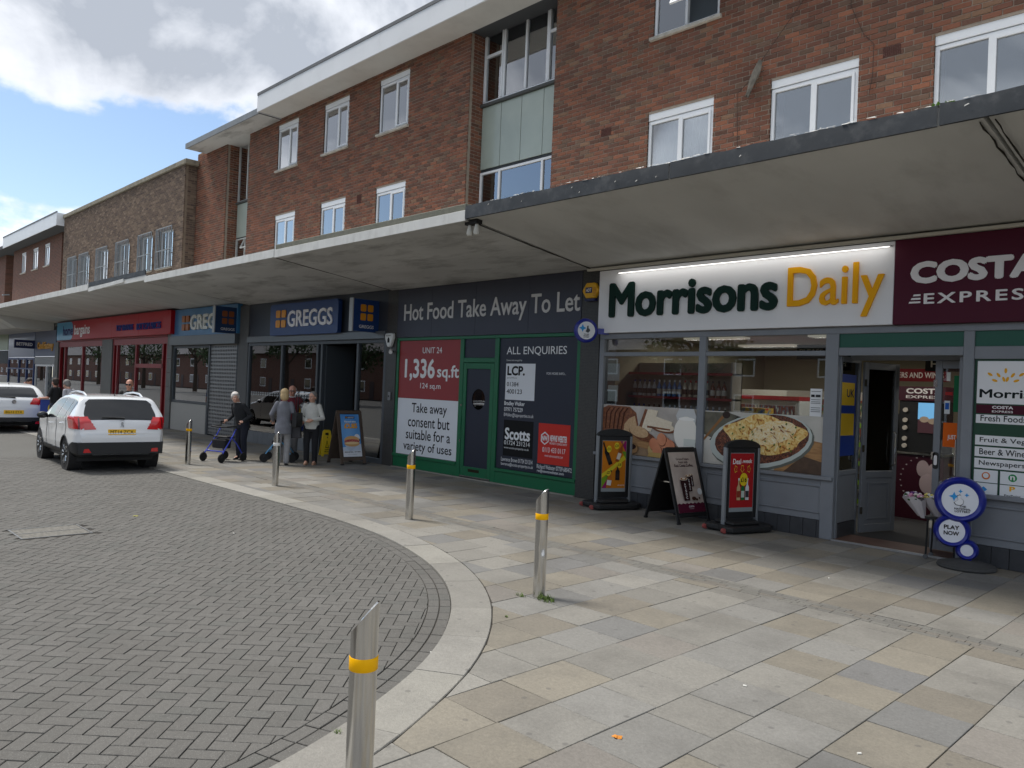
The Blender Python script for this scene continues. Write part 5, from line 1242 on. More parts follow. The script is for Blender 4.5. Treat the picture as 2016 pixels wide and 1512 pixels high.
# ------------------------------------------------------------------ bollards
def bollard(loc, rz, label, band, h=1.0, cut=.12, dent=False):
    t = thing('steel_bollard', label, 'bollard', loc, rz, 'steel bollards along the pavement edge')
    r = .0575; n = 36; mb = MB(); vs = []; fs = []
    rings = [0.0, .02, .1, .2, .3, .36, .40, .44, .48, .52, .6, .7, .8]
    for z in rings:
        for k in range(n):
            a = 2*math.pi*k/n; rr = r
            if dent: rr -= .016*math.exp(-((z-.46)/.05)**2)*math.exp(-((math.atan2(math.sin(a+.6), math.cos(a+.6)))/.5)**2)
            vs.append((rr*math.cos(a), rr*math.sin(a), z))
    for k in range(n):
        a = 2*math.pi*k/n; vs.append((r*math.cos(a), r*math.sin(a), h-cut/2-.004+cut/2*math.cos(a)))
    for k in range(n):
        a = 2*math.pi*k/n; vs.append(((r-.006)*math.cos(a), (r-.006)*math.sin(a), h-cut/2+cut/2*math.cos(a)))
    m = len(rings)+2
    for i in range(m-1):
        for k in range(n): fs.append((i*n+k, i*n+(k+1) % n, (i+1)*n+(k+1) % n, (i+1)*n+k))
    mb.add(vs, fs).build('post', STEEL, t, smooth=True)
    mb = MB(); mb.add([((r-.006)*math.cos(2*math.pi*k/n), (r-.006)*math.sin(2*math.pi*k/n), h-cut/2-.001+cut/2*math.cos(2*math.pi*k/n)) for k in range(n)], [tuple(range(n))]); mb.build('cap', mk('steel_cap', (214, 214, 212), .35, .9), t)
    mb = MB(); mb.lathe([(r+.0012, .715), (r+.0025, .717), (r+.0025, .768), (r+.0012, .77)], n); mb.build('reflective_band', band, t, smooth=True)
    return t
BAND = mk('amber_tape', (255, 188, 0), .5, spec=.2); BANDW = mk('faded_tape', (226, 226, 222), .5)
bollard((-2.715, 1.855, 0), R(38), 'large foreground steel bollard beside the curved kerb', BAND, cut=.135)
bollard((-4.90, 5.24, 0), R(15), 'dented steel bollard with a grass tuft at its foot', BAND, dent=True)
bollard((-8.86, 6.72, 0), R(32), 'steel bollard in front of the green vacant takeaway', BAND)
bollard((-12.9, 6.76, 0), R(32), 'steel bollard with a faded white band near the bakery queue', BANDW, .97)
bollard((-16.82, 6.76, 0), R(28), 'farthest steel bollard beside the parked white car', BAND, .96)
# ------------------------------------------------------------------ swing signs
GREYPOST = mk('silver_post', (150, 154, 158), .4, .5)
def swing(loc, rz, label, art):
    t = thing('pavement_swing_sign', label, 'pavement sign', loc, rz, 'swing signs outside the store'); W = .60
    mb = MB(); mb.prism([(-.46, -.20), (-.38, -.30), (.30, -.30), (.42, -.22), (.46, 0), (.42, .22), (.30, .30), (-.38, .30), (-.46, .20), (-.40, 0)], .02, .10, 'z')
    mb.build('base', mk('black_base', (30, 30, 31), .6, var=.1, vscale=10), t, fix=True, bevel=.02, seg=2)
    mb = MB(); mb.prism([(-.3, -.2), (.2, -.2), (.3, 0), (.2, .2), (-.3, .2)], .10, .15, 'z'); mb.build('base_hump', MATS['black_base'], t, fix=True, bevel=.02)
    for x, y in ((-.46, -.2), (-.46, .2)):
        mb = MB(); mb.lathe([(.0, -.025), (.035, -.022), (.035, .022), (0, .025)], 14, (x, y, .045), 'y'); mb.build('wheel', mk('red_wheel', (150, 70, 66), .6), t)
    for s in (-1, 1): box('post', (s*W/2-.02, s*W/2+.02, -.03, .03, .06, 1.20), GREYPOST, t, bevel=.005)
    mb = MB(); frame(mb, -W/2+.022, W/2-.022, .18, 1.19, -.022, .022, .055, .07, .09); f = mb.build('poster_frame', BLACKP, t, bevel=.004)
    pts = [(-W/2-.02, 1.19)]+[(-(W/2+.02)*math.cos(R(a)), 1.20+.11*math.sin(R(a))) for a in range(0, 181, 15)]+[(W/2+.02, 1.19)]
    MB().prism(pts, -.035, .035).build('top_cap', BLACKP, t, fix=True, bevel=.006)
    b = box('poster', (-W/2+.075, W/2-.075, -.012, .012, .26, 1.12), flat((150, 156, 158)), t)
    art(Sheet(b, -W/2+.085, W/2-.085, .33, 1.11, -.013)); return t
def bottle_shape(s, cu, v0, h, w, col, cap, lab, rot=0):
    pts = [(-w, 0), (w, 0), (w, .58), (w*.35, .72), (w*.35, 1), (-w*.35, 1), (-w*.35, .72), (-w, .58)]; a = (s.z1-s.z0)/(s.x1-s.x0)
    def T(p):
        x, z = p[0], p[1]*h*a; c, q = math.cos(R(rot)), math.sin(R(rot)); return (cu+x*c-z*q, v0+(x*q+z*c)/a)
    s.poly([T(p) for p in pts], col); s.poly([T(p) for p in ((-w*.92, .12), (w*.92, .12), (w*.92, .42), (-w*.92, .42))], lab); s.poly([T(p) for p in ((-w*.4, .9), (w*.4, .9), (w*.4, 1.01), (-w*.4, 1.01))], cap)
def art1(s):
    s.poly([(0, 0), (1, 0), (1, 1), (0, 1)], (206, 124, 30)); s.poly([(0, .30), (.55, .52), (1, .74), (1, .62), (.45, .38), (0, .22)], (216, 200, 50)); s.poly([(0, 0), (.0, .2), (.45, .38), (.25, .2)], (120, 160, 40)); s.poly([(0, 0), (.25, .2), (.2, .0)], (150, 30, 100)); s.poly([(.75, 1), (1, .75), (1, 1)], (150, 30, 100)); s.poly([(.82, .78), (1, .62), (1, .78)], (110, 150, 40))
    bottle_shape(s, .36, .50, .50, .085, (28, 26, 26), (20, 20, 20), (50, 46, 44), 22); bottle_shape(s, .62, .56, .46, .08, (150, 84, 36), (190, 150, 100), (224, 214, 200), -18); bottle_shape(s, .66, .17, .33, .09, (32, 28, 28), (20, 20, 20), (54, 40, 40), 0); bottle_shape(s, .28, .02, .36, .10, (190, 110, 40), (50, 40, 30), (226, 224, 220), -8)
    for u, v, t_ in ((.26, .83, '£11'), (.58, .90, '£24'), (.72, .50, '£18'), (.26, .33, '£27')): s.ell(u, v, .10, .072, (228, 204, 52)); s.text(t_, u-.07, u+.07, v-.028, v+.03, (24, 22, 20), .02)
    s.text('while stocks last', .66, .95, .05, .085, (240, 236, 230), .0)
def art2(s):
    s.poly([(0, 0), (1, 0), (1, 1), (0, 1)], (178, 34, 38)); s.text('Deal', .10, .44, .80, .90, (244, 240, 238), .02); s.text('week', .52, .92, .82, .90, (244, 240, 238), .02); s.text('of the', .45, .52, .82, .86, (244, 240, 238), .0)
    for cu, r in ((.2, 28), (.5, 0), (.8, -28)):
        P = [(-.05, .12), (.05, .12), (.05, .05), (.09, .05), (0, -.02), (-.09, .05), (-.05, .05)]; c, q = math.cos(R(-r)), math.sin(R(-r)); P = [(cu+x*c-z*q*.7, .66+x*q*.7+z*c) for x, z in P]
        s.poly(P, (232, 190, 60)); m = sum(p[0] for p in P)/7, sum(p[1] for p in P)/7; s.poly([(m[0]+(p[0]-m[0])*.78, m[1]+(p[1]-m[1])*.78) for p in P], (178, 34, 38))
    for u, c, l in ((.36, (206, 176, 130), (150, 60, 40)), (.54, (36, 110, 60), (200, 210, 200)), (.72, (226, 228, 228), (60, 60, 64))): bottle_shape(s, u, .14, .40, .075, c, (220, 220, 220), l)
    s.ell(.55, .52, .17, .12, (236, 204, 40)); s.text('£16', .43, .67, .47, .56, (24, 22, 20), .03)
swing((-8.02, 10.26, 0), R(64), 'black swing sign with an orange drinks offers poster by the mosaic pillar', art1)
swing((-5.68, 10.24, 0), R(71), 'black swing sign with a red deal of the week poster', art2)
# ------------------------------------------------------------------ A-boards
def aboard(name, label, loc, rz, W, Hh, spread, fm, art, leg=.05):
    t = thing(name, label, 'a-board', loc, rz); ang = math.atan2(spread/2, Hh)
    for s in (1, -1):
        Mx = Matrix.Translation((0, 0, Hh)) @ (Matrix.Rotation(math.pi, 4, 'Z') if s < 0 else Matrix.Identity(4)) @ Matrix.Rotation(-ang, 4, 'X') @ Matrix.Translation((0, 0, -Hh/math.cos(ang)))
        L = Hh/math.cos(ang); mb = MB(Mx)
        mb.box(-W/2, -W/2+leg, -.014, .014, 0, L).box(W/2-leg, W/2, -.014, .014, 0, L).box(-W/2+leg, W/2-leg, -.014, .014, L-leg, L).box(-W/2+leg, W/2-leg, -.014, .014, .10, .10+leg)
        f = mb.build('board_frame', fm, t, bevel=.004)
        MB(Mx).box(-W/2+leg, W/2-leg, -.006, .010, .10+leg, L-leg).build('board_panel', BLACKP if s > 0 else fm, t)
        if s > 0: art(Sheet(f, -W/2+leg+.012, W/2-leg-.012, .10+leg+.015, L-leg-.015, -.0075, Mx))
        for sx in (-1, 1): MB(Mx).box(sx*(W/2-leg/2)-leg*.55, sx*(W/2-leg/2)+leg*.55, -.018, .018, -.004, .03).build('rubber_foot', BLACKP, t)
    MB().box(-W/2+.1, -W/2+.12, -spread/2*.45, spread/2*.45, Hh*.53, Hh*.545).build('stay', STEEL, t)
    MB().tube([(-W/2+.05, 0, Hh+.004), (W/2-.05, 0, Hh+.004)], .012, 8).build('hinge', BLACKP, t)
    return t
def art3(s):
    s.poly([(0, 0), (1, 0), (1, 1), (0, 1)], food('sepia_print', [(.3, (176, 158, 148)), (.7, (206, 192, 182))], 3)); INKB = (62, 30, 34)
    s.text('Ground beans.', .25, .75, .865, .905, INKB, .015); s.text('Fresh milk.', .32, .68, .81, .85, INKB, .015); s.text('Real Costa Coffee.', .15, .85, .75, .80, INKB, .02)
    s.poly([(0, 0), (1, 0), (1, .14)]+[(1-i/14, .14+(.018 if i % 2 else 0)) for i in range(1, 14)]+[(0, .14)], (84, 22, 46)); s.text('COSTA', .40, .60, .08, .11, (236, 228, 228), .03); s.text('EXPRESS', .42, .58, .055, .065, (220, 200, 205), .0)
    for u, v, sc in ((.68, .42, .55), (.55, .34, .72), (.36, .19, 1.0)):
        w, h = .135*sc, .36*sc
        s.poly([(u-w*.78, v), (u+w*.78, v), (u+w, v+h), (u-w, v+h)], (52, 28, 30)); s.ell(u, v+h, w*1.08, .028*sc, (232, 222, 208)); s.ell(u, v+h, w*.9, .022*sc, (168, 118, 76)); s.ell(u, v+h+.002, w*.45, .013*sc, (240, 230, 214))
        for k, ch in enumerate('COSTA'): s.text(ch, u-w*.22, u+w*.22, v+h*(.08+k*.15), v+h*(.20+k*.15), (238, 230, 228), .03)
    s.ell(.86, .33, .085, .055, (226, 228, 230)); s.ell(.60, .22, .08, .03, (70, 44, 34)); s.ell(.70, .20, .04, .02, (60, 36, 28)); s.ell(.80, .22, .03, .018, (60, 36, 28))
aboard('coffee_a_board', 'black folding A-board advertising coffee in front of the bread picture', (-6.72, 10.22, 0), R(80), .70, 1.10, .70, mk('black_wood', (24, 24, 25), .5), art3)
def art4(s):
    s.poly([(0, 0), (1, 0), (1, 1), (0, 1)], food('sky_print', [(.3, (70, 142, 216)), (.7, (120, 178, 232))], 2)); s.poly([(0, 0), (1, 0), (1, .30), (0, .22)], (206, 216, 232)); s.poly([(0, 0), (1, 0), (1, .14), (0, .14)], (226, 228, 234))
    s.poly([(.25, .90), (.75, .90), (.75, .95), (.25, .95)], (24, 34, 60)); s.text('GREGGS', .38, .72, .91, .94, (235, 235, 240), .02); s.poly([(.28, .91), (.34, .91), (.34, .94), (.28, .94)], (226, 150, 36))
    s.text('Rise and shine', .20, .80, .805, .85, (240, 244, 250), .03); s.text('£2.85', .16, .86, .665, .785, (240, 170, 40), .05)
    s.ell(.80, .44, .16, .09, (232, 234, 238)); s.poly([(.64, .44), (.96, .44), (.92, .34), (.70, .34)], (214, 218, 226)); s.poly([(.72, .36), (.95, .36), (.95, .41), (.72, .41)], (40, 60, 100))
    s.poly([(.12, .28), (.92, .33), (.62, .20), (.38, .12), (.20, .2)], (196, 204, 220)); s.ell(.50, .31, .41, .075, (214, 168, 112)); s.ell(.50, .385, .41, .10, (226, 178, 118)); s.ell(.50, .355, .40, .055, food('bacon_print', [(.35, (150, 44, 48)), (.65, (216, 120, 110))], 40)); s.ell(.5, .318, .38, .03, (236, 206, 158))
    s.text('BREAKFAST ROLL', .06, .52, .095, .12, (60, 70, 90), .03); s.text('HOT DRINK', .60, .92, .098, .122, (60, 70, 90), .03); s.text('subject to availability', .2, .7, .04, .055, (110, 116, 130), .0)
aboard('bakery_a_board', 'wooden A-board with a blue breakfast roll poster outside the bakery', (-15.72, 10.03, 0), R(87), .66, 1.24, .66, mk('brown_timber', (84, 70, 60), .7, var=.2, vscale=8, stretch=(1, 1, .3)), art4, .075)
# wet floor sign
wf = thing('wet_floor_sign', 'yellow folding wet floor sign in the bakery doorway', 'floor sign', (-17.35, 10.45, 0), R(70))
YELP = mk('yellow_plastic', (240, 206, 20), .45)
for s in (1, -1):
    Mx = Matrix.Translation((0, 0, .66)) @ (Matrix.Rotation(math.pi, 4, 'Z') if s < 0 else Matrix.Identity(4)) @ Matrix.Rotation(R(-15), 4, 'X') @ Matrix.Translation((0, 0, -.66))
    MB(Mx).prism([(-.15, 0), (-.09, 0), (-.07, .05), (.07, .05), (.09, 0), (.15, 0), (.10, .64), (.07, .68), (-.07, .68), (-.10, .64)], -.010, .010).build('panel', YELP, wf, bevel=.004)
    if s > 0:
        sh = Sheet(wf, -.10, .10, .08, .62, -.0105, Mx); sh.poly([(.28, .25), (.72, .25), (.5, .62)], (24, 24, 24), 'warning_triangle'); sh.poly([(.36, .28), (.64, .28), (.5, .54)], (240, 206, 20), 'warning_triangle')
        sh.text('CAUTION', .2, .8, .14, .20, (20, 20, 20), .03); sh.text('WET FLOOR', .15, .85, .04, .10, (20, 20, 20), .03); sh.ell(.55, .74, .06, .03, (24, 24, 24), name='printed_symbol'); sh.poly([(.3, .85), (.7, .85), (.7, .97), (.3, .97)], (60, 54, 20), 'grip_slot')
# ------------------------------------------------------------------ lottery stand
lt = thing('lottery_stand', 'blue lottery stand of three stacked discs on a round base by the entrance', 'stand', (-2.78, 10.36, 0), R(15))
ROYAL = mk('royal_blue_plastic', (18, 34, 140), .35, coat=.3)
mb = MB(); mb.lathe([(0, 0), (.30, 0), (.315, .02), (.30, .05), (.16, .085), (.10, .10), (0, .10)], 36); mb.build('weighted_base', mk('dark_rubber', (66, 66, 66), .85, var=.12, vscale=9, dirt=.2), lt, smooth=True)
for nm, cx, cz, ro, ri in (('large', -.089, .80, .275, .19), ('middle', -.16, .425, .20, .135), ('small', 0, .215, .125, .065)):
    prof = [(ri, -.055), (ri+.01, -.07), ((ro+ri)/2, -.085), (ro-.015, -.06), (ro, 0), (ro-.015, .06), ((ro+ri)/2, .08), (ri, .07)]
    mb = MB(); mb.lathe(prof, 40, (cx, 0, cz), 'y'); ring = mb.build('disc_rim', ROYAL, lt, smooth=True, fix=True)
    mb = MB(); mb.lathe([(0, -.060), (ri+.004, -.058), (ri+.004, .06), (0, .06)], 40, (cx, 0, cz), 'y'); mb.build('disc_face', mk('white_disc', (232, 234, 240), .4), ring)
box('neck', (-.05, .05, -.05, .05, .08, .13), ROYAL, lt)
BLK = flat((18, 18, 20)); SKYB = flat((58, 158, 224))
for a, z0, t_ in ((-.035, .715, 'THE'), (-.085, .685, 'NATIONAL'), (-.08, .655, 'LOTTERY')): text(t_, -.089+a+.03, -.089-a+.03, z0, z0+.024, -.0625, BLK, lt, .03)
text('PLAY', -.245, -.085, .445, .495, -.0625, BLK, lt, .03); text('NOW', -.245, -.085, .375, .425, -.0625, BLK, lt, .03)
def star(cx, cz, r, m): MB().prism([(cx+(r if i % 2 == 0 else r*.42)*math.cos(R(i*45)), cz+(r if i % 2 == 0 else r*.42)*math.sin(R(i*45))) for i in range(8)], -.0635, -.062).build('star_emblem', m, lt, fix=True)
star(-.15, .84, .055, SKYB); star(-.085, .905, .026, SKYB); star(-.02, .865, .026, SKYB)
def hand(k, m, y):   # crossed-fingers emblem, drawn as a flat outline
    P = [(-.06, -.03), (-.04, -.055), (.0, -.06), (.028, -.04), (.032, -.005), (.022, .012), (.006, .014), (.004, .055), (-.008, .062), (-.016, .05), (-.022, .055), (-.03, .045), (-.022, .0), (-.04, -.012)]
    MB().prism([(-.085+x*k, .80+z*k) for x, z in P], y, y+.001).build('hand_emblem', m, lt, fix=True)
hand(1.12, BLK, -.0645); hand(1.0, flat((240, 240, 242)), -.066)
# round lottery sign on the pillar, alarm boxes, cameras
rs = thing('round_lottery_sign', 'small round blue and white lottery sign projecting from the mosaic pillar', 'sign', (-8.80, 10.33, 2.97), R(58))
mb = MB(); mb.lathe([(0, -.035), (.18, -.045), (.208, -.03), (.214, 0), (.208, .03), (.18, .045), (0, .035)], 36, (0, 0, 0), 'y'); mb.build('rim', ROYAL, rs, smooth=True)
for s in (-1, 1): MB().lathe([(0, s*.047), (.155, s*.047), (.155, s*.03), (0, s*.03)], 36, (0, 0, 0), 'y').build('face', MATS['white_disc'], rs, fix=True)
MB().prism([(-.10+(.07 if i % 2 == 0 else .03)*math.cos(R(i*45))+.03, .04+(.07 if i % 2 == 0 else .03)*math.sin(R(i*45))) for i in range(8)], -.0495, -.048).build('star_emblem', SKYB, rs, fix=True)
MB().prism([(x*1.2+.03, z*1.2+.02) for x, z in [(-.04, -.03), (.0, -.05), (.03, -.02), (.02, .012), (.006, .014), (.004, .055), (-.016, .05), (-.022, .0)]], -.0495, -.048).build('hand_emblem', flat((80, 84, 90)), rs, fix=True)
for z0, t_ in ((-.075, 'THE'), (-.10, 'NATIONAL'), (-.125, 'LOTTERY')): text(t_, -.05, .05, z0, z0+.018, -.049, BLK, rs, .02)
box('bracket', (.22, .42, -.02, .02, -.05, .05), ROYAL, rs)
ad = thing('alarm_box', 'yellow hexagonal alarm box at the top of the mosaic pillar', 'alarm box', (-8.95, YF-.06, 3.71))
MB().prism(circ(0, 0, .19, .16, 6, 0, 360), -.09, 0).build('housing', mk('alarm_yellow', (232, 176, 36), .45), ad, fix=True, bevel=.015)
box('base', (-.11, .11, -.095, 0, -.185, -.145), mk('alarm_navy', (26, 34, 84), .4), ad); box('logo_panel', (-.10, .05, -.094, -.0905, -.045, .055), MATS['alarm_navy'], ad); text('ADT', -.085, .035, -.025, .035, -.0955, WHL, ad, .03)
for i in range(6): box('louvre', (.07, .15, -.096, -.0905, -.10+i*.026, -.088+i*.026), mk('alarm_orange', (196, 136, 30), .5), ad)
al = thing('white_alarm_box', 'white five-sided alarm box on the pillar beside the bakery', 'alarm box', (-15.02, YF-.06, 2.93))
MB().prism([(-.15, .16), (.15, .16), (.16, .05), (.06, -.16), (-.06, -.16), (-.16, .05)], -.09, 0).build('housing', mk('white_abs', (222, 224, 222), .4), al, fix=True, bevel=.02)
MB().prism([(-.04, .02), (0, .07), (.04, .02), (.04, -.06), (-.04, -.06)], -.093, -.0905).build('house_mark', BLK, al, fix=True); text('SECURITY', -.10, .10, .09, .12, -.0915, BLK, al, .01)
cm = thing('dome_camera', 'small white security camera under the white alarm box', 'camera', (-14.90, YF-.08, 2.66))
mb = MB(); mb.tube([(-.02, 0, 0), (-.02, -.10, .01)], .03, 10); mb.build('bracket', mk('dark_green_box', (30, 60, 50), .5), cm); mb = MB(); mb.tube([(-.02, -.06, .02), (.08, -.14, -.02)], .045, 12); mb.build('camera_body', MATS['white_abs'], cm, smooth=True)
db = thing('door_intercom', 'small grey intercom box low on the pillar beside the bakery', 'intercom', (-15.0, YF-.06, 1.62)); box('plate', (-.05, .05, -.035, 0, -.10, .10), mk('grey_plate', (130, 132, 134), .4, .4), db, bevel=.01); box('button', (-.02, .02, -.042, -.0355, -.02, .02), BLACKP, db)
cl = thing('canopy_spotlight_pair', 'pair of dirty white spotlights hanging under the canopy joint', 'lamp', (-8.98, 7.80, 4.44))
box('bracket', (-.14, .14, -.05, .06, -.05, .03), mk('grime_black', (34, 32, 30), .9), cl)
for dx, tz in ((-.07, .15), (.09, .12)): MB().lathe([(.0, -.21), (.04, -.205), (.052, -.17), (.045, -.12), (.03, -.05), (.025, -.03)], 14, (dx, 0, -.01)).build('spotlight', mk('aged_white', (196, 192, 180), .5, dirt=.3, dscale=12), cl, smooth=True)
# torn banner and cables on the brick wall
hb_ = thing('torn_cloth_bundle', 'torn grey cloth bundle hanging from a wire on the brick wall', 'cloth', (-5.95, YF-.06, 6.78))
mb = MB(); vs = []; fs = []
for i in range(9):
    t_ = i/8
    for k in range(9): a = 2*math.pi*k/9; r_ = (.032+.03*math.sin(t_*3.0))*(1+.35*math.sin(a*2+t_*5)); vs.append((r_*math.cos(a)+.10*(1-t_)-.10*t_, -.03+.6*r_*math.sin(a), .20-.50*t_+.02*math.sin(a*3)))
for i in range(8):
    for k in range(9): fs.append((i*9+k, i*9+(k+1) % 9, (i+1)*9+(k+1) % 9, (i+1)*9+k))
mb.add(vs, fs).build('cloth', mk('dirty_cloth', (118, 112, 102), .95, var=.5, vscale=9, dirt=.95, dscale=6), hb_, smooth=True)
CAB = mk('thin_cable', (58, 44, 38), .8)
def cable(label, pts, r=.0045):
    o = MB().tube(pts, r, 5).build('wall_cable', CAB, None); props(o, label, 'cable', 'cables on the brick wall'); return o
cable('thin dark cable slanting up from the torn cloth bundle', [(-5.85, YF-.07, 6.97), (-5.2, YF-.03, 7.75), (-4.5, YF-.02, 8.6), (-4.2, YF-.02, 9.4)])
cable('thin dark cable drooping below the torn cloth bundle', [(-6.05, YF-.05, 6.72), (-6.25, YF-.02, 6.60), (-6.24, YF-.02, 6.2), (-6.20, YF-.02, 5.4)])
cable('thin dark cable beside the window right of the torn cloth', [(-4.50, YF-.02, 9.4), (-4.55, YF-.02, 7.4), (-4.36, YF-.02, 6.95), (-4.22, YF-.02, 6.78), (-4.22, YF-.02, 6.35), (-4.26, YF-.02, 6.1)])
# ------------------------------------------------------------------ inside the store
WOODS = mk('shelf_metal', (170, 168, 160), .5)
ds = thing('drinks_shelf', 'tall drinks shelf seen through the left store window', 'shelf', (-7.85, 11.75, 0))
box('back_panel', (-1.1, 1.1, .30, .33, 0, 2.5), mk('shelf_back', (156, 148, 130), .8), ds)
for z in (.55, .98, 1.40, 1.85, 2.28): box('shelf_board', (-1.1, 1.1, 0, .30, z, z+.03), WOODS, ds); box('price_rail', (-1.1, 1.1, -.012, -.001, z-.01, z+.035), mk('red_rail', (150, 30, 36), .5), ds)
for x in (-1.1, 1.07): box('upright', (x, x+.03, 0, .33, 0, 2.5), WOODS, ds)
prof = [(0, 0), (.038, 0), (.04, .02), (.04, .17), (.034, .20), (.014, .235), (.014, .29), (.016, .30), (0, .30)]
bmes = []
for c, cp in (((190, 120, 60), (40, 30, 26)), ((210, 196, 170), (180, 30, 30)), ((40, 90, 60), (210, 200, 180)), ((80, 130, 190), (230, 230, 230)), ((120, 60, 36), (20, 20, 20)), ((214, 214, 214), (30, 60, 140))):
    m_ = MB(); m_.lathe(prof, 10); me = m_.mesh('spirit_bottle'); me.materials.append(mk('bottle_%d' % len(bmes), c, .15, coat=.5)); me.polygons.foreach_set('use_smooth', [True]*len(me.polygons))
    l_ = MB(); l_.lathe([(.0412, .05), (.0412, .14)], 10); lm = l_.mesh('label'); lm.materials.append(flat((226, 220, 206) if c[0] < 200 else (60, 40, 36)))
    c_ = MB(); c_.lathe([(.0165, .262), (.0165, .302), (0, .303)], 8); cm_ = c_.mesh('cap'); cm_.materials.append(flat(cp)); bmes.append((me, lm, cm_))
rows = {1.01: 'middle', 1.43: 'upper', 1.88: 'top'}
wordcol = ('amber', 'clear', 'green', 'blue', 'brown', 'silver')
for z, nm in rows.items():
    x = -8.82; k0 = random.randrange(6); run = 0; pos = 0; ORD = 'first second third fourth fifth sixth seventh eighth ninth tenth eleventh twelfth thirteenth fourteenth fifteenth sixteenth seventeenth eighteenth nineteenth twentieth'.split()
    while x < -6.88:
        if run <= 0: k0 = random.randrange(6); run = random.choice((3, 4, 5))
        run -= 1
        o = link('spirit_bottle', bmes[k0][0]); o.location = (x, 11.84, z); link('label', bmes[k0][1], o); link('cap', bmes[k0][2], o)
        props(o, '%s spirit bottle, %s from left on the %s drinks shelf row' % (wordcol[k0], ORD[min(pos, 19)], nm), 'bottle', 'bottles on the %s shelf row' % nm); pos += 1; x += .105+random.uniform(0, .012)
ch = thing('display_fridge', 'white glass fronted display cabinet seen through the right store window', 'fridge', (-6.9, 13.0, 0))
box('cabinet', (-.75, .75, 0, .6, 0, 1.9), mk('fridge_white', (196, 198, 196), .4), ch, bevel=.01); box('glass_front', (-.7, .7, -.03, -.002, .5, 1.8), food('fridge_stock', [(.30, (40, 44, 46)), (.70, (200, 196, 180)), (.45, (120, 60, 50)), (.58, (90, 120, 140))], 11, 2, .2, stretch=(2, 1, .6)), ch)
for x in (-.72, 0, .70): box('mullion', (x-.015, x+.015, -.045, -.031, .45, 1.85), mk('alu', (190, 190, 190), .4, .8), ch)
box('red_header', (-.75, .75, -.04, .6, 1.9, 1.97), MATS['red_rail'], ch)
hs = thing('pay_here_sign', 'dark green hanging pay here sign inside the store', 'sign', (-5.35, 12.3, 2.68)); box('board', (-.55, .55, -.01, .01, -.10, .14), mk('sign_green', (30, 56, 46), .5), hs); text('PLEASE PAY HERE', -.5, .5, -.02, .07, -.012, flat((190, 186, 160)), hs, .01)
box('food_picture', (.56, 1.3, -.01, .01, -.1, .3), food('produce_print', [(.35, (150, 50, 30)), (.65, (220, 190, 120)), (.5, (120, 140, 60))], 4), hs)
ct = thing('store_counter', 'shop counter with papers seen through the store window', 'counter', (-6.05, 12.05, 0)); box('counter_body', (-.9, .8, 0, .5, 0, 1.0), mk('counter_grey', (120, 120, 118), .5), ct); box('counter_top', (-.92, .82, -.03, .53, 1.0, 1.04), WOODS, ct); box('till', (-.2, .15, .1, .4, 1.04, 1.40), BLACKP, ct); box('crisp_rack', (-.85, -.3, .1, .4, 1.04, 1.75), food('crisp_print', [(.35, (180, 60, 40)), (.65, (60, 110, 160)), (.5, (210, 180, 60))], 9), ct)
# coffee machine and snack rack inside the doorway
cmx = thing('coffee_machine', 'burgundy and black self-service coffee machine inside the doorway', 'coffee machine', (-4.52, 13.9, 0), R(-4))
box('cabinet', (-.38, .42, 0, .55, 0, 1.08), mk('machine_burgundy', (66, 18, 36), .4), cmx, bevel=.01); box('worktop', (-.40, .44, -.03, .56, 1.082, 1.12), STEEL, cmx)
box('machine_body', (-.34, .36, .05, .5, 1.12, 1.98), BLACKP, cmx, bevel=.01); box('header', (-.36, .40, .02, .5, 1.982, 2.22), MATS['machine_burgundy'], cmx); text('COSTA', -.22, .36, 2.10, 2.19, .018, WHL, cmx, .04); text('EXPRESS', -.22, .36, 2.02, 2.07, .018, WHL, cmx, .02)
sc = box('touch_screen', (-.02, .32, .03, .049, 1.45, 1.95), mk('screen_dark', (60, 40, 44), .2, emit=.35), cmx); s_ = Sheet(sc, -.02, .32, 1.45, 1.95, .029); s_.poly([(0, .45), (1, .45), (1, 1), (0, 1)], mk('screen_blue', (96, 150, 190), .2, emit=.5)); s_.ell(.3, .45, .22, .1, (200, 180, 160)); s_.ell(.7, .40, .22, .1, (190, 170, 150))
for i, z in enumerate((1.22, 1.34, 1.52, 1.65, 1.82)): mb = MB(); mb.lathe([(0, -.03), (.038, -.03), (.04, .0), (.03, .02)], 14, (-.22, .03, z), 'y'); mb.build('cup_tube', flat((206, 198, 186)), cmx)
mb = MB(); mb.ell((.18, -.004, .62), (.13, .006, .17)); mb.build('bean_emblem', flat((196, 176, 178)), cmx); mb = MB(); mb.ell((.10, -.003, .86), (.10, .005, .14)); mb.build('bean_emblem', flat((196, 176, 178)), cmx); mb = MB(); mb.ell((.27, -.003, .84), (.09, .005, .12)); mb.build('bean_emblem', flat((196, 176, 178)), cmx)
for i in range(14): a = R(105+i*13); cx, cz = .22+.48*math.cos(a), .66+.42*math.sin(a); MB().prism([(cx-.015, cz), (cx+.015, cz+.012), (cx+.015, cz-.012)], -.004, -.001).build('dotted_arc', flat((206, 190, 190)), cmx, fix=True)
rk = thing('snack_rack', 'narrow rack of dark tubs with green shelf edges inside the doorway', 'rack', (-5.20, 13.85, 0), R(0)); box('back', (-.3, .3, .25, .27, 0, 1.75), BLACKP, rk)
for i in range(5):
    z = .18+i*.33; box('rack_shelf', (-.3, .3, 0, .25, z, z+.02), BLACKP, rk); box('shelf_edge', (-.3, .3, -.02, -.001, z-.03, z+.05), mk('lime_edge', (120, 160, 40), .5), rk)
    for k in range(5): MB().lathe([(0, 0), (.04, 0), (.045, .11), (.03, .14), (0, .145)], 10, (-.22+k*.11, .06, z+.02)).build('tub', mk('tub_dark', (48, 50, 60), .4), rk)
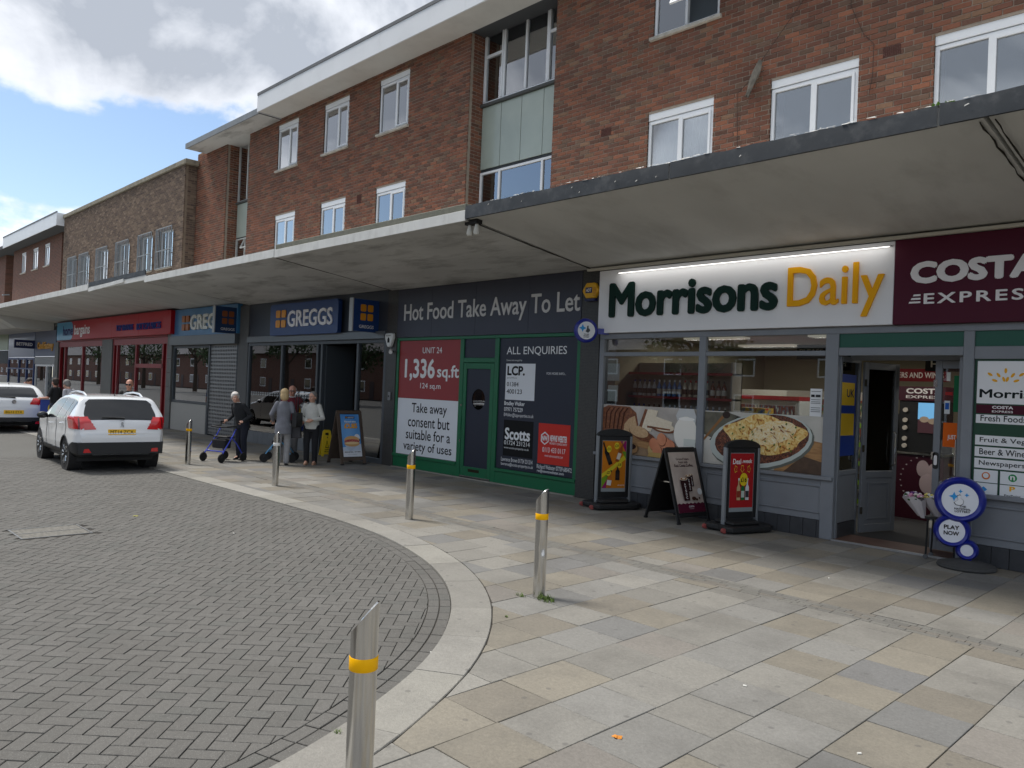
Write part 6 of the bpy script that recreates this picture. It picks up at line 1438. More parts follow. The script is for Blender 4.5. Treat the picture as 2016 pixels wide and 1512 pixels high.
for x, y, z, t_, c, w in ((-3.55, 12.6, 2.52, 'Hot Drinks', (34, 34, 36), .95), (-4.75, 14.5, 2.42, 'BEERS AND WINES', (110, 28, 34), 1.0)):
    o = thing('hanging_sign', 'dark hanging hot drinks sign above the doorway' if t_[0] == 'H' else 'red hanging beers and wines sign at the back', 'sign', (x, y, z)); box('board', (-w/2, w/2, -.01, .01, -.10, .12), flat(c), o); text(t_, -w*.42, w*.42, -.04, .06, -.012, flat((216, 212, 206)), o, .02)
# flower trolley
fl = thing('flower_trolley', 'small wheeled flower trolley with wrapped bouquets beside the lottery stand', 'trolley', (-3.12, 10.62, 0))
mb = MB()
for x in (-.16, .16):
    for y in (-.1, .1): mb.tube([(x, y, .05), (x*.9, y, .52)], .012, 6)
mb.box(-.18, .18, -.12, .12, .50, .53); mb.build('stand', BLACKP, fl)
for x in (-.16, .16):
    for y in (-.1, .1): mb = MB(); mb.lathe([(0, -.012), (.028, -.012), (.028, .012), (0, .012)], 12, (x, y, .028), 'y'); mb.build('castor', mk('castor_grey', (90, 92, 94), .5), fl)
for bi, (bx, by, c1, c2) in enumerate(((-.20, -.10, (214, 150, 180), (240, 234, 220)), (-.05, .0, (240, 226, 130), (236, 236, 236)), (.12, .05, (226, 190, 30), (240, 214, 60)), (-.28, .04, (110, 60, 130), (230, 226, 230)))):
    mb = MB(); n = 9; top = [(bx-.1+.12*math.cos(2*math.pi*k/n), by+.10*math.sin(2*math.pi*k/n), .74+.03*math.sin(k*2.1)) for k in range(n)]; low = [(bx+.03*math.cos(2*math.pi*k/n), by+.03*math.sin(2*math.pi*k/n), .50) for k in range(n)]
    mb.add(top+low, [(k, (k+1) % n, n+(k+1) % n, n+k) for k in range(n)]); mb.build('wrapping', mk('cellophane', (196, 190, 190), .2), fl)
    for k, c in ((0, c1), (1, c2), (2, (60, 96, 50))):
        mb = MB()
        for i in range(12):
            a = random.random()*6.28; r_ = random.random()*.10; p = (bx-.1+r_*math.cos(a), by+r_*math.sin(a)*.9, .74+random.uniform(0, .05)-(.03 if k == 2 else 0)); mb.ell(p, (.022, .022, .016), 6, 4)
        props(mb.build('blossoms' if k < 2 else 'foliage', flat(c), fl), kind='stuff')
# ------------------------------------------------------------------ access cover, litter, leaf, grass
ac = thing('access_cover', 'rectangular steel access cover set into the block paving', 'access cover', (-10.44, 2.6, ROADZ), 0)
mb = MB(); frame(mb, -.33, .33, -.375, .375, -.004, .004, .02); mbx = MB(); mbx.box(-.33, -.31, -.375, .375, -.03, .002).box(.31, .33, -.375, .375, -.03, .002).box(-.31, .31, -.375, -.355, -.03, .002).box(-.31, .31, .355, .375, -.03, .002).box(-.008, .008, -.355, .355, -.03, .001); mbx.build('frame', mk('galv_frame', (140, 140, 138), .4, .7, var=.2), ac)
for a, b in ((-.31, -.008), (.008, .31)): box('tray', (a+.004, b-.004, -.352, .352, -.03, -.002), mk('worn_concrete', (112, 109, 102), .9, var=.3, vscale=7, stretch=(1, 4, 1)), ac)
def leafobj(x, y, z, c, s, label, rz):
    mb = MB(); n = 12; P = [(s*(1+.35*math.sin(k*2.4))*math.cos(2*math.pi*k/n), s*.8*(1+.35*math.sin(k*2.4))*math.sin(2*math.pi*k/n), .004+.006*math.sin(k*1.7)) for k in range(n)]; mb.add(P+[(0, 0, .012)], [(k, (k+1) % n, n) for k in range(n)])
    o = mb.build('fallen_leaf', flat(c)); o.location = (x, y, z); o.rotation_euler = (0, 0, rz); props(o, label, 'leaf', 'leaves on the ground')
leafobj(-2.62, 3.48, .001, (214, 140, 60), .026, 'curled orange leaf on the foreground slabs', .4)
leafobj(-11.0, 3.75, ROADZ, (170, 164, 90), .03, 'pale yellow leaf on the block paving near the car', 1.0)
def litter(x, y, z, L, label, c=(226, 224, 216)):
    o = MB().tube([(-L/2, 0, .006), (L/2, 0, .006)], .006, 6).build('cigarette_end', flat(c)); o.location = (x, y, z); o.rotation_euler = (0, 0, random.random()*3); props(o, label, 'litter', 'litter on the ground')
for x, y, z, l in ((-4.35, 3.55, ROADZ, 'cigarette end on the courses beside the kerb'), (-2.55, 4.75, 0, 'cigarette end on slabs right of the dented bollard'), (-1.65, 4.35, 0, 'cigarette end on slabs in the right foreground'), (-3.55, 8.35, 0, 'cigarette end on slabs in front of the store entrance'), (-1.35, 6.55, 0, 'cigarette end near the right edge of the pavement'), (-9.2, 4.3, ROADZ, 'pale cigarette end on the road left of the kerb')): litter(x, y, z, .022, l)
def tuft(x, y, z, n, r, hgt, label):
    mb = MB()
    for i in range(n):
        a = random.random()*6.28; d = r*math.sqrt(random.random()); p = Vector((d*math.cos(a), d*math.sin(a)*.6, 0)); b = Vector((random.uniform(-1, 1), random.uniform(-1, 1), 0)).normalized(); h_ = hgt*random.uniform(.4, 1); s_ = Vector((-b.y, b.x, 0))*.0035
        mb.add([p-s_, p+s_, p+b*h_*.3+s_*.7+Vector((0, 0, h_*.6)), p+b*h_*.3-s_*.7+Vector((0, 0, h_*.6)), p+b*h_*.8+Vector((0, 0, h_*.8))], [(0, 1, 2, 3), (3, 2, 4)])
    o = mb.build('grass_tuft', mk('grass_green', (96, 118, 52), .7, var=.3, vscale=30)); o.location = (x, y, z); props(o, label, 'grass', None, 'stuff')
tuft(-4.78, 5.20, 0, 90, .10, .07, 'small tuft of grass at the foot of the dented bollard'); tuft(-5.02, 5.12, 0, 30, .06, .035, 'sparse weeds left of the dented bollard')
tuft(-3.63, 2.33, 0, 16, .03, .03, 'tiny weed in the kerb joint'); tuft(-4.62, 4.55, 0, 14, .02, .025, 'tiny weed beside the curved kerb')
mb = MB()
for i in range(9):
    x, z = random.uniform(-2.55, -2.3), 4.665; a = random.uniform(-.5, .5); L = random.uniform(.025, .05)
    mb.add([(x, 7.75, z), (x+L*.6, 7.73, z+L*.5), (x+L*.1, 7.73, z+L), (x-L*.4, 7.75, z+L*.5)], [(0, 1, 2, 3)])
o = mb.build('gutter_weed', mk('weed_green', (110, 150, 50), .6)); props(o, 'small green weed growing on the canopy edge', 'weed', None, 'stuff')
# more stock deep in the store
for i, (x, y, w, c) in enumerate(((-6.4, 14.6, 1.6, (96, 70, 50)), (-8.1, 14.9, 1.5, (70, 80, 90)))):
    o = thing('grocery_shelf', ('grocery shelving at the back of the store behind the counter', 'grocery shelving at the back left of the store')[i], 'shelf', (x, y, 0))
    box('carcass', (-w/2, w/2, .05, .35, 0, 2.1), WOODS, o)
    for z in (.3, .75, 1.2, 1.65):
        box('shelf_board', (-w/2, w/2, -.1, .05, z, z+.025), WOODS, o)
        box('packets', (-w/2+.03, w/2-.03, -.06, .049, z+.026, z+.30), food('packets_%d_%d' % (i, int(z*100)), [(.30, c), (.70, (206, 190, 150)), (.42, (150, 50, 40)), (.56, (60, 110, 70))], 9+z*3, 2, .2, stretch=(2, 1, .5)), o)

# ------------------------------------------------------------------ cars
def lerp(tab, x):
    if x <= tab[0][0]: return tab[0][1]
    for (a, b), (c, d) in zip(tab, tab[1:]):
        if x <= c: t = (x-a)/(c-a) if c > a else 0; return b+(d-b)*t
    return tab[-1][1]
def smooth(tab, x, h=.05): return sum(lerp(tab, x+k*h) for k in (-1, -.5, 0, .5, 1))/5
CARW = mk('white_car_paint', (236, 238, 240), .22, coat=.9, spec=.5); CARS = mk('silver_white_paint', (230, 232, 233), .25, 0, coat=.7)
CGLASS = mk('car_glass', (16, 18, 20), .04, spec=.6, coat=.2); TRIM = mk('car_black_trim', (40, 41, 43), .55, var=.06, vscale=9); LAMP = mk('tail_lamp_red', (206, 20, 28), .12, coat=1.0); LAMPD = mk('tail_lamp_dark', (96, 10, 18), .15, coat=1.0); PLATE = mk('yellow_plate', (240, 188, 30), .4); ALLOY = mk('alloy_wheel', (186, 188, 190), .3, .85); CHROME = mk('chrome_badge', (206, 208, 210), .15, 1.0)
def make_car(name, label, loc, rz, P):
    t = thing(name, label, 'car', loc, rz)
    top, bot, wid = P['top'], P['bot'], P['wid']; WB = P['wb']; belt = P['belt']; Lr, Lf = top[0][0], top[-1][0]
    xs = []; x = Lr
    while x < Lf: xs.append(x); x += .009 if (x < Lr+.55 or x > Lf-.15) else .022
    xs.append(Lf)
    NS, NT, NB = 64, 56, 5; rings = []
    def section(x):
        zt, zb, w = smooth(top, x, .03), lerp(bot, x), smooth(wid, x, .05); pts = []
        bl = lerp(belt, x)
        for i in range(NB): pts.append((w*.86*i/NB, zb))
        H_ = max(zt-zb, .02)
        wr = P['roofw']
        def side_w(z):
            # full at the shoulder, tucks in below and leans in above the belt line
            if z <= bl: q = (bl-z)/max(bl-zb, .05); return w*(1-.075*max(0, q-.62)/.38*q-.018*math.sin(min(1, max(0, (q-.05)/.35))*math.pi)*.6)
            return w*(1-(1-wr)*((z-bl)/max(P['h']-bl, .1))**1.15)
        rtop = min(.10, H_*.45)
        for i in range(NS+1):
            s = i/NS; z = zb+.02+(H_-.02-rtop)*s
            ww = side_w(z)
            if s < .12: ww *= .86+.14*math.sin(s/.12*math.pi/2)
            pts.append((ww, z))
        w0 = pts[-1][0]; z0 = pts[-1][1]
        for i in range(1, NT+1):
            a = i/NT; 
            if a < .3: q = a/.3*math.pi/2; pts.append((w0-rtop*1.1*(1-math.cos(q)), z0+rtop*.86*math.sin(q)))
            else:
                q = (a-.3)/.7; y = (w0-rtop*1.1)*(1-q); pts.append((y, z0+rtop*.86+rtop*.14*math.sin(q*math.pi/2)))
        return pts
    for x in xs: rings.append([(x, y, z) for y, z in section(x)])
    n = len(rings[0]); vs = [p for r_ in rings for p in r_]
    def arch(x, z): return any((x-c)**2+(z-P['wr'])**2 < (P['wr']+.045)**2 for c in (0, WB)) and z < P['wr']*2+.1
    quads = [(i*n+k, i*n+k+1, (i+1)*n+k+1, (i+1)*n+k) for i in range(len(rings)-1) for k in range(n-1)]
    Lq = []
    for q in quads:
        c = [sum(vs[i][m] for i in q)/4 for m in range(3)]
        if arch(c[0], c[2]) and c[1] > .45: continue
        if c[2] < P['wr']*2 and c[1] > .45 and abs(c[2]-lerp(bot, c[0])) < .005 and any(abs(c[0]-k) < P['wr']+.04 for k in (0, WB)): continue
        Lq.append(q)
    ends = [tuple(range(n))]
    V = vs+[(x, -y, z) for x, y, z in vs]; N = len(vs)
    F = Lq+[tuple(N+i for i in q[::-1]) for q in Lq]
    capR = list(range(n)); capF = [(len(rings)-1)*n+k for k in range(n)]
    F += [tuple(capR+[N+k for k in reversed(capR)]), tuple(list(reversed(capF))+[N+k for k in capF])]
    me = D.meshes.new('body'); me.from_pydata(V, [], F); bm = bmesh.new(); bm.from_mesh(me); bmesh.ops.remove_doubles(bm, verts=bm.verts, dist=.0005); bmesh.ops.recalc_face_normals(bm, faces=bm.faces); bm.to_mesh(me); bm.free()
    me.materials.append(P['paint']); me.polygons.foreach_set('use_smooth', [True]*len(me.polygons)); me.set_sharp_from_angle(angle=R(40))
    body = link('body', me, t)
    # vertex normals of the half shell
    def nrm_(i, k):
        a = Vector(rings[min(i+1, len(rings)-1)][k])-Vector(rings[max(i-1, 0)][k]); b = Vector(rings[i][min(k+1, n-1)])-Vector(rings[i][max(k-1, 0)])
        q = b.cross(a); 
        if q.length < 1e-7: q = Vector((-1, 0, 0))
        q.normalize()
        return q if (q.y >= -0.2 or q.z > 0) else -q
    CEN = [[tuple((rings[i][k][m]+rings[i][k+1][m]+rings[i+1][k+1][m]+rings[i+1][k][m])/4 for m in range(3)) for k in range(n-1)] for i in range(len(rings)-1)]
    def shell(nm, pred, off, mat, sides=(1, -1), parent=t, both=False):
        out = []
        allv = {}; vv = []; ff = []
        for s in sides:
            idx = {}
            for i in range(len(rings)-1):
                for k in range(n-1):
                    c = CEN[i][k]
                    if not pred(c[0], c[1], c[2], k): continue
                    ids = ((i, k), (i, k+1), (i+1, k+1), (i+1, k))
                    f = []
                    for a, b in ids:
                        if (a, b) not in idx:
                            p = Vector(rings[a][b])+nrm_(a, b)*off; idx[(a, b)] = len(vv); vv.append((p.x, s*p.y, p.z))
                        f.append(idx[(a, b)])
                    ff.append(tuple(f) if s > 0 else tuple(f[::-1]))
            if not both and ff:
                m_ = MB(); m_.add(vv, ff); o = m_.build(nm, mat, parent, smooth=True, angle=60); out.append(o); vv = []; ff = []
        if both and ff: m_ = MB(); m_.add(vv, ff); out.append(m_.build(nm, mat, parent, smooth=True, angle=60))
        return out
    side = lambda k: NB <= k < NB+NS
    topk = lambda k: k >= NB+NS
    def gl(x): return lerp(belt, x)+.015
    def topz(x): return smooth(top, x, .03)-.085
    for a, b in P['side_glass']: shell('side_window', lambda x, y, z, k: side(k) and a < x-(z-.9)*P.get('rake', .0) < b and gl(x) < z < topz(x), .004, CGLASS)
    rw = P['rear_glass']; shell('rear_window', lambda x, y, z, k: topk(k) and rw[0] < x < rw[1] and abs(y) < rw[2]+.09*(1-(x-rw[0])/(rw[1]-rw[0]))-(.05*max(0, (x-rw[1]+.05)/.05))-(.05*max(0, (rw[0]+.04-x)/.04)), .006, CGLASS, both=True)
    ww_ = P['wind']; shell('windscreen', lambda x, y, z, k: topk(k) and ww_[0] < x < ww_[1] and abs(y) < ww_[2], .006, CGLASS, both=True)
    zb_ = P['bump']; shell('rear_bumper', lambda x, y, z, k: x < -P['wr']-.06 and z < zb_-(.0 if x < Lr+.2 else (x-Lr-.2)*.35), .012, TRIM, both=True)
    # rear end cap bumper and sill cladding
    yb = rings[0][NB][0]
    sb_ = P['sill']; shell('sill_cladding', lambda x, y, z, k: P['wr']+.06 < x < WB-P['wr']-.06 and z < sb_ and y > .3, .010, TRIM)
    cap = [(y, z) for _, y, z in rings[0]]; pts = [(-y, z) for y, z in reversed(cap)]+cap[1:]
    zc = min(zb_, max(z for _, z in cap))
    MB().prism([(-yb*.98, cap[0][1]-.0), (yb*.98, cap[0][1]), (yb*.99, zc), (-yb*.99, zc)], Lr-.016, Lr-.001, 'x').build('bumper_face', TRIM, t, fix=True, bevel=.01)
    # lamps
    la = P['lamp']
    shell('tail_lamp', lambda x, y, z, k: (side(k) or topk(k)) and la[0] < z < la[1] and x < la[2]+(z-la[0])*.5 and y > la[3]+(z-la[0])*P.get('lampin', .6), .010, LAMP)
    shell('lamp_divider', lambda x, y, z, k: (side(k) or topk(k)) and la[0] < z < la[1]-.02 and abs(y-(la[3]+.30)) < .012 and x < la[2], .013, LAMPD)
    for s in (-1, 1): MB().prism([(s*(yb*.78)-.07, P['bump']-.20), (s*(yb*.78)+.07, P['bump']-.20), (s*(yb*.78)+.06, P['bump']-.13), (s*(yb*.78)-.02*s-.04, P['bump']-.12)], Lr-.024, Lr-.0165, 'x').build('rear_reflector', LAMP, t, fix=True)
    # plate, badge, wiper
    px, pz, ptilt = P['plate']; Mp = Matrix.Translation((px, 0, pz)) @ Matrix.Rotation(R(-90), 4, 'Z') @ Matrix.Rotation(ptilt, 4, 'X')
    pl = MB(Mp).box(-.26, .26, -.012, .0, -.056, .056).build('number_plate', PLATE, t, bevel=.003); text(P['reg'], -.215, .215, -.034, .038, -.0135, flat((24, 24, 26)), pl, .0, M=Mp)
    bx, bz = P['badge']; Mb_ = Matrix.Translation((bx, 0, bz)) @ Matrix.Rotation(R(-90), 4, 'Z') @ Matrix.Rotation(ptilt, 4, 'X')
    if P['kind'] == 'suv': MB(Mb_).prism([(-.035, -.05), (-.01, -.02), (-.02, .03), (.0, .06), (.03, .04), (.02, .01), (.04, -.03), (.02, -.06), (.005, -.02)], -.012, 0).build('badge', CHROME, t, fix=True)
    else: mbd = MB(Mb_); mbd.lathe([(.045, -.01), (.05, -.018), (.06, -.018), (.062, -.005)], 24, (0, 0, 0), 'y'); mbd.build('badge', CHROME, t, smooth=True)
    wz, wx = P['wiper']; MB().tube([(wx, -.05, wz), (wx+.01, .12, wz+.012), (wx+.012, .36, wz+.02)], [.028, .018, .010], 8).build('rear_wiper', BLACKP, t, smooth=True)
    # seams
    for xx, z0_, z1_ in P['seams']:
        for s in (-1, 1):
            pts = []
            for i in range(14):
                z = z0_+(z1_-z0_)*i/13; sec = section(xx+P.get('seamrake', 0)*(z-.6)); y = max((p for p in sec if abs(p[1]-z) < .06), key=lambda p: p[0], default=(0, 0))[0]
                if y > 0: pts.append((xx+P.get('seamrake', 0)*(z-.6), s*(y+.0015), z))
            if len(pts) > 2: MB().tube(pts, .004, 5).build('door_seam', mk('seam_dark', (70, 72, 74), .8), t)
    for xx in P['handles']:
        for s in (-1, 1):
            z = lerp(belt, xx)-.10; y = max((p for p in section(xx) if abs(p[1]-z) < .06), key=lambda p: p[0])[0]; MB().tube([(xx-.09, s*(y+.006), z), (xx-.06, s*(y+.03), z+.004), (xx+.06, s*(y+.03), z+.004), (xx+.09, s*(y+.006), z)], .012, 6).build('door_handle', P['paint'], t, smooth=True)
    ts = P['tail_seam']
    for z in ts:
        x_ = min(xs, key=lambda q: abs(smooth(top, q, .03)-z)); 
        MB().tube([(x_-.006, y, z-.004) for y in (-.62, -.3, 0, .3, .62)], .005, 5).build('tailgate_crease', mk('seam_soft', (150, 152, 154), .6), t)
    if P.get('rails'):
        for s in (-1, 1):
            pts = []
            for i in range(15): q = i/14; xx = -.16+1.75*q; pts.append((xx, s*(.53+.015*math.sin(q*math.pi)), smooth(top, xx, .03)-.015+.055*min(1, math.sin(q*math.pi)*2.2)))
            MB().tube(pts, .021, 8).build('roof_rail', mk('satin_rail', (206, 208, 210), .3, .6), t, smooth=True)
    ax_ = P['antenna']; MB().tube([(ax_, 0, smooth(top, ax_)-.01), (ax_-.10, 0, smooth(top, ax_)+.16), (ax_-.22, 0, smooth(top, ax_)+.36)], [.012, .005, .003], 6).build('antenna', BLACKP, t)
    mx = P['mirror']
    for s in (-1, 1):
        y = smooth(wid, mx)*.97; m_ = MB(); m_.ell((mx, s*(y+.12), lerp(belt, mx)+.06), (.07, .11, .075)); m_.tube([(mx+.02, s*(y-.03), lerp(belt, mx)+.0), (mx, s*(y+.08), lerp(belt, mx)+.04)], .025, 6); m_.build('door_mirror', TRIM if P['kind'] == 'suv' else P['paint'], t, smooth=True)
        MB().ell((mx-.06, s*(y+.12), lerp(belt, mx)+.06), (.018, .09, .058)).build('mirror_glass', CGLASS, t, smooth=True)
    # wheels
    r_ = P['wr']; tw = .20
    for xx in (0, WB):
        for s in (-1, 1):
            yc = s*(P['track']/2); m_ = MB(); m_.lathe([(r_*.66, -tw/2), (r_*.80, -tw/2-.004), (r_*.95, -tw/2+.012), (r_, -tw/2+.04), (r_, tw/2-.04), (r_*.95, tw/2-.012), (r_*.80, tw/2+.004), (r_*.66, tw/2)], 36, (xx, yc, r_), 'y'); wv = m_.build('wheel', RUBBER, t, smooth=True)
            m_ = MB(); m_.lathe([(r_*.66, s*(tw/2-.01)), (r_*.60, s*(tw/2-.004)), (r_*.585, s*.02), (r_*.3, s*.0)], 32, (xx, yc, r_), 'y'); m_.lathe([(0, s*(tw/2-.015)), (r_*.13, s*(tw/2-.02)), (r_*.15, s*.03)], 16, (xx, yc, r_), 'y')
            for k in range(5):
                for da in (-.16, .16):
                    a = 2*math.pi*k/5+da; b = 2*math.pi*k/5+da*1.5; d0 = Vector((math.cos(a)*r_*.12, 0, math.sin(a)*r_*.12)); d1 = Vector((math.cos(b)*r_*.60, 0, math.sin(b)*r_*.60)); m_.tube([Vector((xx, yc+s*(tw/2-.025), r_))+d0, Vector((xx, yc+s*(tw/2-.012), r_))+d1], [.022, .028], 6)
            m_.build('rim', ALLOY, wv, smooth=True, fix=True)
            MB().lathe([(.0, -s*.02), (r_*.58, -s*.02), (r_*.58, s*.005), (0, s*.005)], 24, (xx, yc, r_), 'y').build('brake_disc', DARKIN, wv)
            # arch lip
            pts = []
            for i in range(23):
                a = R(-12+204*i/22); px_, pz_ = xx+(r_+.045)*math.cos(a), r_+(r_+.045)*math.sin(a)
                if pz_ < lerp(bot, px_)-.02: continue
                cand = [p for p in section(px_) if abs(p[1]-pz_) < .05]
                if cand: pts.append((px_, s*(max(c[0] for c in cand)-.004), pz_))
            if len(pts) > 3: MB().tube(pts, .018, 6).build('arch_trim', P.get('archm', TRIM), t, smooth=True)
            MB().lathe([(r_+.05, -.24), (r_+.05, .0)], 24, (xx, s*(P['track']/2+tw/2-.0) if s > 0 else s*(P['track']/2+tw/2)+.24, r_), 'y').build('wheel_well', DARKIN, t)
    box('underbody', (Lr+.42, Lf-.2, -.72, .72, .19, .36), BLACKP, t)
    return t, shell, section
SUV = dict(kind='suv', paint=CARW, h=1.53, wb=2.54, wr=.325, track=1.50, roofw=.74,
    top=[(-.80, .74), (-.785, .80), (-.77, .88), (-.755, .95), (-.735, 1.01), (-.70, 1.045), (-.60, 1.17), (-.50, 1.30), (-.42, 1.41), (-.36, 1.475), (-.25, 1.50), (0, 1.52), (.6, 1.535), (1.1, 1.50), (1.40, 1.43), (1.8, 1.22), (2.2, 1.03), (2.7, .98), (3.15, .86), (3.28, .72), (3.34, .60)],
    bot=[(-.80, .36), (-.70, .30), (-.4, .27), (0, .24), (2.6, .22), (3.34, .26)], wid=[(-.80, .70), (-.78, .755), (-.74, .80), (-.62, .845), (-.3, .87), (1.2, .87), (2.6, .86), (3.0, .80), (3.25, .66), (3.34, .5)],
    belt=[(-.8, 1.04), (-.3, 1.06), (.8, 1.0), (1.9, .95), (2.3, .93), (3.34, .75)], side_glass=[(-.20, .12), (.17, .80), (.86, 1.75)], rake=-.35, rear_glass=(-.70, -.39, .60), wind=(1.42, 2.14, .60), bump=.60, sill=.40, lamp=(.86, 1.10, -.30, .47), plate=(-.783, .80, R(-8)), badge=(-.755, .95), wiper=(1.075, -.715), reg='MT14 ZCX', seams=[(-.05, .45, 1.05), (.82, .38, 1.0), (1.78, .38, .95)], handles=[.35, 1.35], tail_seam=[.875], rails=True, antenna=-.10, mirror=1.75)
car1, shell1, sec1 = make_car('parked_suv', 'white compact SUV with roof rails parked nearest by the kerb', (-16.87, 5.22, ROADZ), R(180-3.2), SUV); car1.scale = (.965, .965, .965)
HAT = dict(kind='hatch', paint=CARS, h=1.49, wb=2.68, wr=.32, track=1.53, roofw=.72,
    top=[(-.82, .70), (-.81, .80), (-.79, .90), (-.76, .98), (-.70, 1.03), (-.55, 1.18), (-.40, 1.30), (-.25, 1.38), (-.1, 1.43), (.3, 1.47), (.9, 1.485), (1.3, 1.45), (1.6, 1.34), (2.0, 1.15), (2.35, 1.0), (2.9, .94), (3.3, .80), (3.45, .62), (3.5, .55)],
    bot=[(-.82, .34), (-.70, .28), (-.4, .25), (0, .22), (2.6, .20), (3.5, .24)], wid=[(-.82, .62), (-.79, .72), (-.74, .79), (-.6, .86), (-.3, .90), (1.2, .90), (2.6, .89), (3.1, .82), (3.4, .66), (3.5, .5)],
    belt=[(-.82, 1.02), (-.3, 1.03), (.8, .98), (1.9, .94), (2.4, .92), (3.5, .72)], side_glass=[(.0, .78), (.84, 1.8)], rake=-.35, rear_glass=(-.66, -.28, .58), wind=(1.5, 2.25, .60), bump=.46, sill=.30, lamp=(.84, 1.04, -.28, .40), plate=(-.825, .62, R(-4)), badge=(-.79, .93), wiper=(1.05, -.69), reg='BG13 EYA', seams=[(.0, .40, 1.0), (.85, .38, .98), (1.85, .38, .94)], handles=[.4, 1.4], tail_seam=[.84, .74], rails=False, antenna=.0, mirror=1.85, archm=CARS)
car2, _, _ = make_car('parked_hatchback', 'silver white hatchback parked behind the SUV at the left edge', (-28.05, 5.66, ROADZ), R(180), HAT)
bs2 = Sheet(car1, -.3, -.05, 0, 1, 0) if False else None

# ------------------------------------------------------------------ people
def loft(mb, secs, n=18):
    """closed tube of ellipses; secs = (x, y, z, rx, ry)"""
    vs = []
    for x, y, z, rx, ry in secs:
        for k in range(n): a = 2*math.pi*k/n; vs.append((x+rx*math.cos(a), y+ry*math.sin(a), z))
    m = len(secs); fs = [(i*n+k, i*n+(k+1) % n, (i+1)*n+(k+1) % n, (i+1)*n+k) for i in range(m-1) for k in range(n)]
    fs += [tuple(range(n-1, -1, -1)), tuple((m-1)*n+k for k in range(n))]; mb.add(vs, fs)
def limb(mb, pts, rs, n=12):
    out = []; rr = []
    for i in range(len(pts)-1):
        for k in range(5): t = k/5; out.append(Vector(pts[i]).lerp(Vector(pts[i+1]), t)); rr.append(rs[i]+(rs[i+1]-rs[i])*t)
    out.append(Vector(pts[-1])); rr.append(rs[-1]); mb.tube(out, rr, n)
    for p, r in zip(pts, rs): mb.ell(p, r*.99, 10, 7)
def remesh(mb, name, mat, parent, vox=.007, it=5):
    me = mb.mesh(name); o = D.objects.new(name, me); COL.objects.link(o)
    r = o.modifiers.new('Remesh', 'REMESH'); r.mode = 'VOXEL'; r.voxel_size = vox; r.use_smooth_shade = True
    s = o.modifiers.new('Smooth', 'SMOOTH'); s.iterations = it; s.factor = .5
    dg = bpy.context.evaluated_depsgraph_get(); m2 = D.meshes.new_from_object(o.evaluated_get(dg)); D.objects.remove(o); D.meshes.remove(me)
    m2.name = name; m2.materials.clear(); m2.materials.append(mat); m2.polygons.foreach_set('use_smooth', [True]*len(m2.polygons))
    return link(name, m2, parent)
def hand(mb, w, d, nrm, thumb_side, curl=1.0):
    """palm, four unequal bent fingers and a thumb; w wrist, d direction, nrm palm normal"""
    d = Vector(d).normalized(); nrm = Vector(nrm); nrm = (nrm-d*nrm.dot(d)).normalized(); s = d.cross(nrm)*thumb_side; w = Vector(w)
    limb(mb, [w-d*.02, w+d*.03, w+d*.075], [.026, .030, .032], 10)
    limb(mb, [w+d*.045+s*.018, w+d*.085+s*.024], [.018, .016], 8); limb(mb, [w+d*.045-s*.018, w+d*.08-s*.024], [.018, .015], 8)
    for i, (o, L) in enumerate(((.027, .070), (.009, .078), (-.009, .072), (-.026, .056))):
        b = w+d*.085+s*o; a1 = .5*curl; a2 = 1.3*curl; a3 = 1.9*curl
        q = [b]; 
        for a, f in ((a1, .45), (a2, .33), (a3, .26)): q.append(q[-1]+(d*math.cos(a)+nrm*math.sin(a))*L*f)
        limb(mb, q, [.0105, .0098, .009, .0082], 8)
    b = w+d*.028+s*.026; limb(mb, [b, b+(d*.6+s*.75)*.032, b+(d*.85+s*.5+nrm*.35*curl)*.062], [.013, .012, .010], 8)
SKIN = mk('skin', (206, 160, 138), .55, var=.05, vscale=20); SKIN2 = mk('skin_ruddy', (196, 142, 120), .55, var=.06, vscale=20)
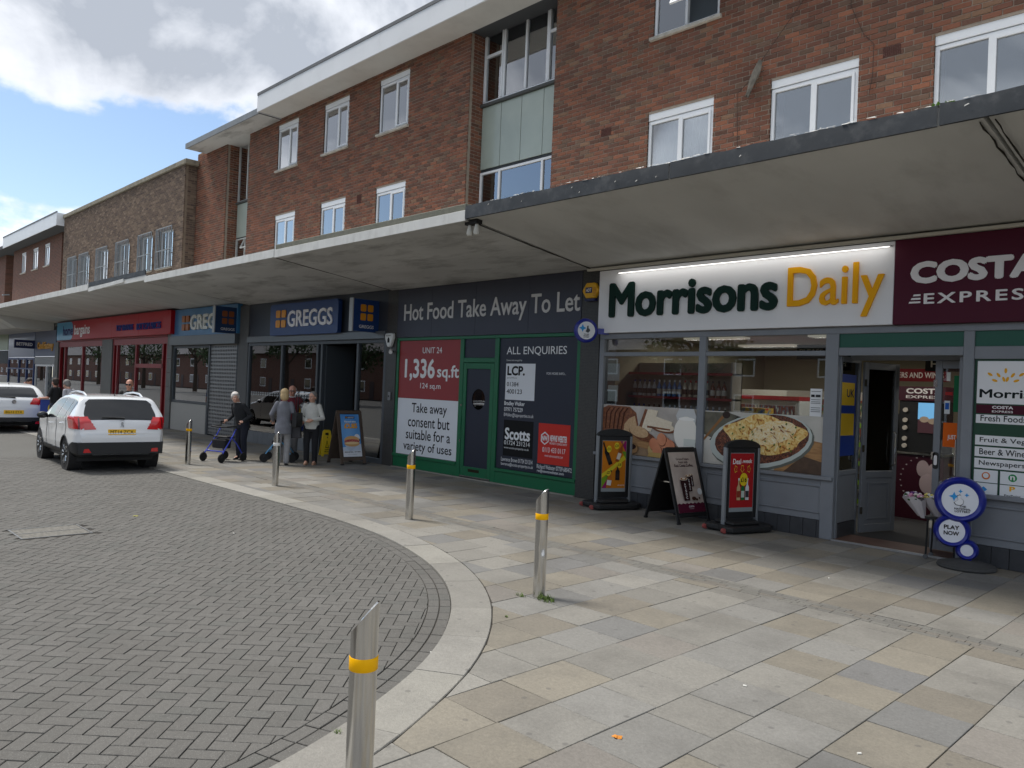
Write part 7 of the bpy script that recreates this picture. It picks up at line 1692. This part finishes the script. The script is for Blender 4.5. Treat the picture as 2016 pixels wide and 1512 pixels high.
def person(label, loc, rz, h=1.70, lean=0.0, headyaw=0.0, headpitch=0.0, arms=None, step=.0, top=None, sleeve=None, hem=.80, legs=None, shoes=None, hair=None, hairstyle='short', skin=SKIN, vox=.0065, vest=None, collar=None, glasses=None, bulk=1.0, group=None, spread=.09, flare=1.0, topname='jumper'):
    t = thing('person', label, 'person', loc, rz, group); k = h/1.70
    def T(p): return Vector(p)*k
    hip = Vector((0, 0, .92)); ca, sa = math.cos(lean), math.sin(lean)
    def up(z, y=0, x=0):   # point on the leaning trunk; z above the hip
        return Vector((x, y*ca-z*sa, .92+z*ca+y*sa))
    sh = {s: up(.47, 0, s*.148*bulk) for s in (-1, 1)}; neck = up(.53, -.005); headc = up(.665, -.02-.06*lean)+Vector((0, -.03*lean, 0))
    if arms is None: arms = {s: (sh[s]+Vector((s*.05, .03, -.29)), sh[s]+Vector((s*.06, -.04, -.53)), (0, -.15, -1), (0, -.6, 0)) for s in (-1, 1)}
    else: arms = {s: tuple([Vector(q) if i < 2 else q for i, q in enumerate(arms[s])]) for s in (-1, 1)}
    feet = {s: Vector((s*spread, -.02+s*step, .0)) for s in (-1, 1)}
    kn = {s: Vector((s*(spread+.005), -.035+s*step*.6, .50)) for s in (-1, 1)}; an = {s: feet[s]+Vector((0, .03, .085)) for s in (-1, 1)}; hp = {s: Vector((s*.085, 0, .90)) for s in (-1, 1)}
    Mh = Matrix.Translation(headc*k) @ Matrix.Rotation(headyaw, 4, 'Z') @ Matrix.Rotation(headpitch, 4, 'X') @ Matrix.Scale(k*1.07, 4)
    # --- body: one continuous surface
    mb = MB(Matrix.Scale(k, 4))
    loft(mb, [(*up(z, y), rx*bulk, ry*bulk) for z, rx, ry, y in ((-.10, .13, .10, 0), (0, .145, .105, 0), (.15, .13, .095, -.01), (.30, .145, .10, -.01), (.42, .15, .095, 0), (.50, .09, .07, 0))])
    limb(mb, [up(.46), neck, up(.60, -.015)], [.065, .056, .054])
    for s in (-1, 1):
        limb(mb, [sh[s], arms[s][0], arms[s][1]], [.052, .040, .027]); limb(mb, [hp[s], kn[s], an[s]], [.075, .052, .036]); limb(mb, [an[s], feet[s]+Vector((0, -.10, .035))], [.034, .030])
    mb.M = None
    for s in (-1, 1):
        m2 = MB(Matrix.Scale(k, 4)); hand(m2, arms[s][1], arms[s][2], arms[s][3], s, arms[s][4] if len(arms[s]) > 4 else .7); mb.v += m2.v; off = len(mb.v)-len(m2.v); mb.f += [tuple(i+off for i in f) for f in m2.f]; mb.mi += m2.mi
    m2 = MB(Mh)
    m2.ell((0, .012, .035), (.074, .092, .088), 18, 12); m2.ell((0, -.018, -.03), (.060, .070, .080), 16, 11); m2.ell((0, -.045, -.082), (.036, .035, .030), 12, 8)
    m2.ell((0, -.092, -.018), (.012, .016, .022), 8, 6); m2.ell((0, -.098, -.032), (.017, .015, .011), 8, 6); m2.ell((0, -.080, .026), (.048, .012, .010), 10, 6)
    for s in (-1, 1): m2.ell((s*.076, .012, -.01), (.010, .020, .032), 8, 6); m2.ell((s*.036, -.066, -.034), (.022, .020, .022), 8, 6)
    m2.ell((0, -.082, -.060), (.024, .012, .008), 8, 6); m2.ell((0, -.080, -.070), (.020, .012, .008), 8, 6)
    off = len(mb.v); mb.v += m2.v; mb.f += [tuple(i+off for i in f) for f in m2.f]; mb.mi += m2.mi
    body = remesh(mb, 'body', skin, t, vox, 3)
    for s in (-1, 1):
        MB(Mh).ell((s*.031, -.083, .004), (.013, .007, .0075), 10, 7).build('eye', mk('eye_white', (214, 206, 200), .3), t, smooth=True); MB(Mh).ell((s*.031, -.088, .004), (.0062, .004, .0062), 8, 6).build('iris', mk('iris_dark', (40, 34, 30), .2), t, smooth=True)
        MB(Mh).tube([(s*.016, -.092, .021), (s*.034, -.092, .026), (s*.050, -.080, .020)], .0035, 5).build('eyebrow', hair if hair else mk('brow', (120, 104, 92), .8), t)
    MB(Mh).ell((0, -.0905, -.064), (.022, .006, .0035), 10, 5).build('mouth', mk('lips', (150, 88, 82), .5), t, smooth=True)
    # --- hair
    if hairstyle != 'bald':
        m2 = MB(Mh)
        if hairstyle == 'short': m2.ell((0, .026, .052), (.084, .092, .088), 18, 12); m2.ell((0, .055, .0), (.078, .062, .085), 14, 10); 
        elif hairstyle == 'bob': m2.ell((0, .024, .052), (.090, .100, .092), 18, 12); m2.ell((0, .050, -.02), (.088, .075, .105), 16, 11); m2.ell((-.06, .015, -.03), (.030, .055, .075), 10, 8); m2.ell((.06, .015, -.03), (.030, .055, .075), 10, 8)
        elif hairstyle == 'wavy': m2.ell((0, .020, .058), (.088, .096, .088), 18, 12); m2.ell((0, .055, .005), (.082, .066, .090), 14, 10); m2.ell((0, -.045, .085), (.060, .040, .030), 10, 8); m2.ell((-.07, .0, .03), (.025, .045, .05), 8, 6); m2.ell((.07, .0, .03), (.025, .045, .05), 8, 6)
        elif hairstyle == 'thin': m2.ell((0, .040, .030), (.080, .078, .075), 16, 10); m2.ell((0, .062, -.01), (.074, .045, .06), 12, 8)
        remesh(m2, 'hair', hair, t, .007, 2)
    # --- clothes
    mb = MB(Matrix.Scale(k, 4)); e = .018
    hz = hem-.92
    secs = [(hz, .165*flare, .125*flare, 0), (max(hz+.05, -.06), .168*flare, .128*flare, 0), (.02, .162, .128, 0), (.15, .152, .122, -.01), (.30, .160, .122, -.012), (.40, .158, .110, -.006), (.46, .13, .092, 0), (.525, .072, .070, 0)]
    secs = sorted({round(a[0], 3): a for a in secs}.values())
    loft(mb, [(*up(z, y), rx*bulk, ry*bulk) for z, rx, ry, y in secs])
    slv = sleeve if sleeve is not None else 1.0
    if not vest:
        for s in (-1, 1):
            w_ = arms[s][0].lerp(arms[s][1], .93) if slv >= 1 else sh[s].lerp(arms[s][0], .8)
            limb(mb, [sh[s], arms[s][0], w_] if slv >= 1 else [sh[s], w_], [.057, .052, .042] if slv >= 1 else [.058, .054])
        remesh(mb, topname, top, t, .009, 4)
    else:
        for s in (-1, 1): limb(mb, [sh[s]-Vector((s*.03, 0, 0)), sh[s]+Vector((s*.01, 0, -.03))], [.078, .076])
        remesh(mb, 'gilet', vest, t, .009, 4)
        for s in (-1, 1):
            m2 = MB(Matrix.Scale(k, 4)); limb(m2, [sh[s], arms[s][0], arms[s][0].lerp(arms[s][1], .93)], [.057, .052, .043]); remesh(m2, 'shirt_sleeve', top, t, .009, 3)
    if collar: m2 = MB(Matrix.Scale(k, 4)); loft(m2, [(*up(.50, -.004), .074, .072), (*up(.545, -.008), .070, .068)]); m2.build('collar', collar, t, smooth=True)
    mb = MB(Matrix.Scale(k, 4))
    loft(mb, [(0, 0, .78, .15*bulk, .115*bulk), (0, 0, .86, .155*bulk, .12*bulk), (0, 0, .95, .15*bulk, .115*bulk), (0, 0, 1.0, .14*bulk, .105*bulk)])
    for s in (-1, 1): limb(mb, [hp[s], kn[s], an[s]+Vector((0, 0, -.015))], [.098*bulk, .076, .064])
    remesh(mb, 'trousers', legs, t, .009, 3)
    for s in (-1, 1):
        m2 = MB(Matrix.Scale(k, 4)); f = feet[s]; loft(m2, [(f.x, f.y-.03, 0.0, .042, .125), (f.x, f.y-.03, .025, .045, .128), (f.x, f.y-.02, .05, .040, .105), (f.x, f.y+.02, .085, .036, .060)], 16); m2.build('shoe', shoes, t, smooth=True)
    if glasses:
        m2 = MB(Mh)
        for s in (-1, 1): m2.tube([(s*.033+.024*math.cos(2*math.pi*i/12), -.098, .003+.018*math.sin(2*math.pi*i/12)) for i in range(13)], .0035, 5); m2.tube([(s*.056, -.096, .006), (s*.078, .01, .004)], .0025, 5)
        m2.tube([(-.010, -.100, .006), (.010, -.100, .006)], .003, 5); m2.build('glasses', BLACKP, t)
        if glasses == 'sun':
            for s in (-1, 1): MB(Mh).ell((s*.033, -.099, .003), (.025, .004, .018), 12, 7).build('lens', BLACKP, t)
    return t
def fabric(n, c, v=.14, s=9, r=.9): return mk(n, c, r, var=v, vscale=s, bump=1.0, bscale=11)
WHITEH = mk('white_hair', (214, 210, 204), .7, var=.12, vscale=40, stretch=(1, 1, .3)); BLOND = mk('blonde_hair', (206, 178, 132), .6, var=.14, vscale=40, stretch=(1, 1, .25)); GREYH = mk('grey_hair', (128, 124, 120), .7, var=.2, vscale=40); DARKH = mk('dark_hair', (56, 46, 40), .7, var=.2, vscale=40)
# --- rollators
def rollator(label, loc, rz, col):
    t = thing('rollator', label, 'walking frame', loc, rz, 'wheeled walking frames'); fm = mk('frame_%d%d%d' % col, col, .35, .3, coat=.4)
    for s in (-1, 1):
        MB().tube([(s*.29, -.30, .17), (s*.28, -.27, .22), (s*.255, .02, .60), (s*.25, .10, .74)], .0145, 8).build('front_leg', fm, t, smooth=True)
        MB().tube([(s*.29, .30, .13), (s*.27, .12, .40), (s*.26, -.02, .55)], .0145, 8).build('rear_leg', fm, t, smooth=True)
        MB().tube([(s*.25, .09, .72), (s*.25, .12, .84), (s*.25, .15, .89)], .012, 8).build('handle_post', BLACKP, t, smooth=True)
        MB().tube([(s*.25, .11, .885), (s*.25, .25, .895)], .019, 8).build('hand_grip', BLACKP, t, smooth=True)
        MB().tube([(s*.25, .12, .865), (s*.25, .16, .835), (s*.25, .25, .845)], .008, 6).build('brake_lever', BLACKP, t)
        MB().tube([(s*.25, .11, .86), (s*.30, .02, .70), (s*.29, .15, .40), (s*.29, .29, .2)], .004, 5).build('brake_cable', BLACKP, t)
        for y, r_ in ((-.32, .10), (.30, .10)):
            m_ = MB(); m_.lathe([(r_*.72, -.016), (r_*.92, -.018), (r_, -.008), (r_, .008), (r_*.92, .018), (r_*.72, .016)], 24, (s*.29, y, r_), 'x'); w = m_.build('wheel', RUBBER, t, smooth=True)
            m_ = MB(); m_.lathe([(0, -.012), (.02, -.014), (.02, .014), (0, .012)], 10, (s*.29, y, r_), 'x')
            for q in range(5): a = 2*math.pi*q/5; m_.tube([(s*.29, y, r_), (s*.29, y+r_*.78*math.cos(a), r_+r_*.78*math.sin(a))], .008, 5)
            m_.build('hub', mk('hub_grey', (54, 54, 56), .5), w)
        MB().tube([(s*.29, -.32, .10), (s*.315, -.32, .12), (s*.29, -.31, .215)], .012, 6).build('fork', BLACKP, t)
    MB().tube([(-.28, -.255, .24), (.28, -.255, .24)], .013, 8).build('cross_bar', fm, t, smooth=True); MB().tube([(-.26, -.03, .535), (.26, -.03, .535)], .011, 8).build('cross_bar', fm, t, smooth=True)
    MB().prism(rrect(-.23, .23, -.14, .13, .04), .54, .575, 'z').build('seat', mk('black_vinyl', (30, 30, 32), .6), t, fix=True, bevel=.01)
    MB().tube([(-.25, .10, .80), (-.24, -.16, .79), (0, -.22, .785), (.24, -.16, .79), (.25, .10, .80)], .020, 8).build('back_strap', MATS['black_vinyl'], t, smooth=True)
    m_ = MB(); m_.prism([(-.20, .30), (.20, .30), (.22, .50), (-.22, .50)], -.17, .02); m_.build('bag', fabric('black_nylon', (36, 36, 40)), t, fix=True, bevel=.025, seg=2)
    return t
def at(loc, rz, p): c, s = math.cos(rz), math.sin(rz); return (loc[0]+p[0]*c-p[1]*s, loc[1]+p[0]*s+p[1]*c, loc[2])
W1 = (-17.20, 7.72, 0); A1 = R(18); rollator('royal blue wheeled walking frame held by the woman in black', W1, A1, (52, 70, 190))
grip = {s: ((s*.26, -.10, .93+.05), (s*.245, -.235, .955), (0, -1, -.18), (0, 0, -1), 1.05) for s in (-1, 1)}
person('stooped white haired woman in a black fleece leaning on a blue walking frame', at(W1, A1, (0, .52, 0)), A1, 1.60, .34, R(58), 0, {s: ((s*.30, -.02, 1.10), (s*.262, -.245, .965), (0, -1, -.15), (0, 0, -1), 1.1) for s in (-1, 1)}, 0, fabric('black_fleece', (38, 40, 44)), None, .78, fabric('navy_trouser', (34, 37, 50)), mk('black_shoe', (26, 26, 28), .5), WHITEH, 'wavy', bulk=1.12, collar=flat((226, 226, 224)), topname='fleece')
W2 = (-16.72, 8.86, 0); A2 = R(-35); rollator('light blue wheeled walking frame between the talking group', W2, A2, (92, 160, 206))
person('blonde woman in a long grey cardigan seen from behind with grey trousers', (-15.95, 8.50, 0), R(-122), 1.68, .03, R(0), 0, {1: ((.27, -.03, 1.14), (.25, -.26, .99), (0, -1, -.3), (0, 0, -1), .9), -1: ((-.25, .04, 1.10), (-.21, -.18, .98), (.2, -1, -.1), (.3, 0, -1), .8)}, .04, fabric('grey_knit', (122, 124, 132), .16), None, .70, fabric('pale_grey_trouser', (158, 158, 160)), mk('black_shoe', (26, 26, 28), .5), BLOND, 'bob', bulk=1.0, flare=1.12, topname='cardigan')
CHECK = None
def check():
    m, n, p = newmat('check_shirt'); t = nd(n, 'ShaderNodeTexCoord'); p.inputs['Roughness'].default_value = .9
    w = nd(n, 'ShaderNodeTexWave'); w.bands_direction = 'Z'; w.inputs['Scale'].default_value = 4.2; n.links.new(t.outputs['Object'], w.inputs['Vector'])
    r = nd(n, 'ShaderNodeValToRGB'); r.color_ramp.elements[0].position = .12; r.color_ramp.elements[0].color = (*lin((92, 98, 112)), 1); r.color_ramp.elements[1].position = .3; r.color_ramp.elements[1].color = (*lin((208, 208, 206)), 1); n.links.new(w.outputs['Fac'], r.inputs[0]); n.links.new(r.outputs[0], p.inputs['Base Color']); return m
person('elderly man in a burgundy gilet and checked shirt wearing glasses', (-16.90, 9.20, 0), R(62), 1.76, .04, R(-18), 0, {1: ((.27, .03, 1.14), (.26, -.12, .93), (.1, -.6, -.8), (-1, 0, 0), .6), -1: ((-.27, .03, 1.14), (-.26, -.12, .93), (-.1, -.6, -.8), (1, 0, 0), .6)}, .03, check(), None, .86, fabric('grey_trouser', (134, 134, 138)), mk('black_shoe', (26, 26, 28), .5), WHITEH, 'thin', SKIN2, vest=fabric('burgundy_cloth', (104, 34, 46)), glasses='clear', bulk=1.12, collar=flat((206, 206, 204)))
person('grey haired woman in a pale knitted jumper with black trousers and tan shoes', (-15.80, 9.12, 0), R(48), 1.64, .02, R(-20), 0, {1: ((.26, -.02, 1.10), (.05, -.22, 1.06), (-1, -.25, 0), (0, .4, -.9), .5), -1: ((-.25, -.04, 1.10), (-.06, -.26, 1.03), (1, -.2, .05), (0, .4, .9), .5)}, .02, fabric('pale_knit', (204, 204, 198), .08), None, .84, fabric('black_trouser', (30, 31, 36)), mk('tan_shoe', (178, 138, 110), .6), GREYH, 'short', bulk=1.08, collar=fabric('pale_knit', (204, 204, 198)))
def handbag(label, loc, rz, w, h, d, c, strap):
    t = thing('handbag', label, 'handbag', loc, rz); m_ = mk('bag_leather_%d' % c[0], c, .5, var=.1, vscale=14)
    MB().prism([(-w/2, 0), (w/2, 0), (w/2*.86, h), (-w/2*.86, h)], -d/2, d/2).build('bag_body', m_, t, fix=True, bevel=.02, seg=2); MB().prism([(-w/2*.8, h*.55), (w/2*.8, h*.55), (w/2*.84, h*.98), (-w/2*.84, h*.98)], -d/2-.008, -d/2-.001).build('flap', m_, t, fix=True)
    for s in (-1, 1): MB().tube([(-w*.25, s*d*.3, h), (-w*.18, s*d*.25, h+strap*.7), (0, s*d*.1, h+strap), (w*.18, s*d*.25, h+strap*.7), (w*.25, s*d*.3, h)], .008, 6).build('handle', m_, t, smooth=True)
handbag('dark grey leather handbag hanging from the arm of the woman in the pale jumper', (-15.94, 8.76, .60), R(50), .34, .26, .14, (52, 52, 58), .20)
handbag('black shoulder bag at the side of the blonde woman', (-15.77, 8.74, .86), R(-60), .30, .32, .12, (26, 26, 28), .48)
# --- farther people, partly hidden by the cars
person('man in a black polo shirt standing beyond the parked cars', (-26.0, 6.45, 0), R(-52), 1.66, .02, R(-20), 0, {1: ((.27, -.04, 1.12), (.22, -.28, 1.10), (0, -1, 0), (-.6, 0, -.6), .5), -1: ((-.26, .02, 1.12), (-.26, -.10, .92), (0, -.6, -.8), (1, 0, 0), .6)}, 0, fabric('black_polo', (30, 31, 34)), .5, .80, fabric('dark_jean', (44, 48, 60)), mk('black_shoe', (26, 26, 28), .5), DARKH, 'short', SKIN2, .009, topname='polo_shirt')
person('person with short grey hair and a pale top bending beside the man in black', (-24.9, 6.62, 0), R(-60), 1.66, .30, 0, R(14), None, 0, fabric('pale_stripe', (176, 176, 182)), .5, .80, fabric('dark_jean', (44, 48, 60)), mk('black_shoe', (26, 26, 28), .5), GREYH, 'wavy', SKIN, .009, topname='blouse')
person('bald man in sunglasses and a dark jacket behind the white SUV', (-20.4, 6.68, 0), R(64), 1.74, 0, R(-8), 0, None, .03, fabric('dark_jacket', (44, 42, 42)), None, .78, fabric('dark_jean', (44, 48, 60)), mk('black_shoe', (26, 26, 28), .5), GREYH, 'bald', SKIN2, .009, glasses='sun', bulk=1.12, topname='jacket')
person('person in a bright blue top bending forward outside the bookmaker', (-33.5, 7.0, 0), R(125), 1.78, .75, 0, R(30), None, 0, fabric('bright_blue', (34, 76, 168)), .5, .80, fabric('dark_jean', (44, 48, 60)), mk('black_shoe', (26, 26, 28), .5), DARKH, 'short', SKIN2, .009, topname='top')

chr_ = thing('cafe_chair', 'terracotta cafe chair just inside the bakery doorway', 'chair', (-17.15, 11.35, 0), R(40)); TC = mk('terracotta_shell', (172, 108, 84), .5)
MB().prism(rrect(-.23, .23, -.22, .22, .06), .44, .475, 'z').build('seat', TC, chr_, fix=True, bevel=.01)
mb = MB(); vs = []; fs = []
for i in range(13):
    a = R(20+140*i/12)
    for q, z in ((.24, .47), (.25, .66), (.25, .82)): vs.append((q*math.cos(a), .05+q*math.sin(a)*.9, z))
for i in range(12):
    for q in range(2): fs.append((i*3+q, (i+1)*3+q, (i+1)*3+q+1, i*3+q+1))
o = mb.add(vs, fs).build('backrest', TC, chr_, smooth=True); so = o.modifiers.new('Solidify', 'SOLIDIFY'); so.thickness = .02
for x in (-.2, .2):
    for y in (-.18, .18): MB().tube([(x, y, 0), (x*.8, y*.8, .44)], [.012, .016], 8).build('leg', mk('chair_wood', (176, 140, 100), .6), chr_)
dst = thing('display_stand', 'blue display stand with a yellow disc beyond the parked cars', 'display stand', (-26.75, 6.62, 0), R(70)); box('cabinet', (-.35, .35, -.2, .2, 0, 1.02), mk('stand_blue', (32, 62, 150), .4), dst, bevel=.01); box('counter_top', (-.37, .37, -.22, .22, 1.021, 1.05), mk('stand_top', (200, 200, 204), .4), dst)
MB().prism(circ(.05, .75, .2), -.206, -.201).build('yellow_disc', flat((236, 206, 60)), dst, fix=True)

# ------------------------------------------------------------------ across the road (seen only mirrored in the glass)
opp = thing('terraced_houses', 'brick terrace across the road mirrored in the shop windows', 'building', (-60, -30, 0), world=True)
mb = MB(); mb.box(-300, 20, -38, -30, 0, 5.6); mb.build('wall', FBR, opp)
MB().prism([(-29.4, 5.5), (-38.6, 5.5), (-34, 8.9)], -300.4, 20.4, 'x').build('roof', mk('slate_roof', (84, 82, 84), .8, var=.15, vscale=2), opp, fix=True)
for i in range(51):
    x = -296+i*6.2
    for z in (.9, 3.5):
        w = box('window', (x, x+1.6, -30.03, -29.96, z, z+1.3), UPVC, opp); box('pane', (x+.12, x+1.48, -29.955, -29.95, z+.12, z+1.18), CGLASS, w)
    box('door', (x+2.6, x+3.5, -30.02, -29.95, 0, 2.1), mk('house_door', (60, 40, 40), .5), opp)
def tree(label, x, y, hgt, spread, seed):
    random.seed(seed); t = thing('street_tree', label, 'tree', (x, y, 0), 0, 'trees across the road')
    mb = MB(); mb.tube([(0, 0, 0), (.05, 0, hgt*.25), (-.05, .1, hgt*.5), (.1, 0, hgt*.8)], [.28, .22, .16, .05], 9)
    for k in range(7): a = k*.9; z = hgt*(.3+.07*k); mb.tube([(0, 0, z), (math.cos(a)*spread*.5, math.sin(a)*spread*.5, z+hgt*.14), (math.cos(a)*spread*.85, math.sin(a)*spread*.85, z+hgt*.2)], [.11, .07, .02], 6)
    mb.build('trunk', mk('bark', (70, 58, 48), .9), t); mb = MB()
    for c in range(46):
        a = random.random()*6.28; b = random.uniform(-.8, 1); r_ = spread*random.uniform(.25, 1)*math.sqrt(max(.05, 1-b*b)); cx, cy, cz = r_*math.cos(a), r_*math.sin(a), hgt*.66+b*hgt*.34; rr = random.uniform(.5, 1.0)*spread*.3
        for i in range(70):
            d = Vector((random.gauss(0, 1), random.gauss(0, 1), random.gauss(0, 1))).normalized()*rr*random.random()**.4; p = Vector((cx, cy, cz))+d; u_ = Vector((random.gauss(0, 1), random.gauss(0, 1), random.gauss(0, 1))).normalized()*.16; v_ = u_.cross(d).normalized()*.10 if d.length > 0 else Vector((.1, 0, 0))
            mb.add([p-u_, p+v_, p+u_, p-v_], [(0, 1, 2, 3)])
    mb.build('crown', mk('leaf_green', (58, 76, 40), .7, var=.4, vscale=1.5), t)
for i, (x, y, h_, s_) in enumerate(((-24, -17, 9, 3.6), (-38, -19, 10, 4.0), (-58, -16, 9.5, 4.2), (-72, -17, 11, 4.6), (-84, -16, 10, 4.4), (-97, -18, 11, 4.6), (-112, -17, 10, 4.4), (-135, -18, 11, 5), (-165, -17, 11, 5))):
    tree('%s leafy tree across the road mirrored in the glass' % ('nearest', 'second', 'third', 'fourth', 'fifth', 'sixth', 'seventh', 'eighth', 'farthest')[i], x, y, h_, s_, 40+i)
